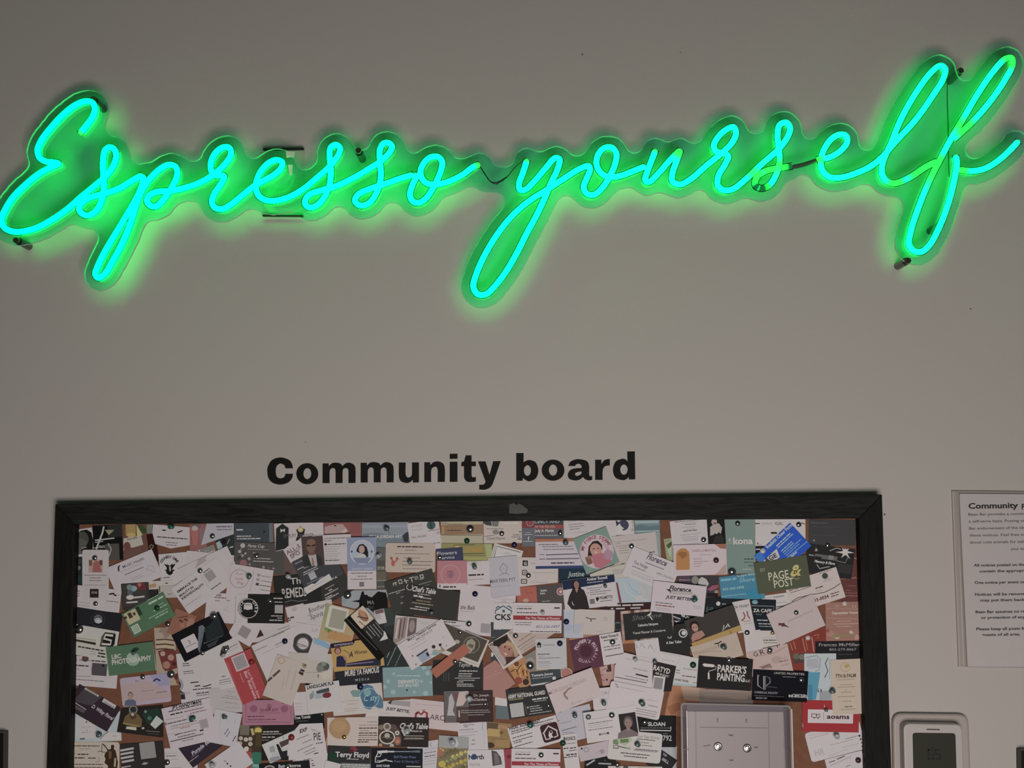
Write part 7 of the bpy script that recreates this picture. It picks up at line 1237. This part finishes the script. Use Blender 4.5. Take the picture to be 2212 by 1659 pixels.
# side walls as one tray wall with thickness: outer loop at the front, inner step
def ring(outer, inner, yo, yi, mat, name):
    n = len(outer)
    a_ = q_at(outer, yo); c_ = q_at(inner, yi)
    v = a_ + c_
    f = [[i, (i + 1) % n, n + (i + 1) % n, n + i] for i in range(n)]
    o = mesh_obj(name, v, f, mat, boxo, origin=base_c)
    md = o.modifiers.new('wall', 'SOLIDIFY'); md.thickness = 0.0016
    return o
inner_f = rounded_quad([(300, 310), (1760, 320), (1830, BOT - 60), (330, BOT - 60)], 40, 4)
ring(fcorn, inner_f, YF0, YB0 - 0.001, m_pl, 'tray_wall')
rim_i = rounded_quad([(228, 215), (1832, 255), (1882, BOT), (255, BOT)], 50, 4)
ring(fcorn, rim_i, YF0 - 0.0005, YF0 - 0.0005, m_pl2, 'rim')
for strip in ([(218, 260), (232, 260), (262, BOT), (246, BOT)], [(1858, 290), (1876, 290), (1922, BOT), (1902, BOT)], [(296, 315), (306, 315), (338, BOT), (326, BOT)]):
    fr_ = q_at(strip, YF0 - 0.0016 if strip[0][0] != 296 else YF0 + 0.012)
    v, f = prism(fr_, [p + Vector((0, 0.001, 0)) for p in fr_]); mesh_obj('edge_bead', v, f, plain('polished_edge', (0.80, 0.78, 0.79), 0.2), boxo, origin=fr_[0])
for strip in ([(430, 330), (442, 330), (470, BOT), (455, BOT)], [(1520, 330), (1532, 330), (1560, BOT), (1545, BOT)], [(320, 318), (1740, 322), (1740, 330), (320, 326)], [(500, 560), (1510, 572), (1510, 580), (500, 568)]):
    fr_ = q_at(strip, YB0 - 0.0012)
    v, f = prism(fr_, [p + Vector((0, 0.001, 0)) for p in fr_]); mesh_obj('moulded_ridge', v, f, plain('ridge_plastic', (0.27, 0.235, 0.25), 0.4), boxo, origin=fr_[0])
lip_o = rounded_quad([(165, 170), (1895, 205), (1945, BOT + 30), (190, BOT + 30)], 60, 4)
# screws with washers
m_screw = plain('steel_screw', (0.45, 0.43, 0.42), 0.22, 1.0)
for sx, sy in ((765, 845), (1200, 870)):
    p = q_at([(sx, sy)], YB0)[0]
    v, f = lathe([(0.0066, 0.0), (0.0066, 0.0012), (0.0050, 0.0018), (0.0042, 0.0018), (0.0042, 0.0046), (0.0034, 0.0056), (0.0015, 0.0058), (0.0010, 0.0048)], 20)
    mesh_obj('screw', [Vector((p.x + a_, p.y - c_, p.z + b_)) for a_, b_, c_ in v], f, m_screw, boxo, origin=p, smooth=False)
# moulded slots and notches
for pts, yy in (([(752, 428), (772, 428), (770, 490), (760, 490)], YB0), ([(1180, 435), (1200, 435), (1190, 498), (1182, 495)], YB0), ([(915, 670), (995, 672), (995, 690), (940, 690)], YB0),
                ([(930, 1045), (1000, 1043), (1000, 1062), (945, 1062)], YB0), ([(550, 838), (655, 822), (655, 832), (552, 848)], YB0), ([(1305, 855), (1365, 852), (1365, 868), (1305, 870)], YB0),
                ([(250, 880), (330, 882), (330, 896), (250, 892)], YF0 + 0.004), ([(1790, 908), (1880, 906), (1880, 926), (1800, 920)], YF0 + 0.004), ([(1765, 265), (1840, 268), (1800, 300)], YF0 - 0.0012)):
    fr_ = q_at(pts, yy - 0.0006)
    v, f = prism(fr_, [p + Vector((0, 0.0005, 0)) for p in fr_]); mesh_obj('slot', v, f, m_dark, boxo, origin=fr_[0])

# ------------------------------------------------------------------ policy notice in a wall sleeve, right
tile(2040, 1040, 3.948)
m_clear, nt, b = new_mat('clear_sleeve'); nt.nodes.remove(b); out = nt.nodes['Material Output']
tr = nt.nodes.new('ShaderNodeBsdfTransparent'); tr.inputs[0].default_value = (0.985, 0.98, 0.98, 1)
gl = nt.nodes.new('ShaderNodeBsdfGlossy'); gl.inputs['Roughness'].default_value = 0.2
mixs = nt.nodes.new('ShaderNodeMixShader'); mixs.inputs[0].default_value = 0.06
nt.links.new(tr.outputs[0], mixs.inputs[1]); nt.links.new(gl.outputs[0], mixs.inputs[2]); nt.links.new(mixs.outputs[0], out.inputs[0])
XR = 1330
sl = empty('notice_sleeve', q_at([(740, 1590)], 0)[0])
tag(sl, 'clear plastic sign sleeve on the wall to the right of the board', 'sign sleeve')
m_sl = plain('sleeve_back', (0.44, 0.40, 0.38), 0.45)
bq = q_at([(65, 80), (XR + 40, 92), (XR + 80, 1600), (122, 1580)], -0.0035)
v, f = prism(bq, [p + Vector((0, 0.0033, 0)) for p in bq]); mesh_obj('sleeve_back', v, f, m_sl, sl, origin=bq[0])
for a_, c_ in (((68, 84), (128, 1578)), ((110, 95), (160, 1570))):
    fr_ = q_at([(a_[0], a_[1]), (a_[0] + 7, a_[1]), (c_[0] + 7, c_[1]), (c_[0], c_[1])], -0.0046)
    v, f = prism(fr_, [p + Vector((0, 0.001, 0)) for p in fr_]); mesh_obj('sleeve_rib', v, f, plain('sleeve_rib', (0.66, 0.62, 0.60), 0.2), sl, origin=fr_[0])
sh = q_at(rounded_quad([(128, 104), (XR, 112), (XR + 50, 1590), (198, 1578)], 14, 3), -0.0062)
v, f = prism(sh, [p + Vector((0, 0.0006, 0)) for p in sh])
m_sheet = plain('notice_paper', (0.80, 0.78, 0.79), 0.6, noise=0.03, scale=30)
sheet = mesh_obj('notice_sheet', v, f, m_sheet, origin=sh[0])
tag(sheet, 'white printed policy sheet headed Community, in the sleeve right of the board', 'notice')
def line(x, y, cap, w, t, bold=False, ang=-0.9):
    vv, ff = text_mesh(t, bold)
    a_ = math.radians(ang); sx = w / vv[:, 0].max(); sy = cap / CAP
    return [(x + rot(p_ * sx, -q_ * sy, a_)[0], y + rot(p_ * sx, -q_ * sy, a_)[1]) for p_, q_ in vv], ff
m_ink = plain('black_ink', (0.02, 0.018, 0.02), 0.6); m_ink2 = plain('grey_ink', (0.06, 0.052, 0.055), 0.6)
gv, gf, gm = [], [], []
for x, y, cap, w, t, bold, mi in (
        (205, 232, 46, 425, 'Community', True, 0), (660, 238, 46, 60, 'Po', True, 0),
        (205, 292, 22, 485, 'Bean Bar provides a commu', False, 1), (208, 351, 22, 482, 'a self-serve basis. Posting on', False, 1), (211, 411, 22, 478, 'Bar endorsement of the ide', False, 1),
        (214, 470, 22, 476, 'these notices. Feel free to', False, 1), (217, 530, 22, 472, 'about cute animals for sale', False, 1), (567, 585, 22, 125, 'your list', False, 1),
        (250, 726, 23, 440, 'All notices posted on the', True, 1), (298, 776, 22, 392, 'contain the appropri', True, 1), (257, 874, 23, 432, 'One notice per event or', True, 1),
        (261, 975, 23, 428, 'Notices will be remove', True, 1), (307, 1024, 22, 382, 'may put them back', True, 1), (266, 1124, 23, 424, 'Bean Bar assumes no re', True, 1), (313, 1172, 22, 376, 'or protection of any', True, 1),
        (272, 1270, 23, 418, 'Please keep all posts fa', True, 1), (320, 1318, 22, 330, 'guests of all ages.', True, 1)):
    pts, ff = line(x, y, cap, w, t, bold)
    b0 = len(gv)
    gv += q_at(pts, -0.00625 - 0.00005)
    gf += [[b0 + i for i in fc] for fc in ff]; gm += [mi] * len(ff)
    if w > 350 and mi:          # the lines run on, unreadable, past the edge of the picture
        u = x + w + 14
        while u < XR - 120:
            l_ = random.uniform(30, 90)
            b0 = len(gv); y_ = y - cap * .4 + (u - x) * 0.006
            gv += q_at([(u, y_ - 6), (u + l_, y_ - 6), (u + l_, y_ + 6), (u, y_ + 6)], -0.0063); gf.append([b0, b0 + 1, b0 + 2, b0 + 3]); gm.append(1)
            u += l_ + 16
mesh_obj('printed_text', gv, gf, [m_ink, m_ink2], sheet, fmats=gm, origin=sh[0])
fq = q_at([(105, 92), (XR + 30, 100), (XR + 75, 1598), (185, 1588)], -0.0072)
v, f = prism(fq, [p + Vector((0, 0.0006, 0)) for p in fq]); mesh_obj('sleeve_front', v, f, m_clear, sl, origin=fq[0])

# ------------------------------------------------------------------ thermostat
tile(1880, 1510, 6.663)
m_case = plain('warm_white_plastic', (0.60, 0.565, 0.555), 0.45); m_wplate = plain('thermostat_wall_plate', (0.50, 0.45, 0.43), 0.5)
th = empty('thermostat', q_at([(870, 1500)], 0)[0])
tag(th, 'white wall thermostat with a dark screen, lower right beside the board', 'thermostat')
def slab(pts, r, y0, y1, mat, name, parent, bev=0.0015):
    fr_ = q_at(rounded_quad(pts, r, 6), y0)
    v, f = prism(fr_, [Vector((p.x, y1, p.z)) for p in fr_])
    o = mesh_obj(name, v, f, mat, parent, origin=fr_[0])
    if bev:
        md = o.modifiers.new('edge', 'BEVEL'); md.width = bev; md.segments = 3; md.limit_method = 'ANGLE'
    return o
slab([(325, 205), (1420, 220), (1470, 1500), (345, 1490)], 150, -0.010, -0.0002, m_wplate, 'wall_plate', th, 0.004)
body = slab([(478, 352), (1325, 368), (1360, 1460), (505, 1450)], 100, -0.030, -0.0101, m_case, 'case', th, 0.002)
m_scr = plain('lcd_glass', (0.055, 0.055, 0.045), 0.3, spec=0.15); m_seg = plain('lcd_segment', (0.006, 0.006, 0.005), 0.4)
scr = slab([(608, 485), (1225, 492), (1250, 1300), (625, 1300)], 45, -0.0303, -0.0301, m_scr, 'screen', th, 0)
def seg(pts):
    fr_ = q_at(pts, -0.0306); v, f = prism(fr_, [p + Vector((0, 0.0002, 0)) for p in fr_]); mesh_obj('lcd_digit', v, f, m_seg, scr, origin=fr_[0])
gx0 = 828
for base, segs in ((828, 'afgcde'), (930, 'afgcd')):     # 6 and 5 as lit segments
    xw, yt, ym, yb_, t_ = 88, 725, 795, 868, 16
    box_ = {'a': (0, yt, xw, yt + t_), 'g': (0, ym - t_ / 2, xw, ym + t_ / 2), 'd': (0, yb_ - t_, xw, yb_), 'f': (0, yt, t_ + 4, ym), 'b': (xw - t_, yt, xw, ym), 'c': (xw - t_ - 4, ym, xw, yb_), 'e': (0, ym, t_ + 4, yb_)}
    for s_ in segs:
        x0_, y0_, x1_, y1_ = box_[s_]
        seg([(base + x0_, y0_), (base + x1_, y0_), (base + x1_, y1_), (base + x0_, y1_)])
fr_ = q_at([(812, 428), (1000, 433), (1000, 450), (812, 445)], -0.0302); v, f = prism(fr_, [p + Vector((0, 0.0002, 0)) for p in fr_]); mesh_obj('brand_mark', v, f, plain('grey_print', (0.06, 0.045, 0.05), 0.5), th, origin=fr_[0])

# ------------------------------------------------------------------ edges of two black frames cut by the picture
tile(0, 1390, 6.167)
m_blk = plain('black_lacquer', (0.008, 0.007, 0.007), 0.35)
def framed(outer, y, label):
    e_ = empty('picture_frame', q_at([outer[3]], 0)[0])
    tag(e_, label, 'picture frame')
    c_ = [sum(p[0] for p in outer) / 4, sum(p[1] for p in outer) / 4]
    inn = [(p[0] + (c_[0] - p[0]) * .14, p[1] + (c_[1] - p[1]) * .14) for p in outer]
    for i in range(4):
        j = (i + 1) % 4
        fr_ = q_at([outer[i], outer[j], inn[j], inn[i]], y)
        v, f = prism(fr_, [Vector((p.x, -0.0002, p.z)) for p in fr_]); mesh_obj('frame_bar', v, f, m_blk, e_, origin=fr_[0])
    fr_ = q_at(inn, y * .5); v, f = prism(fr_, [Vector((p.x, -0.0003, p.z)) for p in fr_]); mesh_obj('picture_panel', v, f, plain('dark_print', (0.03, 0.03, 0.03), 0.4), e_, origin=fr_[0])
framed([(-1500, 1175), (45, 1190), (30, 2700), (-1500, 2700)], -0.018, 'black framed panel cut off by the lower left edge of the picture')
tile(1880, 1510, 6.663)
framed([(2172, 742), (3700, 760), (3760, 2400), (2195, 2400)], -0.018, 'black framed panel cut off by the lower right edge of the picture')
